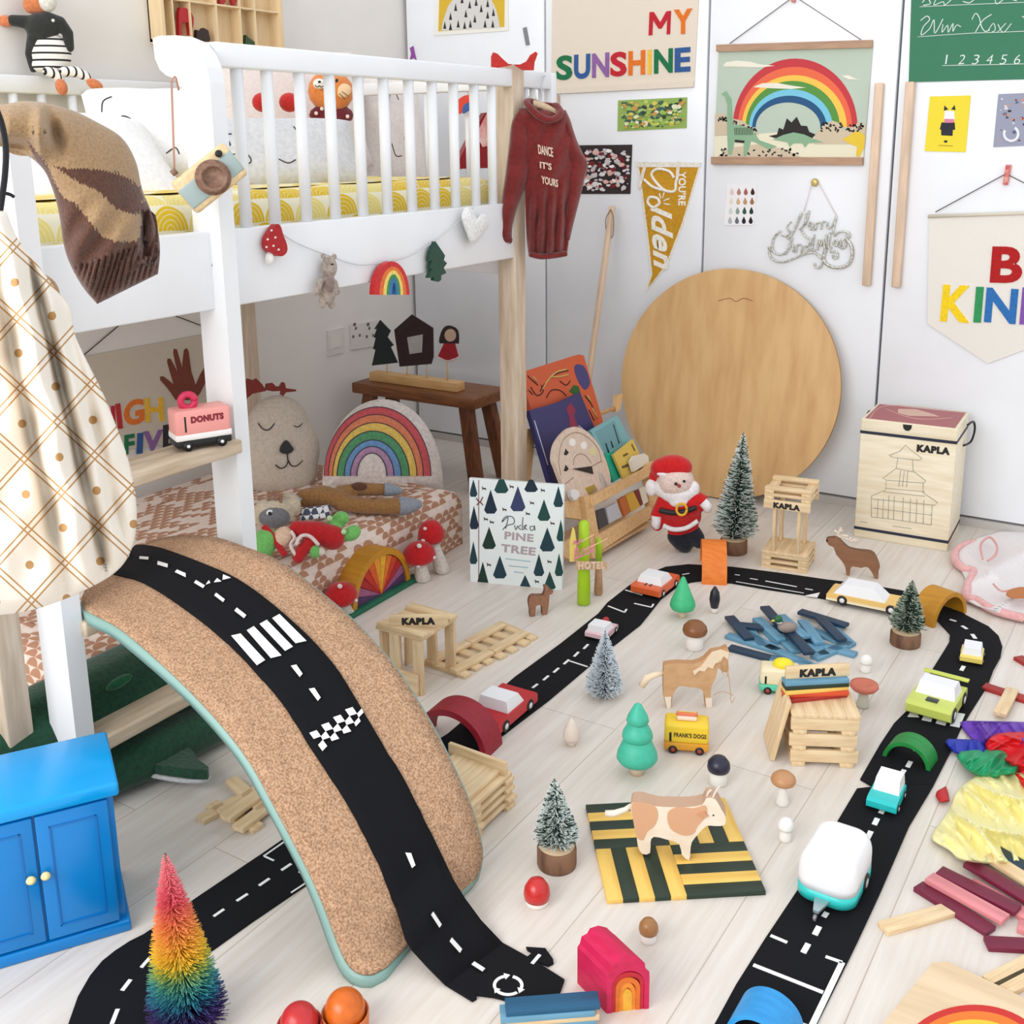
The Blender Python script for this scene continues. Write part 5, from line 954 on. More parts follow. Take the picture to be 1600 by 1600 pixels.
for k in range(6):
    P = []
    for i in range(n+1):
        row = []
        for j in range(6):
            t = j/5; l = lx[k]+(lx[k+1]-lx[k])*t; r = rx_[k]+(rx_[k+1]-rx_[k])*t; tt = tp[k]+(tp[k+1]-tp[k])*t; x, y = (l+r)/2-(r-l)/2*cos(pi*i/n), 1222-(1222-tt)*sin(pi*i/n); x, y = zq(x, y); row.append(PP.p(x, y, bump_off(x, y)+.0012+.003*sin(pi*t)))
        P.append(row)
    mb.grid(P, k)
obj('rainbow_bands', mb, [M(c, .95, 'fabric') for c in cc], a)
mb = MB()
for k in range(7):
    pts = []
    for i in range(n+1):
        x, y = zq((lx[k]+rx_[k])/2-(rx_[k]-lx[k])/2*cos(pi*i/n), 1222-(1222-tp[k])*sin(pi*i/n)); pts.append(PP.p(x, y, bump_off(x, y)+.0022))
    mb.tube(pts, .0013, 5)
obj('stitched_lines', mb, M((70, 60, 76), .9), a)
# stool with puppet stand
sy = 2.82; tz = at(745, 606, 1, sy).z; brn = M((134, 84, 44), .5, 'woodx', 2, (98, 54, 28)); brd = M((128, 76, 40), .5, 'woodz', 2, (84, 44, 22))
xa, xb = at(556, 620, 1, sy-.08).x, at(747, 620, 1, sy-.08).x
tz = at(744, 640, 1, sy-.1).z+.032; a = thing('wooden_stool', 'low rustic brown wooden stool behind the rainbow cushion', 'stool', ((xa+xb)/2, sy, 0))
obj('seat', MB().box(((xa+xb)/2, sy, tz-.018), (xb-xa, .2, .036), None, 0, .005), brn, a)
for x, y, dx, dy in ((xb-.06, sy-.06, .05, -.02), (xb-.06, sy+.06, .05, .02), (xa+.05, sy-.06, -.04, -.02), (xa+.05, sy+.06, -.04, .02)):
    p, q = V((x, y, tz-.036)), V((x+dx, y+dy, .0)); d = q-p; x_, y_, n_ = basis(d, (0, 1, 0)); obj('leg', MB().box((p+q)/2+V((0, 0, .004)), (.042, .034, d.length-.006), rotm(x_, y_, n_), 0, .003), brd, a)
PP = PL((0, sy-.03, 0), (0, -1, 0)); b0, b1 = PP.p(584, 604), PP.p(720, 592); a = thing('puppet_stand', 'pale wooden bar holding stick puppets on the stool', 'puppet stand', ((b0.x+b1.x)/2, sy-.03, tz))
obj('bar', MB().box(((b0.x+b1.x)/2, sy-.03, tz+.016), (b1.x-b0.x, .045, .03), None, 0, .002), M((222, 180, 124), .5, 'woodx', 2, (204, 160, 104)), a)
def stick(x, y0, y1, par): p = PP.p(x, y1); p2 = V((p.x, sy-.03, tz+.0315)); obj('stick', MB().tube([p2, PP.p(x, y0)], .0026, 8), M((222, 186, 140), .6), par)
fq = zf(350, 400, .28125)
a = thing('tree_puppet', 'dark felt fir tree puppet on a stick, left on the puppet stand', 'stick puppet', (PP.p(605, 590).x, sy-.03, tz+.031)); obj('tree', PP.poly(MB(), fq((870, 355), (838, 405), (852, 405), (836, 450), (846, 455), (832, 515), (845, 520), (825, 608), (968, 592), (928, 505), (945, 495), (910, 450), (928, 415)), .004), felt((22, 34, 34)), a); stick(605, 570, 600, a)
a = thing('house_puppet', 'dark brown felt house puppet with a grey window on sticks', 'stick puppet', (PP.p(650, 590).x, sy-.03, tz+.031)); obj('house', PP.poly(MB(), fq((1042, 325), (945, 410), (950, 450), (975, 615), (1150, 600), (1162, 560), (1160, 400)), .004, -.001), felt((48, 22, 26)), a)
mb = MB(); PP.poly(mb, fq((1018, 452), (1105, 435), (1100, 535), (1032, 545)), .001, .003); obj('window', mb, felt((188, 182, 180)), a); stick(636, 572, 592, a); stick(667, 568, 588, a)
a = thing('girl_puppet', 'little girl puppet with dark hair and red dress, right on the puppet stand', 'stick puppet', (PP.p(700, 590).x, sy-.03, tz+.031))
obj('hair', PP.poly(MB(), spx(fq((1250, 385), (1215, 410), (1198, 478), (1230, 485), (1290, 485), (1306, 480), (1300, 410)), 3), .004), felt((42, 20, 26)), a); obj('face', PP.dot(MB(), *fq(1258, 440), 9, 10, .001, .004), felt((206, 176, 150)), a)
obj('dress', PP.poly(MB(), fq((1225, 485), (1285, 485), (1305, 560), (1245, 580), (1190, 560)), .004), felt((166, 20, 34)), a); obj('trim_fur', PP.stroke(MB(), fq((1190, 562), (1245, 584), (1305, 563)), 3, .003), felt((230, 210, 204)), a); stick(699, 562, 584, a)
Z3 = V((0, 0, 1))
def hdir(a, b): d = V(b)-V(a); d.z = 0; return d.normalized()
# ---------------------------------------------------------------- soft toys on the low mattress
MZ = .168
def onm(x, y): return at(x, y, 2, MZ)
zq = zf(380, 740, .2)
PP = facing(at(560, 805, 2, MZ)+V((0, 0, 0)), .9, (.6, -.5, 0)); tan = M((150, 108, 62), .95, 'plush', 1, (130, 90, 48)); grf = M((140, 146, 156), .95, 'plush')
a = thing('donkey_toy', 'long brown soft toy with dark patches and grey hooves lying on the low mattress', 'soft toy', PP.p(560, 805))
blob('body', [limb(PP, zq((480, 190), (620, 170), (760, 200)), [15, 17, 15], .02), limb(PP, zq((760, 150), (900, 120), (1110, 125)), [12, 11, 10], .015), limb(PP, zq((760, 230), (950, 250), (1215, 255)), [13, 13, 14], .02)], tan, a, vox=.005)
for q, r in ((((1100, 125), (1170, 128), (1215, 135)), [10.5, 10.5, 6]), (((1215, 255), (1290, 250), (1360, 240)), [15, 14, 8])):
    mb = MB(); P = [PP.p(*zq(*p), .018) for p in q]; s_ = mpp(P[0]); mb.tube(smooth_pts(P, 4), [s_*(r[0]+(r[2]-r[0])*(i/8)**2) for i in range(9)], 14); mb.ell(P[-1], r[2]*s_); obj('hoof', mb, grf, a)
for x, y in ((905, 100), (1020, 220)): obj('dark_patch', ball(MB(), PP, *zq(x, y), 13, 7.5, .031, 0, 0, 5), M((92, 54, 32), .95, 'plush'), a)
PP = facing(at(440, 830, 2, MZ)+V((0, 0, 0)), .45, (.75, -.5, 0)); a = thing('grey_mouse_toy', 'grey and cream soft toy head with a striped scarf lying behind the green elf', 'soft toy', PP.p(435, 830))
blob('head', [bp(PP, *zq(240, 300), 32, 24, .02), bp(PP, *zq(370, 240), 16, 19, .01, .3), bp(PP, *zq(150, 320), 14, 20, .01)], M((206, 192, 168), .95, 'plush'), a, vox=.004)
obj('muzzle', ball(MB(), PP, *zq(245, 345), 25, 17, .045, 0, 0), M((118, 118, 122), .95, 'plush'), a)
obj('eye_white', ball(MB(), PP, *zq(210, 310), 6, 6, .064, 0, 0, 3), M((236, 236, 240)), a); obj('eye', ball(MB(), PP, *zq(208, 312), 3, 3, .070, 0, 0, 2), BLACK, a)
obj('ear', puff(MB(), PP, [(*zq(345, 215), *zq(375, 150)), (*zq(385, 225), *zq(420, 165)), (*zq(420, 240), *zq(465, 200))], .012, None, 10, 10, .006), M((190, 186, 186), .95, 'fabric', .3, (120, 124, 136)), a)
obj('bow', PP.stroke(MB(), zq((190, 210), (240, 140), (250, 200), (300, 170), (290, 230)), 5, .05), M((150, 110, 90), .9, 'fabric'), a)
def chk(nt, N, L, b):
    tc = N.new('ShaderNodeTexCoord'); c = N.new('ShaderNodeTexChecker'); c.inputs['Scale'].default_value = 70; L.new(tc.outputs['Object'], c.inputs[0]); c.inputs[1].default_value = lin((226, 224, 226)); c.inputs[2].default_value = lin((70, 78, 96)); L.new(c.outputs[0], b.inputs[0])
obj('striped_scarf', puff(MB(), PP, [(*zq(450, 270), *zq(680, 240)), (*zq(440, 320), *zq(685, 290)), (*zq(440, 370), *zq(665, 350))], .012, None, 16, 10, .006), nodemat('checked_wool', chk, .9), a)
PP = facing(at(480, 872, 2, MZ), .6, (.7, -.55, 0)); a = thing('elf_toy', 'red and green elf soft toy lying down with green feet toward the cushions', 'soft toy', PP.p(480, 872)); gr = M((116, 186, 98), .95, 'plush', 1, (98, 168, 82)); rd = M((186, 18, 26), .95, 'plush')
blob('hood', [bp(PP, *zq(165, 545), 20, 27, .015, -.4)], gr, a); obj('hood_trim', PP.stroke(MB(), zq((160, 410), (220, 480), (280, 570), (330, 640)), 11, .03), rd, a)
obj('face', ball(MB(), PP, *zq(305, 500), 15, 19, .022, 0, -.5), M((226, 192, 164), .9, 'plush'), a)
blob('coat', [limb(PP, zq((420, 430), (560, 450), (700, 500)), [13, 17, 20], .02), limb(PP, zq((530, 540), (460, 600), (430, 660)), [12, 11, 9], .03)], rd, a)
obj('white_collar', PP.stroke(MB(), zq((370, 450), (400, 500), (370, 560), (410, 640)), 6, .035), M((236, 214, 210), .95, 'plush'), a); obj('white_cuff', PP.stroke(MB(), zq((410, 560), (450, 490), (520, 490), (590, 560)), 6, .05), M((236, 214, 210), .95, 'plush'), a)
blob('foot', [bp(PP, *zq(765, 350), 13, 12, .02), bp(PP, *zq(710, 370), 8, 8, .02), limb(PP, zq((690, 380), (740, 440)), [7, 8], .02)], gr, a); blob('foot', [bp(PP, *zq(850, 465), 16, 12, .025, .6), limb(PP, zq((780, 490), (820, 480)), [9, 9], .02)], gr, a)
obj('glove', ball(MB(), PP, *zq(560, 610), 9, 11, .035), gr, a); obj('hand', ball(MB(), PP, *zq(605, 612), 7, 7, .035), M((226, 214, 200), .9, 'plush'), a)
for x, y in ((675, 348), (785, 455)): obj('bobble', ball(MB(), PP, *zq(x, y), 4.5, 4.5, .042), M((190, 224, 166), .9, 'plush'), a)
# felt toadstools by the mattress
def toadstool(label, cap, stem, base, dots, rx, ry, tilt=0, name='felt_toadstool', cm=None, sr=None, cone=False):
    p0 = at(*base); PPt = facing(p0, 0); a = thing(name, label, 'soft toy', p0); s_ = mpp(p0); t = PPt.p(*cap)
    cm = cm or M((192, 12, 20), .95, 'plush', 1, (170, 8, 16)); h = t-p0; up = (V((h.x*.4, h.y*.4, h.z))).normalized(); x_, y_, n_ = basis(up, (0, 1, 0)); RR = rotm(x_, y_, n_)
    r_ = rx*s_; hh = ry*s_; tc = p0+V((h.x, h.y, h.z))
    prof = [(0, -.35*hh), (r_*.8, -.42*hh), (r_*.97, -.2*hh), (r_, .05*hh), (r_*.9, .45*hh), (r_*.62, .82*hh), (r_*.3, .98*hh), (0, hh)] if not cone else [(0, -.7*hh), (r_*.85, -.72*hh), (r_, -.5*hh), (r_*.9, -.1*hh), (r_*.6, .5*hh), (r_*.4, .85*hh), (0, hh)]
    obj('cap', MB().lathe(prof, tc, RR, 24), cm, a)
    w_ = (sr or rx*.42)*s_; d = tc-p0; obj('stem', MB().lathe([(w_*.9, .001), (w_*1.15, .1*d.z), (w_*.85, .6*d.z), (w_*.7, d.z*.9)], (p0.x, p0.y, 0), rotm((1, 0, 0), (0, 1, 0), V((d.x, d.y, d.z))/max(d.z, .01)) if abs(d.x)+abs(d.y) > .001 else None, 16), M((226, 216, 206), .95, 'plush'), a)
    mb = MB()
    for x, y, q in dots: ball(mb, PPt, x, y, q, q*.9, r_*.62, 0, 0, q*1.2)
    if dots: obj('dots', mb, M((240, 224, 222), .95, 'plush'), a)
    return a
toadstool('tall red toadstool toy with white dots beside the low mattress corner', (674, 836), 0, (692, 895), [(664, 826, 3), (683, 836, 5), (661, 845, 3.5)], 21, 24, sr=11)
toadstool('red toadstool toy with white dots between the arch toy and the tall toadstool', (655, 868), 0, (661, 908), [(655, 853, 4), (653, 883, 4.5), (678, 871, 3)], 26, 22, sr=11)
toadstool('red toadstool toy with white dots half hidden by the cork board', (532, 932), 0, (545, 962), [(531, 916, 4), (556, 938, 3), (527, 946, 3)], 27, 22, sr=11)
# ochre arch with sunrise fan and green base
fl_, fr_ = at(549, 970), at(656, 908); e1 = hdir(fl_, fr_); e2 = V((-e1.y, e1.x, 0)); LW = (fr_-fl_).length; R_ = LW*.415
if e2.dot(EYE-fl_) > 0: e2 = -e2
cx_ = (fl_+fr_)/2+e2*.012+V((0, 0, .012)); Rx = rotm(e1, Z3, -e2); och = M((198, 140, 30), .55, 'wood', 1.4, (184, 124, 22))
def ring(mb, c, e1, e2, R0, R1, y0, y1, a0=0, a1=180, n=28, m=0, kz=1.0):
    P = [c+e1*(R1*cos(radians(a0+(a1-a0)*i/n)))+Z3*(R1*kz*sin(radians(a0+(a1-a0)*i/n)))+e2*y0 for i in range(n+1)]
    if R0 > 0: P += [c+e1*(R0*cos(radians(a1+(a0-a1)*i/n)))+Z3*(R0*kz*sin(radians(a1+(a0-a1)*i/n)))+e2*y0 for i in range(n+1)]
    elif a1-a0 < 179: P.append(c+e2*y0)
    k0 = len(mb.f); mb.prism(P, e2, y1-y0, m)
    for i in range(k0+2, len(mb.f)): mb.s[i] = False
    return mb
a = thing('sunrise_arch_toy', 'ochre wooden arch with a red and orange sunrise fan on a green base', 'wooden toy', (fl_+fr_)/2)
obj('green_base', MB().box((fl_+fr_)/2+e2*.016+V((0, 0, .006)), (LW+.02, .03, .012), rotm(e1, e2, Z3), 0, .003), M((16, 104, 74), .6, 'wood'), a)
obj('arch', ring(MB(), cx_, e1, e2, R_*.86, R_, 0, .075, kz=1.02), och, a)
fan = [(86, 52, 96), (160, 90, 130), (176, 20, 24), (196, 40, 24), (222, 90, 24), (232, 150, 30), (236, 176, 40), (226, 120, 30), (210, 60, 28), (180, 18, 26), (150, 84, 130), (80, 44, 90)]
for i, c in enumerate(fan): obj('fan_ray', ring(MB(), cx_, e1, e2, 0, R_*.84, .004, .02, 180-15*(i+1)+.6, 180-15*i-.6, 4, kz=1.02), M(c, .55, 'wood', 1), a)
# ---------------------------------------------------------------- green crocodile cushion
crm = M((14, 70, 46), .95, 'plush', .8, (8, 52, 34)); p_ = at(345, 1128, 0, -1.62)
b0 = at(20, 1110, 0, -1.60); a = thing('crocodile_cushion', 'long dark green crocodile cushion behind the ladder steps with its tail on the floor', 'cushion', (-1.58, 1.15, 0))
blob('body', [('t', [V((-1.60, .84, .1)), V((-1.59, 1.0, .1)), V((-1.59, 1.2, .1)), V((-1.59, 1.36, .095)), V((-1.59, 1.5, .08))], [.085, .095, .095, .088, .07]), ('t', [V((-1.50, .98, .04)), V((-1.47, 1.1, .045)), V((-1.46, 1.24, .04)), V((-1.44, 1.4, .035))], [.038, .044, .04, .03])], crm, a, vox=.01, smooth=5)
tail = [(190, 1212), (203, 1194), (222, 1180), (240, 1172), (262, 1168), (275, 1164), (284, 1175), (292, 1178), (300, 1185), (306, 1192), (309, 1200), (318, 1206), (327, 1213)]
TP = PL((0, 0, .03), (0, 0, 1)); mb = MB(); TP.poly(mb, tail+[(325, 1218), (300, 1217), (270, 1213), (240, 1208), (215, 1200), (203, 1204)], .018); obj('tail', mb, crm, a)
mb = MB(); FP2 = PL((0, 0, .024), (0, 0, 1)); FP2.stroke(mb, [(178, 1216), (203, 1203), (240, 1212), (280, 1219), (315, 1220), (328, 1214)], 8); obj('white_underside', mb, M((206, 206, 208), .95, 'plush'), a)
mb = MB(); FP2.stroke(mb, [(225, 1184), (255, 1168), (290, 1148), (325, 1136), (342, 1135)], 7); obj('white_edge', mb, M((206, 206, 208), .95, 'plush'), a)
for x, y, rx, ry, t in ((128, 1098, 8, 22, -.25), (186, 1066, 22, 8, .55)): obj('back_spike', ball(MB(), facing(at(x, y, 0, -1.51)), x, y, rx, ry, .0, 0, t if rx < ry else .6, 9), M((20, 96, 58), .95, 'plush', .8), a)
# ---------------------------------------------------------------- blue toy cabinet
fr_ = at(204, 1453); fl_ = at(0, 1514); e1 = hdir(fl_, fr_); e2 = V((-e1.y, e1.x, 0)); t0 = atp(179, 1221, fr_, e1); zt = at(178, 1221, 0, fr_.x).z
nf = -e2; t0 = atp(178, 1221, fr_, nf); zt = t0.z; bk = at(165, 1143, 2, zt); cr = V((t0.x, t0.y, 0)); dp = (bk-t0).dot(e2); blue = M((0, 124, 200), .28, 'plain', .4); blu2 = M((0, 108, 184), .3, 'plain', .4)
dp = max(.09, min(.2, dp)); o = V((fr_.x, fr_.y, 0)); W_ = .30; a = thing('blue_toy_cabinet', 'bright blue toy cupboard with two panelled doors at the bottom left', 'toy cupboard', o-e1*W_/2+e2*dp/2)
RM = rotm(e1, e2, Z3)
def cb(x0, x1, y0, y1, z0, z1, mb=None, bev=.002): mb = mb or MB(); return mb.box(o+e1*(x0+x1)/2+e2*(y0+y1)/2+Z3*(z0+z1)/2, (x1-x0, y1-y0, z1-z0), RM, 0, bev)
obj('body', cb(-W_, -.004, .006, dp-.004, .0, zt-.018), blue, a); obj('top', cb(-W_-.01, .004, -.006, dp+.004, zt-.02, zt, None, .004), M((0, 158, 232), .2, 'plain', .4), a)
obj('plinth', cb(-W_-.004, .002, -.002, dp, 0, .018, None, .003), blue, a)
dw = .112
gx = -(at(60, 1378, 0, o.x)-o).length; gxp = atp(64, 1380, o+e2*.0, nf); gx = (gxp-o).dot(e1)
for x0, x1, kx in ((gx+.0015, -.012, (71, 1364)), (gx-(-.012-gx)-.001, gx-.0015, (48, 1371))):
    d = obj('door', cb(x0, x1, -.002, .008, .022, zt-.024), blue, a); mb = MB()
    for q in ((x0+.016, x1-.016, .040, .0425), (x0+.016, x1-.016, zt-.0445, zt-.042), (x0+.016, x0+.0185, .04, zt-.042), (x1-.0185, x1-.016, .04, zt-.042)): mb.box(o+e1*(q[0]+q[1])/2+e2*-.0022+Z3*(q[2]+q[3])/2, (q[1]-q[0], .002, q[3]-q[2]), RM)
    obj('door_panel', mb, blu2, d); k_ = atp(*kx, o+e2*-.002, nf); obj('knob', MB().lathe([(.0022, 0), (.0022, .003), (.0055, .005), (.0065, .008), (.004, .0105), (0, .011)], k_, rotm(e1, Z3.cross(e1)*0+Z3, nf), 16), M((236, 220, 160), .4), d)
# ---------------------------------------------------------------- building planks
PLK = (.1178, .0236, .0078); PCOL = {'pine': PINE, 'red': M((170, 44, 40), .5, 'wood'), 'maroon': M((118, 26, 58), .5, 'wood'), 'pink': M((226, 142, 146), .5, 'wood'), 'navy': M((30, 58, 84), .5, 'wood'), 'blue': M((104, 156, 184), .5, 'wood'), 'green': M((36, 54, 40), .5, 'wood'), 'yellow': M((240, 200, 104), .5, 'wood', 1, (226, 180, 84)), 'orange': M((214, 80, 44), .5, 'wood'), 'teal': M((26, 88, 124), .5, 'wood')}
_pm = {}
PN = {'pine': 'building_plank', }
def plank(c, L, W, key='pine', label='plain pine building plank', group=None, sc=1.0):
    if key not in _pm: _pm[key] = MB().box((0, 0, 0), PLK, None, 0, .0008).mesh('building_plank', PCOL[key])
    o = bpy.data.objects.new('building_plank', _pm[key]); C.objects.link(o); L = V(L).normalized(); W = V(W); W = (W-L*W.dot(L)).normalized(); m = rotm(L, W, L.cross(W)).to_4x4(); m.translation = V(c); o.matrix_world = m
    return tag(o, label, 'building plank', group)
def kplank(c, L, W, label, nrm):
    p = plank(c, L, W, 'pine', label); mb = MB(); L = V(L).normalized(); W = V(W).normalized(); nrm = V(nrm)
    tlocal(mb, 'KAPLA', V(c)+nrm*.0039-L*.034-W*.0075, L, W, .068, .014, .0005, .085, n=nrm); R_ = p.matrix_world.inverted(); mb.v = [R_@v for v in mb.v]; t = obj('lettering', mb, INK, None, (0, 0, 0)); t.parent = p; return p
T_ = .0078
# tower with the lettered sign by the round board
o = at(1189, 886); q = at(1259, 896.7); e1 = hdir(o, q); e2 = V((-e1.y, e1.x, 0)); G = 'pine planks of the tall open tower by the round board'; lb = 'pine plank in the tall open tower beside the round board'
A = lambda x, y, z: o+e1*x+e2*y+Z3*z
for k in range(6):
    z = k*T_+T_/2
    for w_ in ((.0125, .1055) if k < 5 else (.0125, .036, .059, .082, .1055)): plank(A(.059, w_, z) if k % 2 == 0 else A(w_, .059, z), e1 if k % 2 == 0 else e2, e2 if k % 2 == 0 else e1, 'pine', lb, G)
zc_ = 6*T_
for x in (.028, .09):
    for y in (.014, .104): plank(A(x, y, zc_+.0589), Z3, e2, 'pine', lb, G)
zt_ = zc_+.1178
kplank(A(.059, .0005, zt_+.0118), e1, Z3, 'pine plank with bold black lettering on the front of the tall open tower', -e2); plank(A(.059, .117, zt_+.0118), e1, Z3, 'pine', lb, G)
zr = zt_+.0236
for w_ in (.0125, .1055): plank(A(w_, .059, zr+T_/2), e2, e1, 'pine', lb, G)
for w_ in (.0125, .038, .1055): plank(A(.059, w_, zr+T_*1.5), e1, e2, 'pine', lb, G)
for w_ in (.0125, .1055): plank(A(w_, .059, zr+T_*2.5), e2, e1, 'pine', lb, G)
for w_ in (.0125, .1055): plank(A(.059, w_, zr+T_*3.5), e1, e2, 'pine', lb, G)
# little house behind the cork board
o = at(661, 1088); e1 = V((-1, 0, 0)); e2 = V((0, 1, 0)); G = 'pine planks of the little house behind the cork board'; lb = 'pine plank of the little open house behind the cork board'
A = lambda x, y, z: o+e1*x+e2*y+Z3*z
for x, y, w_ in ((.012, .004, e1), (.07, .004, e1), (.112, .02, e2), (.004, .02, e2) if 0 else (.012, .114, e1), (.06, .114, e1), (.112, .1, e2), (.03, .004, e1) if 0 else (.112, .06, e2)): plank(A(x, y, .0589), Z3, w_, 'pine', lb, G)
plank(A(.0665, -.0045, .034), e1, Z3, 'pine', lb, G); plank(A(.0665, -.0045, .012), e1, Z3, 'pine', lb, G)
for i in range(5): plank(A(.059, .0125+.0242*i, .1178+T_/2), e1, e2, 'pine', lb, G)
for y in (.011, .107): plank(A(.055, y, .1178+T_*1.5), e1, e2, 'pine', lb, G)
kc = A(.055, .035, .1178+T_*1.0+.0118+.004); s0, s1 = PL(kc, (0, -1, 0)).p(612, 962), PL(kc, (0, -1, 0)).p(697, 950); kd = (s1-s0); kd.y = 0; kd = V((1, 0, 0)); kd = V((.84, .54, 0)).normalized(); kplank(V(((s0.x+s1.x)/2, kc.y, .1178+2*T_+.0118)), kd, Z3, 'pine plank with bold black lettering on the roof of the little house', (kd.y, -kd.x, 0))
# railway ladder of planks beside it
o = at(697, 1046); q = at(795, 994); e1 = hdir(o, q); e2 = V((-e1.y, e1.x, 0)); G = 'pine planks laid as a toy railway beside the little house'; lb = 'pine plank laid flat in the toy railway beside the little house'
for i in range(7): plank(o+e1*(.0+.038*i)+e2*(.0+R.uniform(-.006, .006))+Z3*T_/2, e2+e1*R.uniform(-.1, .1), e1, 'pine', lb, G)
for j in range(2):
    for y in (.034, -.034): plank(o+e1*(.045+.12*j)+e2*y+Z3*T_*1.5, e1+e2*R.uniform(-.03, .03), e2, 'pine', lb, G)
# pile right of the cork board
o = at(742, 1316); e1 = V((-1, .02, 0)).normalized(); e2 = V((0, 1, 0)); G = 'pine planks of the crossed pile right of the cork board'; lb = 'pine plank in the crossed pile right of the cork board'
for k in range(8):
    z = k*T_+T_/2+.0002*k
    for w_ in ((.012, .106) if k % 2 == 0 else (.014, .04, .066, .092)): 
        j = R.uniform(-.007, .007); plank(o+(e1*(.059+j)+e2*w_ if k % 2 == 0 else e1*w_+e2*(.059+j))+Z3*z, e1 if k % 2 == 0 else e2, e2 if k % 2 == 0 else e1, 'pine', lb, G)
plank(o+e1*.062+e2*.1+Z3*(8*T_+.0135), e1, Z3, 'pine', 'pine plank standing on edge on top of the pile right of the cork board')
for i in range(4): plank(o+e1*(.026+.024*i)+e2*.05+Z3*(8*T_+T_/2+.0016), e2, e1, 'pine', lb, G)
# loose planks left of the board
G = 'loose pine planks on the floor under the cork board'; lb = 'loose pine plank on the floor left of the cork board'
for (x, y), (x2, y2), l in (((345, 1268), (375, 1252), 0), ((388, 1290), (345, 1268), 0), ((398, 1262), (375, 1240), 1), ((360, 1272), (418, 1236), 1), ((392, 1290), (428, 1262), 1), ((372, 1282), (412, 1252), 2)):
    p, q = at(x, y), at(x2, y2); plank((p+q)/2+Z3*(T_*(l+.5)), q-p, (-(q-p).y, (q-p).x, 0), 'pine', lb, G)
# stack with coloured planks
o = at(1233, 1197); q = at(1338, 1201); e1 = hdir(o, q); e2 = V((-e1.y, e1.x, 0)); G = 'pine planks of the square stack right of the yellow van'; lb = 'pine plank in the square stack under the coloured planks'
A = lambda x, y, z: o+e1*x+e2*y+Z3*z; z = 0
for lv in range(3):
    for w_ in (.016, .1): plank(A(w_, .059, z+T_/2), e2, e1, 'pine', lb, G)
    z += T_
    for w_ in (.006, .112): plank(A(.059+R.uniform(-.003, .003), w_, z+.0118), e1, Z3, 'pine', lb, G)
    z += .0236
for i in range(5): plank(A(.0125+.0236*i, .059, z+T_/2), e2, e1, 'pine', lb, G)
z += T_; 
ct = A(.05, .062, 0)
for k, (key, an, lab) in enumerate((('red', 12, 'red plank, lowest of the coloured planks on the square stack'), ('orange', 4, 'orange plank on the square stack under the yellow one'), ('yellow', 9, 'yellow plank among the coloured planks on the square stack'), ('green', 7, 'dark green plank just under the blue plank on the square stack'), ('blue', 6, 'light blue plank topmost of the flat coloured planks on the square stack'))):
    d = rotm(e1, e2, Z3)@rz(radians(an+4))@V((1, 0, 0)); plank(V((ct.x, ct.y, z+T_/2+T_*k)), d, (-d.y, d.x, 0), key, lab)
d = rotm(e1, e2, Z3)@rz(radians(10))@V((1, 0, 0)); kplank(V((ct.x, ct.y, z+5*T_+.0118))+V((-d.y, d.x, 0))*.004+d*.004, d, Z3, 'pine plank with bold black lettering on top of the square stack', (d.y, -d.x, 0))
for i in range(4): 
    p = A(-.028, .024+.022*i, .0); q = A(-.006, .024+.022*i, .1); dd = (q-p).normalized(); plank(p+dd*.0595+Z3*.001, dd, e2, 'pine', 'pine plank leaning on the left side of the square stack', 'pine planks leaning on the square stack')
# blue lake of planks
G1, G2 = 'light blue planks of the scattered lake', 'navy planks of the scattered lake'
for key, x, y, x2, y2, l in (('blue', 1178, 968, 1222, 1012, 0), ('blue', 1196, 975, 1256, 1035, 0), ('blue', 1222, 972, 1262, 1010, 0), ('blue', 1236, 985, 1300, 1036, 0), ('blue', 1150, 985, 1226, 1024, 0), ('blue', 1262, 985, 1330, 1012, 0), ('blue', 1196, 1012, 1268, 1044, 0), ('blue', 1270, 1008, 1322, 1022, 0), ('blue', 1132, 994, 1215, 1020, 0), ('blue', 1262, 1036, 1336, 1004, 0), ('blue', 1160, 975, 1196, 1018, 0), ('blue', 1290, 975, 1330, 1010, 0), ('navy', 1153, 1018, 1206, 1032, 0), ('blue', 1215, 1035, 1280, 1046, 0), ('blue', 1165, 958, 1240, 1027, 1), ('blue', 1243, 963, 1292, 1030, 1), ('navy', 1250, 963, 1322, 985, 1),
                             ('navy', 1138, 970, 1172, 1008, 1), ('navy', 1160, 985, 1230, 992, 1), ('navy', 1181, 946, 1240, 1012, 2), ('navy', 1226, 990, 1270, 1042, 2), ('navy', 1277, 975, 1318, 1017, 2), ('blue', 1208, 965, 1270, 1020, 2)):
    p, q = at(x, y), at(x2, y2); plank((p+q)/2+Z3*(T_*(l+.5)), q-p, (-(q-p).y, (q-p).x, 0), key, ('light blue' if key == 'blue' else 'navy blue')+' plank in the scattered plank lake under the duck', G1 if key == 'blue' else G2)
# striped square of planks under the cow
o = at(948.8, 1413); q = at(1194.8, 1399); e1 = hdir(o, q); e2 = V((-e1.y, e1.x, 0)); w = .0236; U = .118
for qx in range(2):
    for qy in range(2):
        hor = (qx+qy) % 2 == 1
        for i in range(5):
            key = ('green', 'yellow')[i % 2] if hor else ('yellow', 'green')[i % 2]
            c = o+e1*(qx*U+(U/2 if hor else w*(i+.5)))+e2*(qy*U+(w*(i+.5) if hor else U/2))+Z3*T_/2
            plank(c, e1 if hor else e2, e2 if hor else e1, key, ('dark green' if key == 'green' else 'yellow')+' plank lying flat in the striped square under the cow', ('green' if key == 'green' else 'yellow')+' planks of the striped square')
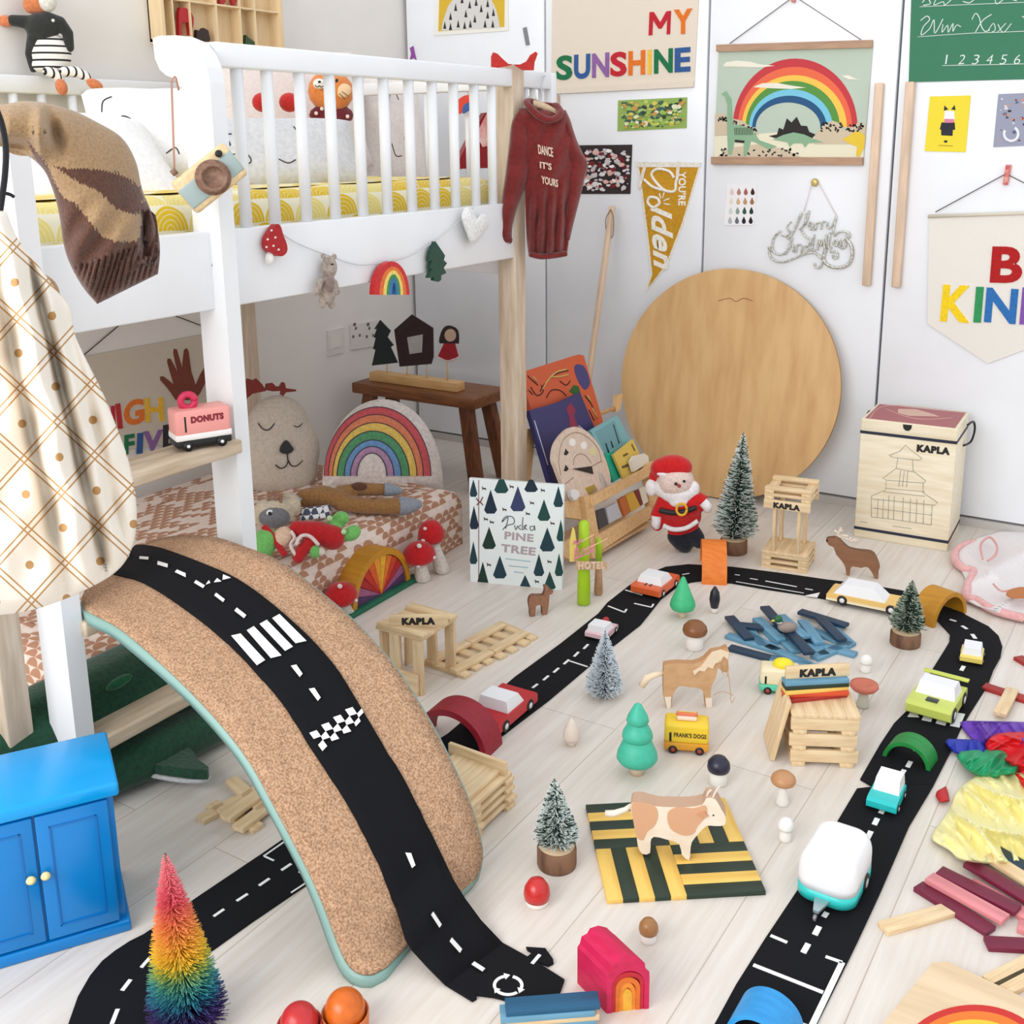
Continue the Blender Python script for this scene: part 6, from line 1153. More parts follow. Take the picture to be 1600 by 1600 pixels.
# loose coloured planks at the right
for key, x, y, x2, y2, l, lab in (('maroon', 1431, 1386, 1552, 1462, 0, 'maroon plank lying lowest at the left of the maroon and pink heap'), ('pink', 1449, 1381, 1572, 1450, 1, 'pink plank on top of two maroon planks, nearest pink one'), ('maroon', 1466, 1372, 1590, 1434, 1, 'maroon plank between the two pink planks in the right heap'), ('pink', 1516, 1383, 1612, 1440, 0, 'pink plank at the right side of the heap beside the maroon one'),
                                  ('maroon', 1511, 1358, 1612, 1420, 1, 'maroon plank furthest back in the right heap'), ('pine', 1543, 1348, 1622, 1398, 1, 'pine plank between the navy plank and the maroon heap'), ('navy', 1552, 1338, 1632, 1386, 1, 'navy plank at the back of the right heap below the yellow silk'), ('maroon', 1540, 1478, 1650, 1484, 0, 'maroon plank lying alone across the picture edge below the heap'),
                                  ('pine', 1376, 1456, 1489, 1424, 0, 'single pine plank lying on the bare floor left of the maroon heap'), ('pine', 1545, 1541, 1630, 1497, 0, 'nearer of two pine planks at the right edge above the rainbow board'), ('pine', 1556, 1556, 1640, 1514, 0, 'lower pine plank at the right edge above the rainbow board'), ('pink', 1590, 1450, 1680, 1480, 0, 'pink plank cut off by the right picture edge in the heap'),
                                  ('red', 1537, 1075, 1640, 1108, 0, 'red plank at the right edge above the purple silk'), ('pine', 1558, 1132, 1584, 1080, 1, 'pine plank crossing the red plank above the purple silk'), ('red', 1590, 1030, 1640, 1060, 0, 'short glimpse of a red plank at the right edge near the toy road')):
    p, q = at(x, y), at(x2, y2); d = q-p; c = p+d.normalized()*.0589 if x2 > 1600 else (p+q)/2; plank(c+Z3*(T_*(l+.5)), d, (-d.y, d.x, 0), key, lab)
# blue planks at the bottom edge
p, q = at(776, 1574, 2, .036), at(942, 1561, 2, .036); d = hdir(p, q); nn = V((-d.y, d.x, 0)); c = (p+q)/2
for k, (key, sh, lab) in enumerate((('pine', -.004, 'pine plank at the foot of the small blue stack at the bottom edge'), ('blue', -.002, 'light blue plank second from the floor in the bottom edge stack'), ('pine', .002, 'pine plank in the middle of the bottom edge stack'), ('blue', -.004, 'light blue plank just under the dark blue top plank at the bottom edge'), ('teal', .003, 'dark blue plank on top of the small stack at the bottom edge'))):
    plank(V((c.x, c.y, T_*(k+.5)))+d*sh+nn*(.000-.002*(k == 3)), d, nn, key, lab)
# ---------------------------------------------------------------- picture book standing on the floor
f0, f1 = at(735, 908), at(878, 922); hd = hdir(f0, f1); bn = V((hd.y, -hd.x, 0)); bn = bn if bn.dot(EYE-f0) > 0 else -bn; bn = (bn+Z3*.12).normalized(); BK = PL(f0, bn)
a = thing('picture_book', 'white picture book with dark pine trees on its cover standing upright on the floor', 'book', (f0+f1)/2+V((0, .0, 0)))
Q = [(733, 747), (881, 758), (878, 922), (735, 908)]
mb = MB(); BK.poly(mb, Q, .014, -.014); obj('cover', mb, M((232, 240, 240), .5), a)
zk = zf(640, 600, .1875); mb = MB(); tcs = [(26, 58, 70), (24, 70, 66), (20, 52, 40), (52, 62, 100), (18, 40, 60)]
def ktree(x0, x1, y0, y1, c, kind=0):
    m = (x0+x1)/2; w_ = (x1-x0)*.6; h_ = y1-y0
    P = [(m, y0), (m+w_*.35, y0+h_*.3), (m+w_*.7, y0+h_*.6), (m+w_, y0+h_*.85), (m+w_*.6, y1), (m-w_*.6, y1), (m-w_, y0+h_*.85), (m-w_*.7, y0+h_*.6), (m-w_*.35, y0+h_*.3)]
    BK.poly(mb, [(min(880, max(734, p[0])), min(921, max(749, p[1]))) for p in zk(*P)], .0004, .0, c)
for q in ((503, 560, 790, 940, 0), (503, 570, 1015, 1210, 4), (503, 560, 1310, 1500, 0), (630, 720, 880, 1080, 4), (715, 815, 740, 910, 1), (850, 955, 850, 1060, 3), (965, 1060, 760, 900, 4), (1075, 1165, 960, 1140, 1), (1095, 1200, 1195, 1395, 0), (1205, 1275, 850, 1025, 0), (1230, 1290, 1130, 1310, 1), (615, 710, 1190, 1375, 2), (705, 800, 1430, 1620, 0), (570, 650, 1480, 1690, 2), (1040, 1115, 1415, 1600, 0), (1215, 1275, 1410, 1600, 1), (925, 1000, 1590, 1705, 0), (1125, 1210, 1560, 1720, 1)): ktree(*q)
obj('pine_trees', mb, [paper(c) for c in tcs], a)
mb = MB()
for x, y in ((790, 1040), (1020, 985), (635, 1120), (685, 1145), (660, 1500), (985, 1075), (1190, 1155), (1165, 1475), (620, 865), (850, 850), (1110, 880), (1060, 1640)): obj('small_animal', BK.poly(MB(), zk((x-18, y-14), (x-6, y), (x+18, y+2), (x+16, y+22), (x+6, y+12), (x-8, y+12), (x-12, y+24)), .0004), paper((60, 44, 50)), a)

mb = MB(); BK.stroke(mb, [(748, 750), (748, 908)], 1.1, .0006, 0, 1); BK.stroke(mb, zk((555, 950), (585, 985), (610, 940)), 1.6, .001); BK.stroke(mb, zk((560, 1010), (585, 985), (612, 1010)), 1.6, .001); obj('red_ribbon', mb, M((120, 36, 44), .8), a)
mb = MB()
BK.stroke(mb, zk((800, 1205), (820, 1110), (770, 1150), (800, 1105), (860, 1110), (870, 1160), (810, 1180), (775, 1215)), 1.3, .0006); BK.stroke(mb, zk((875, 1175), (885, 1215), (900, 1180)), 1.2, .0006); BK.stroke(mb, zk((930, 1175), (905, 1195), (930, 1215)), 1.2, .0006); BK.stroke(mb, zk((945, 1110), (940, 1215), (975, 1175), (950, 1190), (980, 1215)), 1.2, .0006); BK.stroke(mb, zk((1035, 1185), (1005, 1190), (1010, 1220), (1035, 1210), (1040, 1180), (1045, 1220)), 1.2, .0006)
obj('script_lettering', mb, M((60, 62, 70), .8), a)
mb = MB(); BK.text(mb, 'PINE', zk(790, 1290), zk(1032, 1315), zk(793, 1228), .0005, 0, 0, .035); BK.text(mb, 'TREE', zk(760, 1395), zk(1048, 1428), zk(765, 1332), .0005, 0, 0, .035); obj('title_lettering', mb, M((176, 160, 166), .6), a)
mb = MB(); BK.stroke(mb, zk((800, 1455), (1010, 1480)), 1.2, .0004, 0, 1); BK.stroke(mb, zk((830, 1515), (985, 1530)), 1.2, .0004, 0, 1); BK.stroke(mb, zk((870, 1565), (950, 1575)), 1.2, .0004, 0, 1); obj('small_print', mb, M((140, 180, 190), .7), a)
# ---------------------------------------------------------------- wooden book rack and what stands in it
s0, s1 = at(938, 858, 2, .03), at(1016, 813, 2, .03); rd_ = hdir(s0, s1); rn = V((rd_.y, -rd_.x, 0)); rn = rn if rn.dot(EYE-s0) > 0 else -rn; rt = (rn+Z3*.32).normalized()
def RP(off): return PL(s0-rt*.0+rn*off, rt)
rw = M((222, 182, 132), .55, 'wood', 1.6, (206, 164, 112)); a = thing('book_rack', 'small pale wood book rack with two front rails full of little books', 'book rack', V(((s0.x+s1.x)/2, (s0.y+s1.y)/2, 0))-rn*.08)
z5 = zf(860, 760, .15625); z6 = zf(800, 540, .1625); P0 = RP(0)
mb = MB(); P0.poly(mb, [(922, 777), (1016, 728), (1020, 741), (925, 792)], .012, -.006); obj('front_rail', mb, rw, a)
mb = MB(); P0.poly(mb, [(930, 838), (1018, 790), (1022, 806), (937, 862)], .012, -.006); obj('front_rail', mb, rw, a)
mb = MB(); P0.poly(mb, [(913, 776), (925, 773), (940, 858), (933, 872), (926, 872)], .03, -.03); obj('side_post', mb, rw, a)
mb = MB(); P0.poly(mb, [(1014, 724), (1022, 720), (1032, 800), (1024, 812)], .03, -.03); obj('side_post', mb, rw, a)
mb = MB(); P0.poly(mb, [(882, 783), (908, 781), (911, 812), (883, 808)], .012, -.03); obj('end_plate', mb, rw, a)
mb = MB(); P0.poly(mb, [(880, 848), (896, 838), (912, 870), (898, 878), (882, 870)], .012, -.05); obj('end_foot', mb, rw, a)
b1 = RP(-.17)
mb = MB(); b1.poly(mb, [(819, 671), (831, 673), (823, 752), (810, 750)], .014, 0); obj('back_post', mb, rw, a)
mb = MB(); b1.poly(mb, [(958, 618), (967, 616), (964, 640), (957, 645)], .014, 0); obj('back_post', mb, rw, a)
mb = MB(); b1.stroke(mb, [(820, 690), (962, 637)], 7, .007, 0, 1); obj('back_rod', mb, rw, a)
base_z = at(930, 866, 2, .02); mb = MB(); c0 = (s0+s1)/2; mb.box(V((c0.x, c0.y, .02))-rn*.08, ((s1-s0).length, .16, .008), rotm(rd_, -rn, Z3)); obj('shelf', mb, rw, a)
def book(name, lab, off, pts, th, col, extra=None, cat='book', edge=None):
    P = RP(off); mb = MB(); P.poly(mb, pts, th, -th); q = V((0, 0, 0)); q = P.p(*pts[-1]); a = thing(name, lab, cat, q); obj('cover', mb, M(col, .5), a)
    if extra: extra(P, a)
    return a
def ex_orange(P, a):
    mb = MB()
    for q in ([(150, 290), (190, 330), (250, 380)], [(180, 400), (240, 480), (300, 440), (280, 380)], [(270, 440), (330, 350), (430, 270), (540, 240)], [(560, 340), (520, 380), (460, 340)], [(330, 500), (380, 430), (460, 430), (520, 480)], [(700, 480), (760, 560), (800, 640)], [(120, 380), (140, 440)], [(200, 470), (160, 430)], [(740, 620), (790, 720)]): P.stroke(mb, z6(*q), 2, .0005)
    obj('dark_ornament', mb, M((60, 28, 30), .8), a)
    mb = MB()
    for q in ([(290, 420), (340, 340), (420, 260), (520, 230)], [(380, 300), (450, 300), (540, 280)], [(720, 480), (760, 540)], [(770, 600), (820, 700)], [(200, 300), (240, 350)]): P.stroke(mb, z6(*q), 3.4, .0006)
    obj('gold_ornament', mb, M((206, 160, 90), .6), a)
    mb = MB(); P.poly(mb, spx(z6((600, 200), (640, 180), (700, 210), (745, 330), (740, 390), (700, 425), (650, 370), (610, 280)), 3), .0008); obj('blue_oval', mb, M((70, 66, 120), .7), a)
    mb = MB(); P.poly(mb, z6((548, 440), (590, 380), (640, 390), (660, 470), (600, 480)), .0008); obj('green_patch', mb, M((44, 92, 40), .7), a)
book('picture_book', 'tall orange ornamented book leaning at the back of the rack', -.15, z6((70, 265), (640, 85), (690, 95), (870, 710), (880, 740), (700, 1100), (380, 1200)), .02, (206, 92, 58), ex_orange)
def ex_navy(P, a):
    mb = MB(); P.poly(mb, z6((520, 610), (560, 545), (610, 620), (595, 680), (640, 800), (560, 820), (545, 680)), .0008); obj('red_tower', mb, M((140, 44, 74), .7), a)
    mb = MB(); P.stroke(mb, z6((215, 720), (345, 1150)), 1.6, .0006, 0, 1); P.stroke(mb, z6((640, 770), (680, 800)), 1.4, .0006, 0, 1); obj('white_lettering', mb, M((214, 214, 226), .7), a)
book('picture_book', 'dark blue book with a red tower in front of the orange book', -.115, z6((165, 625), (450, 545), (655, 450), (790, 780), (900, 1120), (900, 1310), (440, 1340), (370, 1330)), .014, (50, 50, 104), ex_navy)
def ex_teal(P, a):
    mb = MB(); P.poly(mb, z6((800, 830), (980, 720), (1060, 930), (900, 1030)), .0006); obj('cover_panel', mb, M((112, 160, 168), .7), a)
    mb = MB(); P.stroke(mb, z6((975, 760), (1030, 940)), 2, .0012, 0, 1); P.stroke(mb, z6((900, 940), (930, 1030)), 3, .0012, 0, 1); P.stroke(mb, z6((950, 920), (970, 980)), 3, .0012, 0, 1); obj('figures', mb, M((40, 60, 70), .7), a)
book('small_book', 'pale teal small book at the right of the rack', -.07, z6((755, 815), (1000, 675), (1025, 690), (1160, 950), (1230, 1150), (980, 1310)), .01, (124, 178, 184), ex_teal)
book('small_book', 'bright green small book between the disc and the yellow book', -.055, z6((890, 1040), (985, 1020), (1080, 1240), (975, 1315)), .01, (20, 172, 140))
def ex_yel(P, a):
    mb = MB(); P.stroke(mb, z6((1070, 1060), (1110, 1040)), 3, .0006, 0, 1); P.stroke(mb, z6((1060, 1170), (1110, 1150)), 4, .0006, 0, 1); P.stroke(mb, z6((1150, 950), (1180, 1010)), 2.4, .0006, 0, 1); obj('print', mb, M((90, 80, 40), .7), a)
book('small_book', 'yellow small book behind the top rail of the rack', -.04, z6((975, 1050), (1165, 900), (1290, 1180), (1080, 1290)), .008, (222, 190, 92), ex_yel)
for lab, pts, c in (('white small mug-shaped toy at the right end of the rack', ((1150, 1110), (1180, 1060), (1270, 1035), (1310, 1060), (1320, 1120), (1180, 1210)), (226, 220, 206)),
                    ('white black-spotted card standing near the middle of the rack', ((830, 1215), (870, 1230), (920, 1350), (880, 1370), (840, 1300)), (236, 232, 228)),
                    ('small yellow book at the left end of the rack', ((700, 1370), (790, 1335), (830, 1400), (740, 1440)), (226, 190, 60)),
                    ('small white round toy left of the rack post', ((565, 1400), (600, 1380), (645, 1400), (650, 1450), (600, 1490), (570, 1450)), (226, 222, 220))):
    solo('small_toy' if 'toy' in lab else 'small_book', lab, 'toy' if 'toy' in lab else 'book', RP(-.02 if 'post' not in lab else .0).poly(MB(), z6(*pts), .012, -.012), M(c, .5))
for lab, pts, c in (('black and white patterned little book between the rack rails', ((450, 250), (540, 215), (580, 380), (490, 430)), (70, 68, 70)), ('pale grey little book between the rack rails', ((560, 215), (660, 160), (720, 300), (590, 370)), (190, 194, 200)),
                    ('orange brown little book between the rack rails', ((690, 130), (745, 95), (800, 255), (745, 300)), (196, 110, 58)), ('yellow little book between the rack rails', ((755, 90), (830, 50), (900, 200), (810, 255)), (218, 172, 66)),
                    ('dark red little book between the rack rails', ((835, 50), (880, 30), (925, 170), (900, 200)), (120, 44, 50)), ('cream little book between the rack rails', ((890, 20), (940, -5), (980, 150), (930, 185)), (230, 222, 200))):
    solo('small_book', lab, 'book', RP(-.012).poly(MB(), z5(*pts), .01, -.01), M(c, .6))
# oval calendar disc
P = RP(-.02); a = thing('wooden_calendar_disc', 'oval pale wooden disc with a black pointer standing in the rack', 'wooden disc', P.p(898, 790)); dp_ = M((216, 194, 176), .6, 'wood', 1.4, (204, 180, 160))
ov = spx(z6((540, 800), (640, 785), (750, 850), (850, 980), (920, 1150), (950, 1320), (900, 1500), (560, 1520), (490, 1340), (430, 1180), (400, 1080), (430, 930)), 4); mb = MB(); P.poly(mb, ov, .012, -.012, 0, True); obj('disc', mb, dp_, a)
mb = MB(); P.stroke(mb, z6((470, 1250), (450, 1100), (480, 930), (560, 850), (650, 840), (750, 900), (830, 1000), (860, 1120)), 1.2, .0004); P.stroke(mb, z6((590, 1150), (600, 1080), (650, 1040), (710, 1060), (760, 1130)), 1.2, .0004); P.stroke(mb, z6((510, 1330), (590, 1270)), 1.4, .0004, 0, 1); P.stroke(mb, z6((770, 1160), (860, 1110)), 1.4, .0004, 0, 1); obj('engraved_line', mb, M((150, 126, 110), .7), a)
mb = MB(); P.poly(mb, z6((580, 1185), (760, 1160), (775, 1235)), .003); obj('pointer', mb, BLACK, a)
for x, y in ((515, 1025), (515, 1180)): obj('tree_mark', P.poly(MB(), z6((x, y-35), (x+30, y+5), (x+8, y+30), (x-18, y+25)), .0006), INK, a)
for x, y, c in ((580, 930, (232, 228, 222)), (690, 960, (232, 228, 222)), (780, 1020, (214, 206, 150))): obj('pale_mark', P.dot(MB(), *z6(x, y), 5, 6, .0006), paper(c), a)
q_ = at(862, 752); solo('red_cylinder_toy', 'dark red round toy behind the picture book beside the rack', 'toy', MB().lathe([(.024, .0), (.025, .03), (.018, .046), (0, .048)], q_+V((-.02, .05, 0)), None, 24), M((120, 24, 24), .5))
# ---------------------------------------------------------------- Santa doll
PP = facing(at(1072, 862), .05, (.35, -.93, 0)); a = thing('christmas_doll', 'knitted doll with a white beard, red hat and red coat standing by the book rack', 'doll', at(1072, 862)); wl = M((236, 232, 232), .95, 'plush', 1, (222, 214, 216)); rdp = M((206, 14, 18), .95, 'plush', 1, (180, 8, 14))
blob('boots', [limb(PP, [(1056, 838), (1065, 848), (1070, 853)], [14, 14, 12]), limb(PP, [(1082, 832), (1090, 843), (1092, 848)], [14, 13, 10])], M((20, 24, 38), .95, 'plush'), a, vox=.005)
blob('coat', [bp(PP, 1062, 790, 37, 26), bp(PP, 1064, 808, 33, 18), limb(PP, [(1038, 782), (1026, 806), (1027, 822)], [12, 11, 9], .01), limb(PP, [(1086, 778), (1098, 782), (1101, 790)], [12, 11, 9], .01), limb(PP, [(1055, 820), (1056, 832)], [14, 13]), limb(PP, [(1076, 818), (1080, 828)], [14, 13])], rdp, a, vox=.006)
blob('head', [bp(PP, 1055, 752, 30, 27, .005)], M((232, 206, 196), .95, 'plush'), a, vox=.005)
blob('beard', [bp(PP, 1058, 772, 27, 15, .02), bp(PP, 1060, 785, 16, 10, .03), bp(PP, 1034, 762, 13, 16, .012), bp(PP, 1083, 764, 11, 14, .012), bp(PP, 1047, 743, 24, 6, .028, -.15)], wl, a, vox=.005)
blob('hat', [bp(PP, 1052, 730, 30, 20, .004), bp(PP, 1034, 732, 18, 17, .004), bp(PP, 1022, 746, 9, 12, .0)], rdp, a, vox=.005); obj('bobble', ball(MB(), PP, 1018, 762, 10, 14, .01), wl, a)
mb = MB(); ball(mb, PP, 1056, 756, 2.6, 2.6, .052); ball(mb, PP, 1069, 752, 2.4, 2.4, .052); obj('eyes', mb, BLACK, a); obj('nose', ball(MB(), PP, 1061, 759, 3, 3, .054), M((170, 60, 60), .8), a)
obj('belt', PP.stroke(MB(), [(1030, 797), (1048, 801), (1066, 800), (1088, 793)], 9, .045), BLACK, a); mb = MB(); P_ = [PP.p(1065+8*cos(t), 796+9*sin(t), .058) for t in [2*pi*i/18 for i in range(19)]]; mb.tube(P_, .0035, 8); obj('buckle', mb, M((226, 170, 40), .6), a)
obj('coat_trim', PP.stroke(MB(), [(1036, 821), (1052, 827), (1072, 825), (1090, 814)], 8, .036), wl, a)
obj('hand', ball(MB(), PP, 1025, 815, 7, 13, .02, 0, 0), wl, a) if 0 else obj('hand', blob('h', [limb(PP, [(1026, 808), (1025, 820), (1026, 826)], [8, 7, 5], .018)], wl, None, vox=.004).data and MB().tube([PP.p(1026, 806, .02), PP.p(1025, 820, .02), PP.p(1027, 826, .02)], [8*mpp(PP.p0), 7*mpp(PP.p0), 4*mpp(PP.p0)], 12), wl, a)
for o_ in [o for o in bpy.data.objects if o.name == 'h']: bpy.data.objects.remove(o_)
obj('hand', MB().tube([PP.p(1098, 784, .02), PP.p(1106, 792, .02), PP.p(1105, 800, .02)], [8*mpp(PP.p0), 8*mpp(PP.p0), 5*mpp(PP.p0)], 12), wl, a)
# ---------------------------------------------------------------- bottle brush trees
def brush(label, base, top, r_px, z0f, cols, n, stump=None, frost=.45, rainbow=None, th=.0009, lean=True, group=None, droop=-.25):
    rr_ = random.Random(hash(label) % 1000 if 0 else len(label)*7+int(base[0])); p0 = at(*base); s_ = mpp(p0); FP = PL(p0, (V((EYE.x-p0.x, EYE.y-p0.y, 0))).normalized()); tp = FP.p(*top); tp2 = V((p0.x+(tp.x-p0.x), p0.y+(tp.y-p0.y), tp.z)); r0 = r_px*s_
    a = thing('bottle_brush_tree', label, 'toy tree', p0, group); sh = 0
    if stump: 
        sw, shh = stump; sh = shh*s_; sw = sw*s_
        obj('wood_stump', MB().lathe([(sw*.97, 0), (sw, .1*sh), (sw, .85*sh), (sw*.94, sh)], p0, None, 28), [M((132, 98, 74), .85, 'bark', 1, (88, 60, 44))], a)
        obj('stump_top', MB().lathe([(sw*.9, sh), (sw*.9, sh+.0006)], p0, None, 28), M((206, 180, 146), .8), a)
    ax0 = p0+Z3*max(sh, .002); axd = tp2-ax0; Hh = axd.length; ax = axd.normalized(); obj('wire_stem', MB().tube([ax0, tp2], .0016, 6), M((90, 84, 70), .5), a)
    mb = MB(); x_, y_, n_ = basis(ax, (0, 1, 0))
    for i in range(n):
        t = (i+.5)/n; t = 1-(1-t)**.62; 
        an = i*2.399963+rr_.uniform(-.3, .3); prof = (1-t)**.85*.96+.04; rad = r0*prof*rr_.uniform(.82, 1.06); rad *= min(1, .72+t*6)
        d = (x_*cos(an)+y_*sin(an)+ax*rr_.uniform(-.1, .35)+ax*(-droop*.6)*(1-t)).normalized(); c = ax0+ax*(Hh*t); up = ax*(.22*rad)
        p1, p2 = c+d*rad*.42+up*.2, c+d*rad+up*.45; w1 = th*rr_.uniform(.8, 1.3); s1_ = d.cross(ax).normalized(); s2_ = d.cross(s1_)
        vs = []
        for q, w in ((c, w1*.7), (p1, w1), (p2, w1*.8)): vs += [q+s1_*w, q-s1_*w*.5+s2_*w*.87, q-s1_*w*.5-s2_*w*.87]
        o = len(mb.v); mb.add(vs+[p2+d*w1], [(0, 1, 4, 3), (1, 2, 5, 4), (2, 0, 3, 5)], 0); mb.add(vs+[p2+d*w1], [(3, 4, 7, 6), (4, 5, 8, 7), (5, 3, 6, 8), (6, 7, 9), (7, 8, 9), (8, 6, 9)], 1 if rr_.random() < frost else 0)
    obj('bristles', mb, cols, a); return a
frm = lambda c: M(c, .9)
brush('tall slim frosted bottle brush tree on a wood stump in front of the round board', (1146, 862), (1162, 676), 38, 0, [frm((58, 84, 68)), frm((222, 228, 224))], 2300, (21, 22), .62, th=.0013)
brush('frosty silver-blue bottle brush tree on the toy road edge', (943, 1088), (946, 986), 33, 0, [frm((104, 124, 130)), frm((218, 226, 232))], 1900, None, .95, th=.001)
brush('small green frosted bottle brush tree on a stump by the ochre arch', (1414, 1006), (1426, 907), 30, 0, [frm((44, 74, 52)), frm((196, 206, 190))], 1900, (23, 22), .45)
brush('green snow-tipped bottle brush tree on a stump left of the cow', (870, 1350), (866, 1218), 38, 0, [frm((34, 62, 50)), frm((212, 222, 218))], 1900, (31, 34), .72, th=.0009)
def rbw(nt, N, L, b):
    tc = N.new('ShaderNodeTexCoord'); sp = N.new('ShaderNodeSeparateXYZ'); L.new(tc.outputs['Object'], sp.inputs[0]); mr = N.new('ShaderNodeMapRange'); mr.inputs[1].default_value = 0; mr.inputs[2].default_value = .222; L.new(sp.outputs[2], mr.inputs[0])
    r = N.new('ShaderNodeValToRGB'); L.new(mr.outputs[0], r.inputs[0]); els = [(0, (60, 34, 84)), (.2, (62, 44, 108)), (.28, (40, 128, 154)), (.37, (80, 164, 150)), (.44, (160, 184, 90)), (.51, (244, 206, 60)), (.62, (246, 186, 76)), (.74, (242, 146, 96)), (.86, (228, 96, 112)), (1, (236, 130, 140))]
    r.color_ramp.elements[0].position = 0; r.color_ramp.elements[0].color = lin(els[0][1]); r.color_ramp.elements[1].position = 1; r.color_ramp.elements[1].color = lin(els[-1][1])
    for p_, c in els[1:-1]: e = r.color_ramp.elements.new(p_); e.color = lin(c)
    L.new(r.outputs[0], b.inputs[0])
rbm = nodemat('rainbow_bristles', rbw, .9)
brush('large rainbow coloured bottle brush tree at the bottom left', (296, 1606), (258, 1334), 66, 0, [rbm, rbm], 5200, None, 0, th=.00055, droop=-.1)
# ---------------------------------------------------------------- wooden trees and mushrooms
def lathe_toy(name, label, cat, base, parts, group=None):
    p0 = at(*base); s_ = mpp(p0); a = thing(name, label, cat, p0, group)
    for nm, prof, mt in parts: obj(nm, MB().lathe([(r*s_, z*s_) for r, z in prof], p0, None, 28), mt, a)
    return a
tq = M((70, 190, 160), .5, 'wood', 1.2, (62, 178, 150)); grm = M((66, 190, 130), .5, 'wood', 1.2, (58, 178, 120)); pale = M((228, 206, 180), .6, 'wood', 1.5)
lathe_toy('wooden_tree', 'large turquoise three-tier wooden tree left of the yellow van', 'toy tree', (995, 1208), [('trunk', [(11, 0), (11, 24)], pale), ('lower_tier', [(2, 21), (28, 22), (32, 28), (31, 36), (20, 62), (8, 66)], tq), ('middle_tier', [(3, 58), (20, 59), (24, 64), (23, 71), (13, 90), (5, 93)], tq), ('top_tier', [(3, 86), (14, 87), (17.5, 91), (16, 98), (6, 117), (1, 121), (0, 121)], tq)])
lathe_toy('wooden_tree', 'green cone wooden tree beside the orange car', 'toy tree', (1066, 964), [('trunk', [(6.5, 0), (6.5, 18)], pale), ('cone', [(2, 14), (18, 15), (20, 20), (19, 26), (3, 66), (0, 68)], grm)])
lathe_toy('wooden_tree', 'tiny unpainted pale wooden tree left of the turquoise tree', 'toy tree', (893, 1164), [('trunk', [(7, 0), (7, 12)], M((232, 216, 204), .7)), ('crown', [(2, 9), (12, 10), (14, 15), (12, 27), (5, 42), (0, 47)], M((230, 214, 202), .7))])
lathe_toy('wooden_tree', 'black spindle shaped wooden tree under the orange arch', 'toy tree', (1116, 957), [('stem', [(6, 0), (5.5, 8)], M((228, 220, 210), .6)), ('crown', [(2, 6), (6, 9), (8.5, 22), (7, 34), (2, 43), (0, 44)], M((26, 28, 40), .4))])
def mush(label, base, cap, cz0, cz1, rc, rs, hs, capc, stemc=(240, 236, 230), rough=.35, prof=None, st=None):
    cp = prof or [(rs*.6, cz0+.5), (rc*.93, cz0), (rc, cz0+(cz1-cz0)*.22), (rc*.93, cz0+(cz1-cz0)*.55), (rc*.62, cz0+(cz1-cz0)*.88), (rc*.25, cz1), (0, cz1)]
    stp = st or [(rs*.85, 0), (rs, 2), (rs*.95, hs*.6), (rs*.8, hs)]
    return lathe_toy('wooden_mushroom', label, 'toy mushroom', base, [('stem', stp, M(stemc, .6)), ('cap', cp, M(capc, rough))])
mush('brown capped wooden mushroom below the green cone tree', (1085, 1013), 0, 26, 46, 19.5, 14, 30, (134, 84, 46))
mush('navy capped wooden mushroom right of the yellow van', (1122, 1224), 0, 24, 47, 18, 14, 28, (34, 34, 56))
mush('thin mushroom with a brown shaded cap below the square stack', (1222, 1257), 0, 39, 56, 19.5, 7, 42, (192, 140, 96), st=[(9, 0), (10, 5), (7, 20), (5, 42)])
mush('small white mushroom right of the striped square', (1227, 1312), 0, 20, 38, 13, 9, 24, (242, 240, 236), st=[(9, 0), (10, 3), (8.5, 24)])
mush('small white mushroom right of the blue lake', (1352, 1049), 0, 15, 28, 10.5, 8, 18, (240, 238, 232), st=[(8, 0), (8.5, 3), (7, 18)])
mush('coral saucer-capped mushroom right of the square stack', (1348, 1104), 0, 30, 42, 22, 9, 32, (206, 116, 92), (206, 204, 188), .6, prof=[(7, 28), (18, 30), (22, 35), (21, 39), (12, 40), (8, 37.5), (0, 37)], st=[(9, 0), (10, 4), (8, 14), (7, 31)])
mush('small brown capped mushroom above the pink arch house', (1013, 1470), 0, 17, 39, 15.5, 12, 20, (160, 112, 66))
mush('squat mushroom with a shiny red ball cap left of the striped square', (839, 1411), 0, 10, 43, 21, 18, 14, (196, 44, 42), rough=.25)
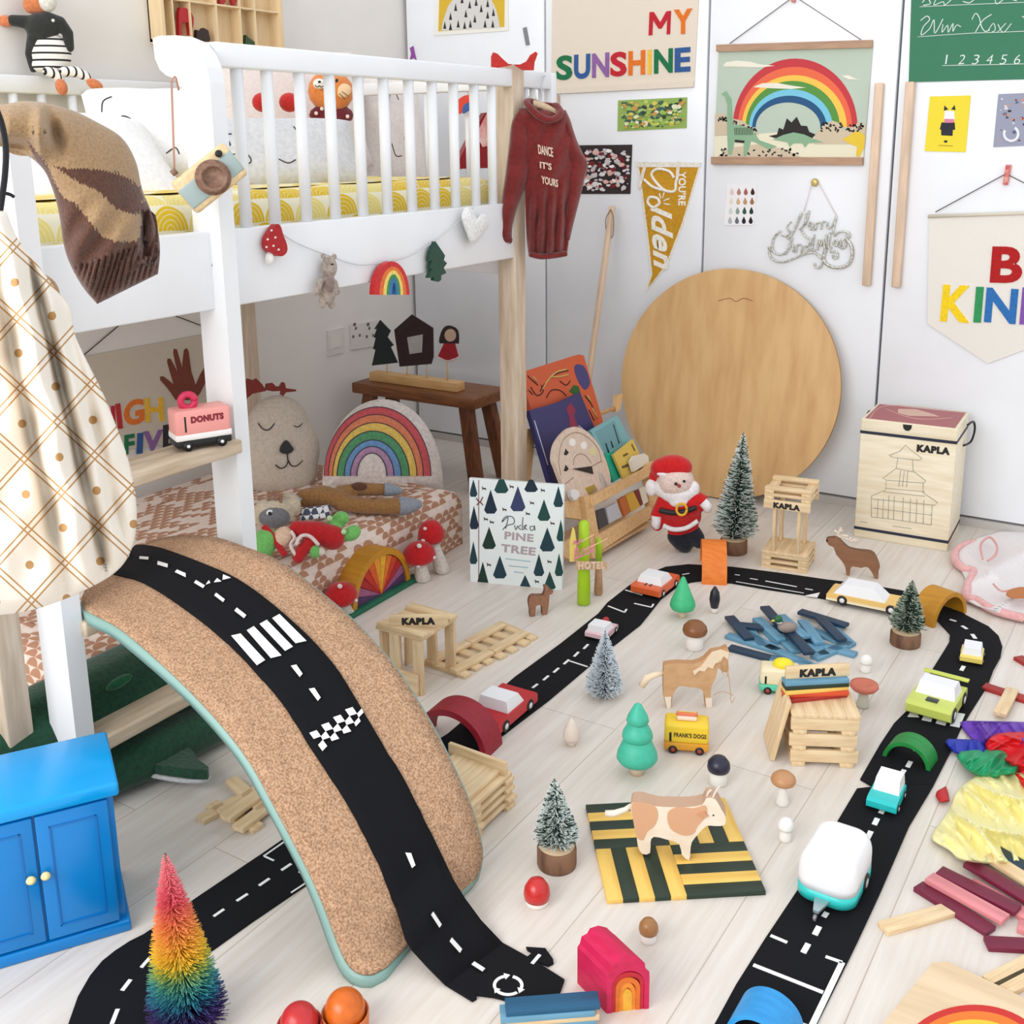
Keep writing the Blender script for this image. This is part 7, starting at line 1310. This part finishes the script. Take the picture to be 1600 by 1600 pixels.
# ---------------------------------------------------------------- flat wooden animals
def flatanimal(name, label, cat, f0, f1, pts, th, mt, extra=None, sm=True, z=0.0):
    a0, a1 = at(*f0, 2, z), at(*f1, 2, z); d = hdir(a0, a1); n = V((d.y, -d.x, 0)); n = n if n.dot(EYE-a0) > 0 else -n; P = PL(a0, n); a = thing(name, label, cat, (a0+a1)/2)
    mb = MB(); P.poly(mb, spx(pts, 2) if sm else pts, th, -th, 0, False, 1 if isinstance(mt, list) and len(mt) > 1 else None); obj('body', mb, mt, a)
    if extra: extra(P, a)
    return a
z7 = zf(780, 850, .28125)
def ex_h(P, a):
    obj('mane', P.poly(MB(), z7((1150, 640), (1180, 600), (1230, 585), (1275, 600), (1270, 640), (1245, 620), (1230, 650), (1200, 660), (1185, 690), (1160, 680), (1140, 705), (1110, 700), (1085, 725), (1075, 705), (1120, 680)), .003, .0), M((236, 216, 188), .6), a)
    obj('tail', MB().tube([P.p(*z7(x, y), -.008) for x, y in ((920, 715), (870, 725), (820, 745), (790, 790))], [.004, .006, .008, .007], 8), M((236, 216, 188), .6), a)
    for q in (((918, 850), (955, 848), (952, 908), (932, 910)), ((1145, 855), (1180, 855), (1182, 905), (1150, 908))): obj('white_sock', P.poly(MB(), z7(*q), .0022), M((238, 226, 210), .6), a)
    mb = MB()
    for q in ([(1265, 640), (1270, 700), (1265, 740)], [(1225, 650), (1240, 720)], [(1265, 690), (1280, 770), (1290, 880), (1310, 850)], [(1190, 840), (1240, 820), (1300, 840)]): P.stroke(mb, z7(*q), 1.2, .004)
    obj('string_bridle', mb, M((196, 160, 120), .8), a)
flatanimal('wooden_horse', 'carved wooden horse with a pale mane and string bridle behind the turquoise tree', 'toy animal', z7(940, 910), z7(1165, 908), z7((915, 690), (925, 670), (1000, 662), (1080, 665), (1140, 640), (1180, 600), (1235, 590), (1262, 575), (1278, 600), (1272, 650), (1275, 700), (1258, 715), (1235, 705), (1215, 690), (1205, 740), (1180, 790), (1175, 850), (1182, 905), (1148, 908), (1142, 850), (1120, 805), (1050, 795), (1000, 790), (965, 840), (955, 908), (930, 910), (915, 850), (912, 780)), .016, [M((206, 166, 124), .6, 'woodx', 1, (192, 150, 106)), M((188, 140, 98), .6)], ex_h)
z8 = zf(780, 1150, .28125)
def ex_c(P, a):
    for q in (((735, 385), (770, 365), (860, 385), (882, 440), (860, 500), (820, 530), (800, 575), (765, 560), (745, 470)), ((935, 430), (985, 395), (1080, 400), (1145, 385), (1150, 440), (1100, 500), (1080, 540), (1020, 550), (950, 510))): obj('brown_patch', P.poly(MB(), spx(z8(*q), 3), .0012), M((214, 166, 130), .6), a)
    mb = MB(); P.stroke(mb, z8((1150, 345), (1165, 310), (1180, 300)), 3.4, -.006); P.stroke(mb, z8((1185, 345), (1205, 305), (1225, 280)), 3.4, -.003); obj('horns', mb, M((226, 216, 206), .6), a)
    obj('ear', P.poly(MB(), z8((1100, 430), (1140, 415), (1160, 440), (1125, 450)), .004, .001), M((206, 152, 116), .6), a); obj('eye', P.dot(MB(), *z8(1190, 440), 1.3, 1.3, .0008), INK, a)
    obj('tail', MB().tube([P.p(*z8(x, y), -.012) for x, y in ((735, 385), (700, 410), (640, 430), (590, 430))], [.004, .0045, .0055, .005], 8), M((236, 226, 212), .6), a)
    for q in (((740, 335), (780, 325), (860, 350), (860, 385), (770, 370), (735, 385)), ((985, 368), (1050, 365), (1140, 350), (1150, 385), (1080, 400), (985, 398))): pass
flatanimal('wooden_cow', 'cream and tan patched wooden cow with horns standing on the striped square', 'toy animal', (1005, 1338), (1076, 1345), z8((728, 400), (740, 370), (790, 368), (870, 390), (960, 395), (1050, 395), (1130, 380), (1150, 345), (1200, 350), (1235, 410), (1258, 450), (1252, 495), (1200, 500), (1150, 500), (1110, 540), (1070, 590), (1062, 640), (1055, 690), (1015, 660), (1000, 600), (930, 575), (860, 560), (840, 590), (838, 650), (795, 655), (770, 610), (762, 540), (745, 470)), .028, [M((238, 226, 208), .6, 'woodx', 1, (230, 214, 192)), M((196, 160, 134), .6)], ex_c, True, .0079)
z9 = zf(1170, 730, .14375)
def ex_d(P, a):
    mb = MB()
    for q in ([(950, 750), (985, 690), (1000, 655)], [(960, 720), (930, 680)], [(985, 690), (1020, 690)], [(960, 745), (1040, 770), (1110, 800), (1180, 800)], [(1040, 770), (1060, 745)], [(1090, 790), (1115, 765)], [(1130, 805), (1160, 780)], [(1000, 740), (1080, 750)]): P.stroke(mb, z9(*q), 4, -.004)
    obj('antlers', mb, M((232, 216, 196), .6), a); obj('nose', P.dot(MB(), *z9(850, 797), 1.6, 2, .0008), BLACK, a)
flatanimal('wooden_deer', 'brown wooden stag with pale antlers behind the cream car', 'toy animal', z9(1080, 1180), z9(1390, 1215), z9((840, 790), (870, 770), (930, 765), (960, 745), (990, 790), (1050, 850), (1100, 885), (1200, 905), (1300, 915), (1360, 940), (1400, 1010), (1425, 1090), (1412, 1120), (1405, 1215), (1375, 1215), (1340, 1150), (1290, 1085), (1220, 1095), (1130, 1080), (1105, 1110), (1095, 1180), (1060, 1170), (1050, 1090), (1010, 1020), (950, 950), (920, 870), (870, 850)), .014, [M((148, 104, 74), .6, 'woodx', 1.2, (134, 92, 64)), M((112, 74, 52), .6)], ex_d)
flatanimal('wooden_fawn', 'small brown wooden fawn in front of the picture book', 'toy animal', z7(185, 405), z7(255, 395), z7((165, 330), (170, 300), (190, 285), (245, 285), (255, 250), (250, 235), (272, 235), (285, 255), (302, 262), (292, 280), (280, 285), (275, 340), (265, 395), (240, 392), (238, 345), (205, 345), (200, 400), (175, 405), (172, 370)), .012, [M((160, 112, 84), .6, 'woodx', 2, (140, 96, 70)), M((120, 80, 60), .6)])
# duck on the lake
PP = facing(at(1228, 990), 0); PP = PL(at(1228, 986, 2, .024), PP.n); a = thing('wooden_duck', 'little brown duck with a green head on the scattered blue planks', 'toy animal', at(1228, 992, 2, .0234))
obj('body', ball(MB(), PP, 1230, 980, 17, 9, .0), M((156, 140, 130), .5), a); obj('head', ball(MB(), PP, 1216, 967, 7, 6, .002), M((30, 100, 56), .4), a); obj('beak', ball(MB(), PP, 1208, 970, 3.5, 1.8, .003), M((220, 196, 90), .5), a); obj('collar', ball(MB(), PP, 1218, 973, 5, 2.2, .003), M((226, 226, 220), .5), a)
# ---------------------------------------------------------------- wooden arches
def arch(label, c, axis, R0, R1, ln, mt, kz=1.0, name='wooden_arch', z=.0):
    c = V(c); c.z = z; ax = V(axis).normalized(); e1 = V((ax.y, -ax.x, 0)); mb = MB(); ring(mb, c, e1, ax, R0, R1, -ln/2, ln/2, n=36, kz=kz)
    for v in range(len(mb.f)): 
        if len(mb.f[v]) == 4: mb.s[v] = False
    return solo(name, label, 'wooden arch', mb, mt, c)
p, q = at(1116, 914), at(1112, 875); c = (p+q)/2; ax = V(((p-q).y, -(p-q).x, 0)); arch('orange wooden arch standing over the far toy road', c, ax, (p-q).length/2*.86, (p-q).length/2, .062, M((232, 128, 44), .55, 'wood', 2, (222, 112, 30)), 1.0)
p, q = at(1458, 982), at(1510, 958); c = (p+q)/2; ax = V(((p-q).y, -(p-q).x, 0)).normalized(); ax = ax if ax.y > 0 else -ax; r_ = (p-q).length/2; arch('ochre wooden arch over the toy road beside the small green tree', c+ax*.03, ax, r_*.84, r_, .06, och, 1.0)
p, q = at(1384, 1185), at(1447, 1206); c = (p+q)/2; ax = V(((p-q).y, -(p-q).x, 0)).normalized(); ax = ax if ax.y > 0 else -ax; r_ = at(1378, 1184), at(1453, 1208); r_ = (r_[0]-r_[1]).length/2; arch('green wooden arch over the toy road near the lime car', c+ax*.022, ax, r_*.84, r_, .045, M((24, 138, 60), .5, 'wood', 2, (16, 124, 50)), 1.0)
p, q = at(752, 1188), at(664, 1146); c = (p+q)/2; ax = hdir(at(640, 1250), at(800, 1100)); r_ = .078; arch('dark red wooden arch over the toy road right of the cork board', c+ax*.02, ax, r_*.84, r_, .06, M((150, 14, 38), .5, 'wood', 2, (134, 8, 30)), 1.0)
p, q = at(1143, 1612), at(1236, 1630); c = (p+q)/2; ax = hdir(at(1190, 1620), at(1262, 1480)); r_ = .041; arch('bright blue wooden arch over the toy road at the bottom edge', c+ax*.012, ax, r_*.84, r_, .055, M((44, 152, 218), .45, 'wood', 2, (34, 140, 208)), 1.0)
# pink arch house with nested arches
fl_, fr_ = at(948, 1584), at(1014, 1576); bl_ = at(902, 1536); e1 = hdir(fl_, fr_); e2 = hdir(fl_, bl_); w = (fr_-fl_).length; dpt = (bl_-fl_).length; a = thing('pink_arch_house', 'bright pink wooden house block with nested yellow and orange arches inside', 'wooden toy', (fl_+fr_)/2+e2*dpt/2)
hz = at(935, 1452, 1, bl_.y).z
def hp(pts, y0, y1, mt, nm): mb = MB(); mb.prism([fl_+e1*(w*(.5+x))+Z3*(hz*z)+e2*y0 for x, z in pts], e2, y1-y0, 0); return obj(nm, mb, mt, a)
pk2 = M((204, 20, 82), .5, 'woodx', 1.4, (186, 10, 66)); hz = min(hz, .085)
def ap(r, zt, n=14, zb=0): return [(r*cos(pi*i/n), zt-r*w/hz*(1-sin(pi*i/n))) for i in range(n+1)]
outer = [(.5, 0), (.5, .55), (.49, .66), (.40, .70), (.38, .82), (.26, .86), (.2, .95), (.0, 1.0), (-.2, .97), (-.27, .88), (-.4, .84), (-.44, .72), (-.5, .66), (-.5, 0), (-.385, 0), (-.385, .45)]+[(-.385*cos(pi*i/12), .45+.26*sin(pi*i/12)) for i in range(1, 12)]+[(.385, .45), (.385, 0)]
hp(outer, 0, dpt, pk2, 'outer_arch')
def uarch(ro, ri, zo, zi): return [(ro, 0), (ro, zo-.2)]+[(ro*cos(pi*i/12), zo-.2+.2*sin(pi*i/12)) for i in range(1, 12)]+[(-ro, zo-.2), (-ro, 0), (-ri, 0), (-ri, zi-.15)]+[(-ri*cos(pi*i/12), zi-.15+.15*sin(pi*i/12)) for i in range(1, 12)]+[(ri, zi-.15), (ri, 0)]
hp(uarch(.375, .29, .68, .6), .001, dpt*.95, M((190, 22, 44), .5, 'wood', 1.4), 'inner_arch'); hp(uarch(.285, .2, .59, .5), .0005, dpt*.9, M((222, 110, 30), .5, 'wood', 1.4), 'inner_arch'); hp(uarch(.195, .11, .49, .4), .002, dpt*.9, M((236, 138, 40), .5, 'wood', 1.4), 'inner_arch')
hp([(.105, 0), (.105, .25)]+[(.105*cos(pi*i/10), .25+.13*sin(pi*i/10)) for i in range(1, 10)]+[(-.105, .25), (-.105, 0)], .001, dpt*.9, M((236, 176, 54), .5, 'wood', 1.4), 'centre_block')
# ---------------------------------------------------------------- cars
def carframe(c, hx): c = V((c.x, c.y, .0045)); d = V(hx); d.z = 0; d.normalize(); return c, d, V((-d.y, d.x, 0))
def wheels(a, c, d, s, xs_, W, r, hub=(236, 236, 236), wd=.006):
    for x in xs_:
        for sy_ in (-1, 1):
            cc = c+d*x+s*sy_*(W/2-wd*.2)+Z3*r; w1 = obj('wheel', MB().lathe([(r*.9, -wd/2), (r, -wd*.3), (r, wd*.3), (r*.9, wd/2)], cc, rotm(d, Z3, s), 20), BLACK, a)
            if hub: obj('hub', MB().lathe([(r*.5, -wd*.56), (r*.5, wd*.56)], cc, rotm(d, Z3, s), 14), M(hub, .5), w1)
def carbody(mb, c, d, s, prof, W, bev=0): return mb.prism([c+d*x+Z3*z+s*(-W/2) for x, z in prof], s, W)
def frust(mb, c, d, s, x0, x1, z0, z1, W, tx0, tx1, tw):
    vs = [c+d*x+s*y+Z3*z for z, xa, xb, ww in ((z0, x0, x1, W), (z1, x0+tx0, x1-tx1, W*tw)) for x in (xa, xb) for y in (-ww/2, ww/2)]
    return mb.add(vs, [(0, 1, 3, 2), (4, 6, 7, 5), (0, 4, 5, 1), (2, 3, 7, 6), (0, 2, 6, 4), (1, 5, 7, 3)])
def car(label, c, hx, L, W, hb, hc, bcol, ccol, cab, r, hub=(236, 236, 236), name='toy_car', low=None, cat='toy car'):
    c, d, s = carframe(c, hx); a = thing(name, label, cat, c); z0 = r*.55
    prof = [(-L/2, z0+.002), (-L/2+.003, z0), (L/2-.003, z0), (L/2, z0+.003), (L/2, z0+hb*.75), (L/2-.006, z0+hb), (-L/2+.005, z0+hb), (-L/2, z0+hb*.8)]
    obj('body', carbody(MB(), c, d, s, prof, W), M(bcol, .35), a)
    if low: obj('lower_body', carbody(MB(), c, d, s, [(x*1.005, z0+(z-z0)*.35) for x, z in prof], W*1.01), M(low, .4), a)
    x0, x1, t0, t1, tw = cab; mb = MB(); frust(mb, c, d, s, x0*L, x1*L, z0+hb-.0005, z0+hb+hc, W*.88, t0*L, t1*L, tw); o = obj('cabin', mb, M(ccol, .35), a)
    wheels(a, c, d, s, (-L*.3, L*.3), W, r, hub); return a, c, d, s, z0+hb
WC = (240, 241, 244)
a, c, d, s, zt = car('orange toy car with white roof and black stripes on the far toy road', at(1024, 922), at(1050, 893)-at(1000, 932), .122, .076, .02, .018, (222, 98, 52), WC, (-.3, .22, .06, .1, .8), .009)
mb = MB()
for y in (-.007, .006):
    mb.box(c+d*.043+s*y+Z3*(zt+.0004), (.018, .004, .0008), rotm(d, s, Z3)); mb.box(c-d*.042+s*y+Z3*(zt+.0004), (.014, .004, .0008), rotm(d, s, Z3)); mb.box(c+d*.006+s*y+Z3*(zt+.0142), (.016, .004, .001), rotm(d, s, Z3))
obj('racing_stripe', mb, BLACK, a)
a, c, d, s, zt = car('small pale pink toy car with a red figure on its roof behind the silver-blue tree', at(940, 994), at(985, 950)-at(900, 1030), .072, .05, .014, .014, (232, 196, 204), WC, (-.42, .2, .02, .1, .9), .007)
obj('red_top_figure', ball(MB(), facing(c+d*.02), 0, 0, 1, 1) if 0 else MB().ell(c+d*.022+Z3*(zt+.006), (.011, .008, .009), rotm(d, s, Z3)), M((176, 36, 50), .5), a)
a, c, d, s, zt = car('red toy pickup with a white cabin coming out of the red arch', at(783, 1122), at(860, 1058)-at(740, 1160), .15, .078, .022, .022, (190, 24, 34), WC, (-.2, .2, .02, .1, .86), .012)
obj('emblem', MB().lathe([(.005, 0), (.005, .001)], c-s*.0352+d*.002+Z3*.022 if (EYE-c).dot(-s) > 0 else c+s*.0352+Z3*.022, rotm(d, Z3, -s), 14), M((236, 226, 220), .5), a)
a, c, d, s, zt = car('long cream toy car with a white roof beside the stag', at(1358, 948), at(1420, 958)-at(1300, 934), .188, .066, .018, .026, (236, 196, 116), WC, (-.42, .22, .12, .16, .8), .012, low=(238, 226, 190))
a, c, d, s, zt = car('tiny white toy car with a yellow tail on the road bend', at(1518, 1032), at(1523, 1000)-at(1516, 1040), .062, .044, .014, .014, (238, 214, 110), WC, (-.36, .42, .04, .04, .88), .006)
a, c, d, s, zt = car('lime green toy car with white roof and roof spoiler above the green arch', at(1462, 1110), at(1432, 1142)-at(1490, 1056), .122, .084, .024, .022, (204, 216, 104), WC, (-.3, .14, .06, .1, .86), .015)
obj('spoiler', MB().box(c-d*.062+Z3*(zt+.012), (.012, .086, .004), rotm(d, s, Z3), 0, .001), M((206, 216, 96), .35), a); obj('dark_bonnet_scoop', MB().box(c+d*.034+Z3*(zt+.001), (.016, .022, .003), rotm(d, s, Z3), 0, .001), M((50, 56, 50), .4), a)
a, c, d, s, zt = car('small turquoise and white toy pickup on the near straight toy road', at(1384, 1256), at(1362, 1290)-at(1400, 1210), .076, .048, .017, .019, (40, 196, 196), WC, (-.5, .1, .0, .14, .9), .007)
# caravan
c, d, s = carframe(at(1303, 1386), at(1262, 1450)-at(1352, 1280)); a = thing('toy_caravan', 'white rounded toy caravan with a turquoise base and silver tow bar', 'toy caravan', c); L_, W_, H_ = .122, .086, .062
def rounded(mb, z0, z1, L, W, top=.0, n=10):
    P = []; ks = [(z0, 1.0)]+[(z0+(z1-z0-top)*i/2, 1.0) for i in (1, 2)]+([(z1-top+top*sin(pi/2*i/6), cos(pi/2*i/6)*.55+.45) for i in range(1, 7)] if top else [(z1, 1)])
    def rr(l, w_): 
        r = min(l, w_)*.3; out = []
        for cx_, cy_, a0 in ((l/2-r, w_/2-r, 0), (-l/2+r, w_/2-r, 90), (-l/2+r, -w_/2+r, 180), (l/2-r, -w_/2+r, 270)):
            for i in range(n+1): t = radians(a0+90*i/n); out.append((cx_+r*cos(t), cy_+r*sin(t)))
        return out
    for z, k in ks: P.append([c+d*x+s*y+Z3*z for x, y in rr(L-(1-k)*.05 if k < 1 else L, W-(1-k)*.05 if k < 1 else W)])
    m = len(P[0]); vs = [p for r in P for p in r]; fs = [(i*m+j, i*m+(j+1) % m, (i+1)*m+(j+1) % m, (i+1)*m+j) for i in range(len(P)-1) for j in range(m)]+[list(range(m-1, -1, -1)), list(range((len(P)-1)*m, len(P)*m))]
    return mb.add(vs, fs, 0, True)
obj('lower_body', rounded(MB(), .006, .024, L_, W_), M((52, 204, 200), .35), a); obj('upper_body', rounded(MB(), .0235, H_+.01, L_*.995, W_*.995, .026), M((242, 243, 246), .35), a)
obj('tow_bar', MB().add([c+d*(L_/2-.004)+s*y+Z3*.012 for y in (-.012, .012)]+[c+d*(L_/2+.03)+s*y+Z3*.012 for y in (-.004, .004)]+[c+d*(L_/2-.004)+s*y+Z3*.016 for y in (-.012, .012)]+[c+d*(L_/2+.03)+s*y+Z3*.016 for y in (-.004, .004)], [(0, 1, 3, 2), (4, 6, 7, 5), (0, 4, 5, 1), (2, 3, 7, 6), (0, 2, 6, 4), (1, 5, 7, 3)]), M((170, 190, 192), .3, metal=.6), a)
obj('tow_wheel', MB().lathe([(.005, -.002), (.005, .002)], c+d*(L_/2+.032)+Z3*.006, rotm(d, Z3, s), 14), M((150, 150, 154), .4, metal=.6), a)
wheels(a, c, d, s, (-.01,), W_, .014, (200, 200, 204), .007)
# vans
def van(label, c, hx, L, W, H_, col, low, txt=None, extra=None):
    c, d, s = carframe(c, hx); c.z = 0; a = thing('toy_van', label, 'toy van', c); RM = rotm(d, s, Z3); vs_ = -s if (EYE-c).dot(-s) > 0 else s
    obj('upper_body', MB().box(c+Z3*(.008+H_*.62), (L, W, H_*.76), RM, 0, .006), M(col, .4), a); obj('lower_body', MB().box(c+Z3*(.007+H_*.14), (L*1.01, W*1.02, H_*.3), RM, 0, .003), M(low, .4), a); wheels(a, c, d, s, (-L*.3, L*.3), W, .008, (170, 60, 40))
    if txt: mb = MB(); ex = d if d.cross(Z3).dot(vs_) > 0 else -d; tlocal(mb, txt, c+vs_*(W/2+.0002)-ex*L*.28+Z3*(.008+H_*.52), ex, Z3, L*.72, .0085, .0006, .02, n=vs_); obj('lettering', mb, M((60, 50, 20), .6), a)
    mb = MB(); ex = d if d.cross(Z3).dot(vs_) > 0 else -d; mb.box(c+vs_*(W/2)-ex*L*.36+Z3*(.008+H_*.5), (L*.05, .001, H_*.36), rotm(d, s, Z3)); obj('door_line', mb, BLACK, a)
    return a, c, d, s, ex, vs_
a, c, d, s, ex, vs_ = van('yellow toy van with a sausage on its roof right of the turquoise tree', at(1072, 1168), at(1105, 1173)-at(1040, 1168), .08, .046, .05, (240, 202, 50), (222, 156, 40), "FRANK'S DOGS")
mb = MB(); mb.box(c+Z3*.062, (.036, .018, .007), rotm(ex, s, Z3), 0, .002)
obj('roof_sign', mb, M((246, 216, 196), .5), a); mb = MB(); mb.tube([c-ex*.019+Z3*.069, c-ex*.012+Z3*.0675, c+ex*.012+Z3*.0675, c+ex*.019+Z3*.069], .004, 10); obj('roof_sausage', mb, M((226, 120, 84), .5), a)
obj('mustard_line', MB().tube([c+ex*(.016*(i-8)/8)+Z3*.0722+s*(.0018*(1 if i % 2 else -1)) for i in range(17)], .0008, 5), M((250, 214, 80), .5), a)
a, c, d, s, ex, vs_ = van('cream toy van with a yellow dome and green base left of the square stack', at(1217, 1078), at(1270, 1080)-at(1170, 1072), .078, .045, .046, (240, 228, 192), (90, 206, 170))
obj('yellow_dome', MB().ell(c+Z3*.058+ex*.006, (.021, .017, .012), rotm(ex, s, Z3)), M((244, 224, 40), .5), a)
# ---------------------------------------------------------------- lime posts and little signs
lime = M((166, 206, 24), .45); a = lathe_toy('lime_post', 'tall lime green wooden post in front of the book rack', 'toy post', (912, 944), [('post', [(7, 0), (10.5, 3), (10, 40), (8.5, 80), (8, 134), (4, 138), (0, 138)], lime)])
a = lathe_toy('wooden_post', 'short post with a green top and brown foot right of the lime post', 'toy post', (935, 929), [('foot', [(5, 0), (7, 4), (5, 50)], M((190, 146, 108), .6, 'wood')), ('top', [(5, 49), (5, 88), (2, 94), (0, 94)], lime)])
PP = PL(at(912, 944)+V((.012, -.02, 0)), FACE); a = thing('hotel_sign', 'small pale sign reading HOTEL fixed across the lime post', 'toy sign', PP.p(923, 890)); mb = MB(); PP.poly(mb, [(900, 876), (948, 878), (948, 889), (900, 890)], .002, .004); obj('plate', mb, M((206, 170, 134), .6, 'wood'), a)
mb = MB(); PP.text(mb, 'HOTEL', (903, 889), (945, 888), (903, 878), .002, .006, 0, .03); obj('lettering', mb, M((232, 204, 176), .6), a)
a = thing('toy_neon_sign', 'tiny yellow sign with pink looped writing across the lime post', 'toy sign', PP.p(905, 878)); mb = MB(); PP.poly(mb, z5((190, 560), (220, 400), (240, 430), (260, 560), (230, 750), (190, 750)), .002, .004); obj('yellow_arrow', mb, M((228, 206, 110), .6), a)
mb = MB()
for q in ([(230, 580), (250, 540), (270, 580), (300, 530), (320, 560)], [(245, 700), (260, 610), (300, 690), (330, 620), (350, 670), (380, 600), (400, 660), (430, 580)], [(230, 720), (340, 690), (430, 640)]): PP.stroke(mb, z5(*q), 1.8, .008)
obj('pink_writing', mb, M((234, 130, 170), .5), a)
mb = MB(); PP.stroke(mb, z5((300, 560), (440, 480)), 1.8, .008, 0, 1); PP.stroke(mb, z5((330, 640), (575, 520)), 1.8, .008, 0, 1); obj('peach_bars', mb, M((240, 190, 150), .5), a)
# ---------------------------------------------------------------- play silks and pink-trimmed cloth
def silk(label, rows, col, bulge, fs, seed, nu=50, nv=50, name='play_silk', base=.004):
    rr_ = random.Random(seed); dirs = [(cos(t), sin(t), rr_.uniform(0, 6)) for t in [rr_.uniform(0, pi) for _ in range(4)]]
    def fold(x, y):
        v = 0
        for i, (a_, b_, p_) in enumerate(dirs):
            q = (x*a_+y*b_)*(.055+.03*i)+p_+.8*sin((x*b_-y*a_)*.02+p_); v += (1-abs(sin(q)))**2.2*(.62**i)
        return v*fs
    mb = puff(MB(), PL((0, 0, base), (0, 0, 1)), rows, bulge, fold, nu, nv, .0006); return solo(name, label, 'play silk', mb, M(col, .5, 'plain', .6))
silk('purple play silk crumpled at the back of the silks heap', [(1500, 1128, 1510, 1126), (1505, 1140, 1600, 1128), (1520, 1156, 1640, 1134), (1552, 1172, 1680, 1160)], (104, 56, 176), .01, .018, 1)
silk('dark blue play silk poking out left of the purple silk', [(1476, 1160, 1480, 1154), (1490, 1176, 1530, 1156), (1512, 1180, 1562, 1160), (1545, 1182, 1580, 1166)], (28, 52, 176), .006, .01, 2)
silk('red play silk spilling over the right picture edge', [(1540, 1156, 1556, 1146), (1540, 1170, 1612, 1140), (1556, 1182, 1680, 1142), (1576, 1196, 1690, 1170), (1586, 1212, 1690, 1200), (1600, 1232, 1690, 1230)], (214, 24, 34), .02, .02, 3, base=.01)
silk('green play silk between the red and yellow silks', [(1494, 1182, 1500, 1174), (1504, 1196, 1556, 1170), (1518, 1208, 1590, 1184), (1545, 1218, 1605, 1204)], (26, 156, 104), .012, .016, 4, base=.012)
silk('pale yellow play silk, biggest one of the heap at the right edge', [(1505, 1226, 1530, 1208), (1492, 1242, 1600, 1204), (1484, 1262, 1650, 1208), (1470, 1284, 1660, 1230), (1457, 1302, 1665, 1250), (1458, 1314, 1670, 1275), (1484, 1330, 1670, 1300), (1500, 1344, 1660, 1320), (1538, 1350, 1640, 1345)], (250, 243, 182), .006, .03, 5, 90, 80)
silk('small bit of red silk peeping out left of the yellow silk', [(1464, 1236, 1478, 1228), (1462, 1244, 1482, 1240), (1468, 1254, 1484, 1252)], (190, 24, 36), .006, .003, 6, 14, 14)
mb = puff(MB(), PL((0, 0, .006), (0, 0, 1)), [(1520, 842, 1560, 830), (1494, 866, 1640, 834), (1500, 888, 1680, 850), (1508, 905, 1690, 880), (1508, 924, 1690, 910), (1512, 940, 1690, 940), (1560, 960, 1690, 965), (1590, 970, 1680, 975)], .012, lambda x, y: (1-abs(sin(x*.03+y*.05)))**2*.014+(1-abs(sin(y*.045-x*.03)))**2*.01, 60, 50, .002)
a = thing('pink_trimmed_cloth', 'crumpled white cloth with pink ruffled trim at the right edge behind the toy road', 'cloth', at(1560, 920)); obj('cloth', mb, M((230, 224, 224), .9, 'fabric', 2, (222, 216, 216)), a)
PC = PL((0, 0, .03), (0, 0, 1)); mb = MB(); zc_ = zf(1150, 800, .28125); PC.stroke(mb, zc_((1330, 170), (1240, 200), (1215, 260), (1260, 310), (1320, 330), (1290, 400), (1280, 470), (1340, 490), (1400, 530), (1480, 560), (1600, 590)), 12, -.016); obj('pink_ruffle', mb, M((232, 178, 176), .9, 'fabric', .6, (220, 160, 160)), a)
mb = MB(); PC.stroke(mb, zc_((1370, 260), (1360, 180), (1410, 140), (1450, 190), (1440, 240), (1400, 270)), 4, .01); PC.stroke(mb, zc_((1430, 400), (1480, 440), (1580, 420)), 3, .01); obj('pink_string', mb, M((224, 170, 166), .9), a)
mb = MB(); PC.poly(mb, spx(zc_((1500, 460), (1530, 435), (1600, 425), (1640, 440), (1620, 475), (1540, 480)), 3), .004, .014); obj('brown_print', mb, M((190, 120, 70), .8), a)
# ---------------------------------------------------------------- rainbow board, balls in cups
a = thing('rainbow_wood_board', 'pale plywood board with a painted rainbow at the bottom right corner', 'wooden board', at(1520, 1590)); mb = MB(); mb.prism([at(x, y, 2, .001) for x, y in ((1456, 1514), (1480, 1512), (1680, 1608), (1680, 1680), (1340, 1680), (1384, 1602))], Z3, .01); obj('board', mb, M((230, 206, 172), .6, 'woodx', .8, (214, 186, 150)), a)
PB3 = PL((0, 0, .0112), (0, 0, 1)); mb = MB(); bands(PB3, mb, [1404, 1416, 1430, 1444, 1458, 1472], [1640, 1628, 1612, 1596, 1580, 1564], [1571, 1581, 1594, 1606, 1618, 1630], 1660, .0012, 0); obj('painted_rainbow', mb, [M(c, .5) for c in ((200, 36, 28), (236, 120, 30), (244, 196, 50), (90, 160, 70), (60, 130, 190))], a)
for x, y, rc, cc, bc_, l1, l2 in ((470, 1630, 30, (196, 70, 60), (196, 44, 48), 'red-rimmed wooden cup at the bottom edge left of the orange cup', 'red wooden ball sitting in the left cup at the bottom edge'), (541, 1612, 32, (222, 120, 66), (214, 104, 22), 'orange wooden cup at the bottom edge holding an orange ball', 'orange wooden ball sitting in the orange cup at the bottom edge')):
    p0 = at(x, y); s_ = mpp(p0); r_ = (rc+4)*s_; solo('wooden_cup', l1, 'cup', MB().lathe([(r_*.82, 0), (r_, .012), (r_*1.03, .03), (r_*.97, .03), (r_*.9, .012), (.003, .004)], p0, None, 32), M(cc, .5, 'wood', 2)); solo('wooden_ball', l2, 'ball', MB().ell(p0+Z3*(.008+rc*s_), rc*s_*.98, None, 32), M(bc_, .3, 'wood', 1.5))
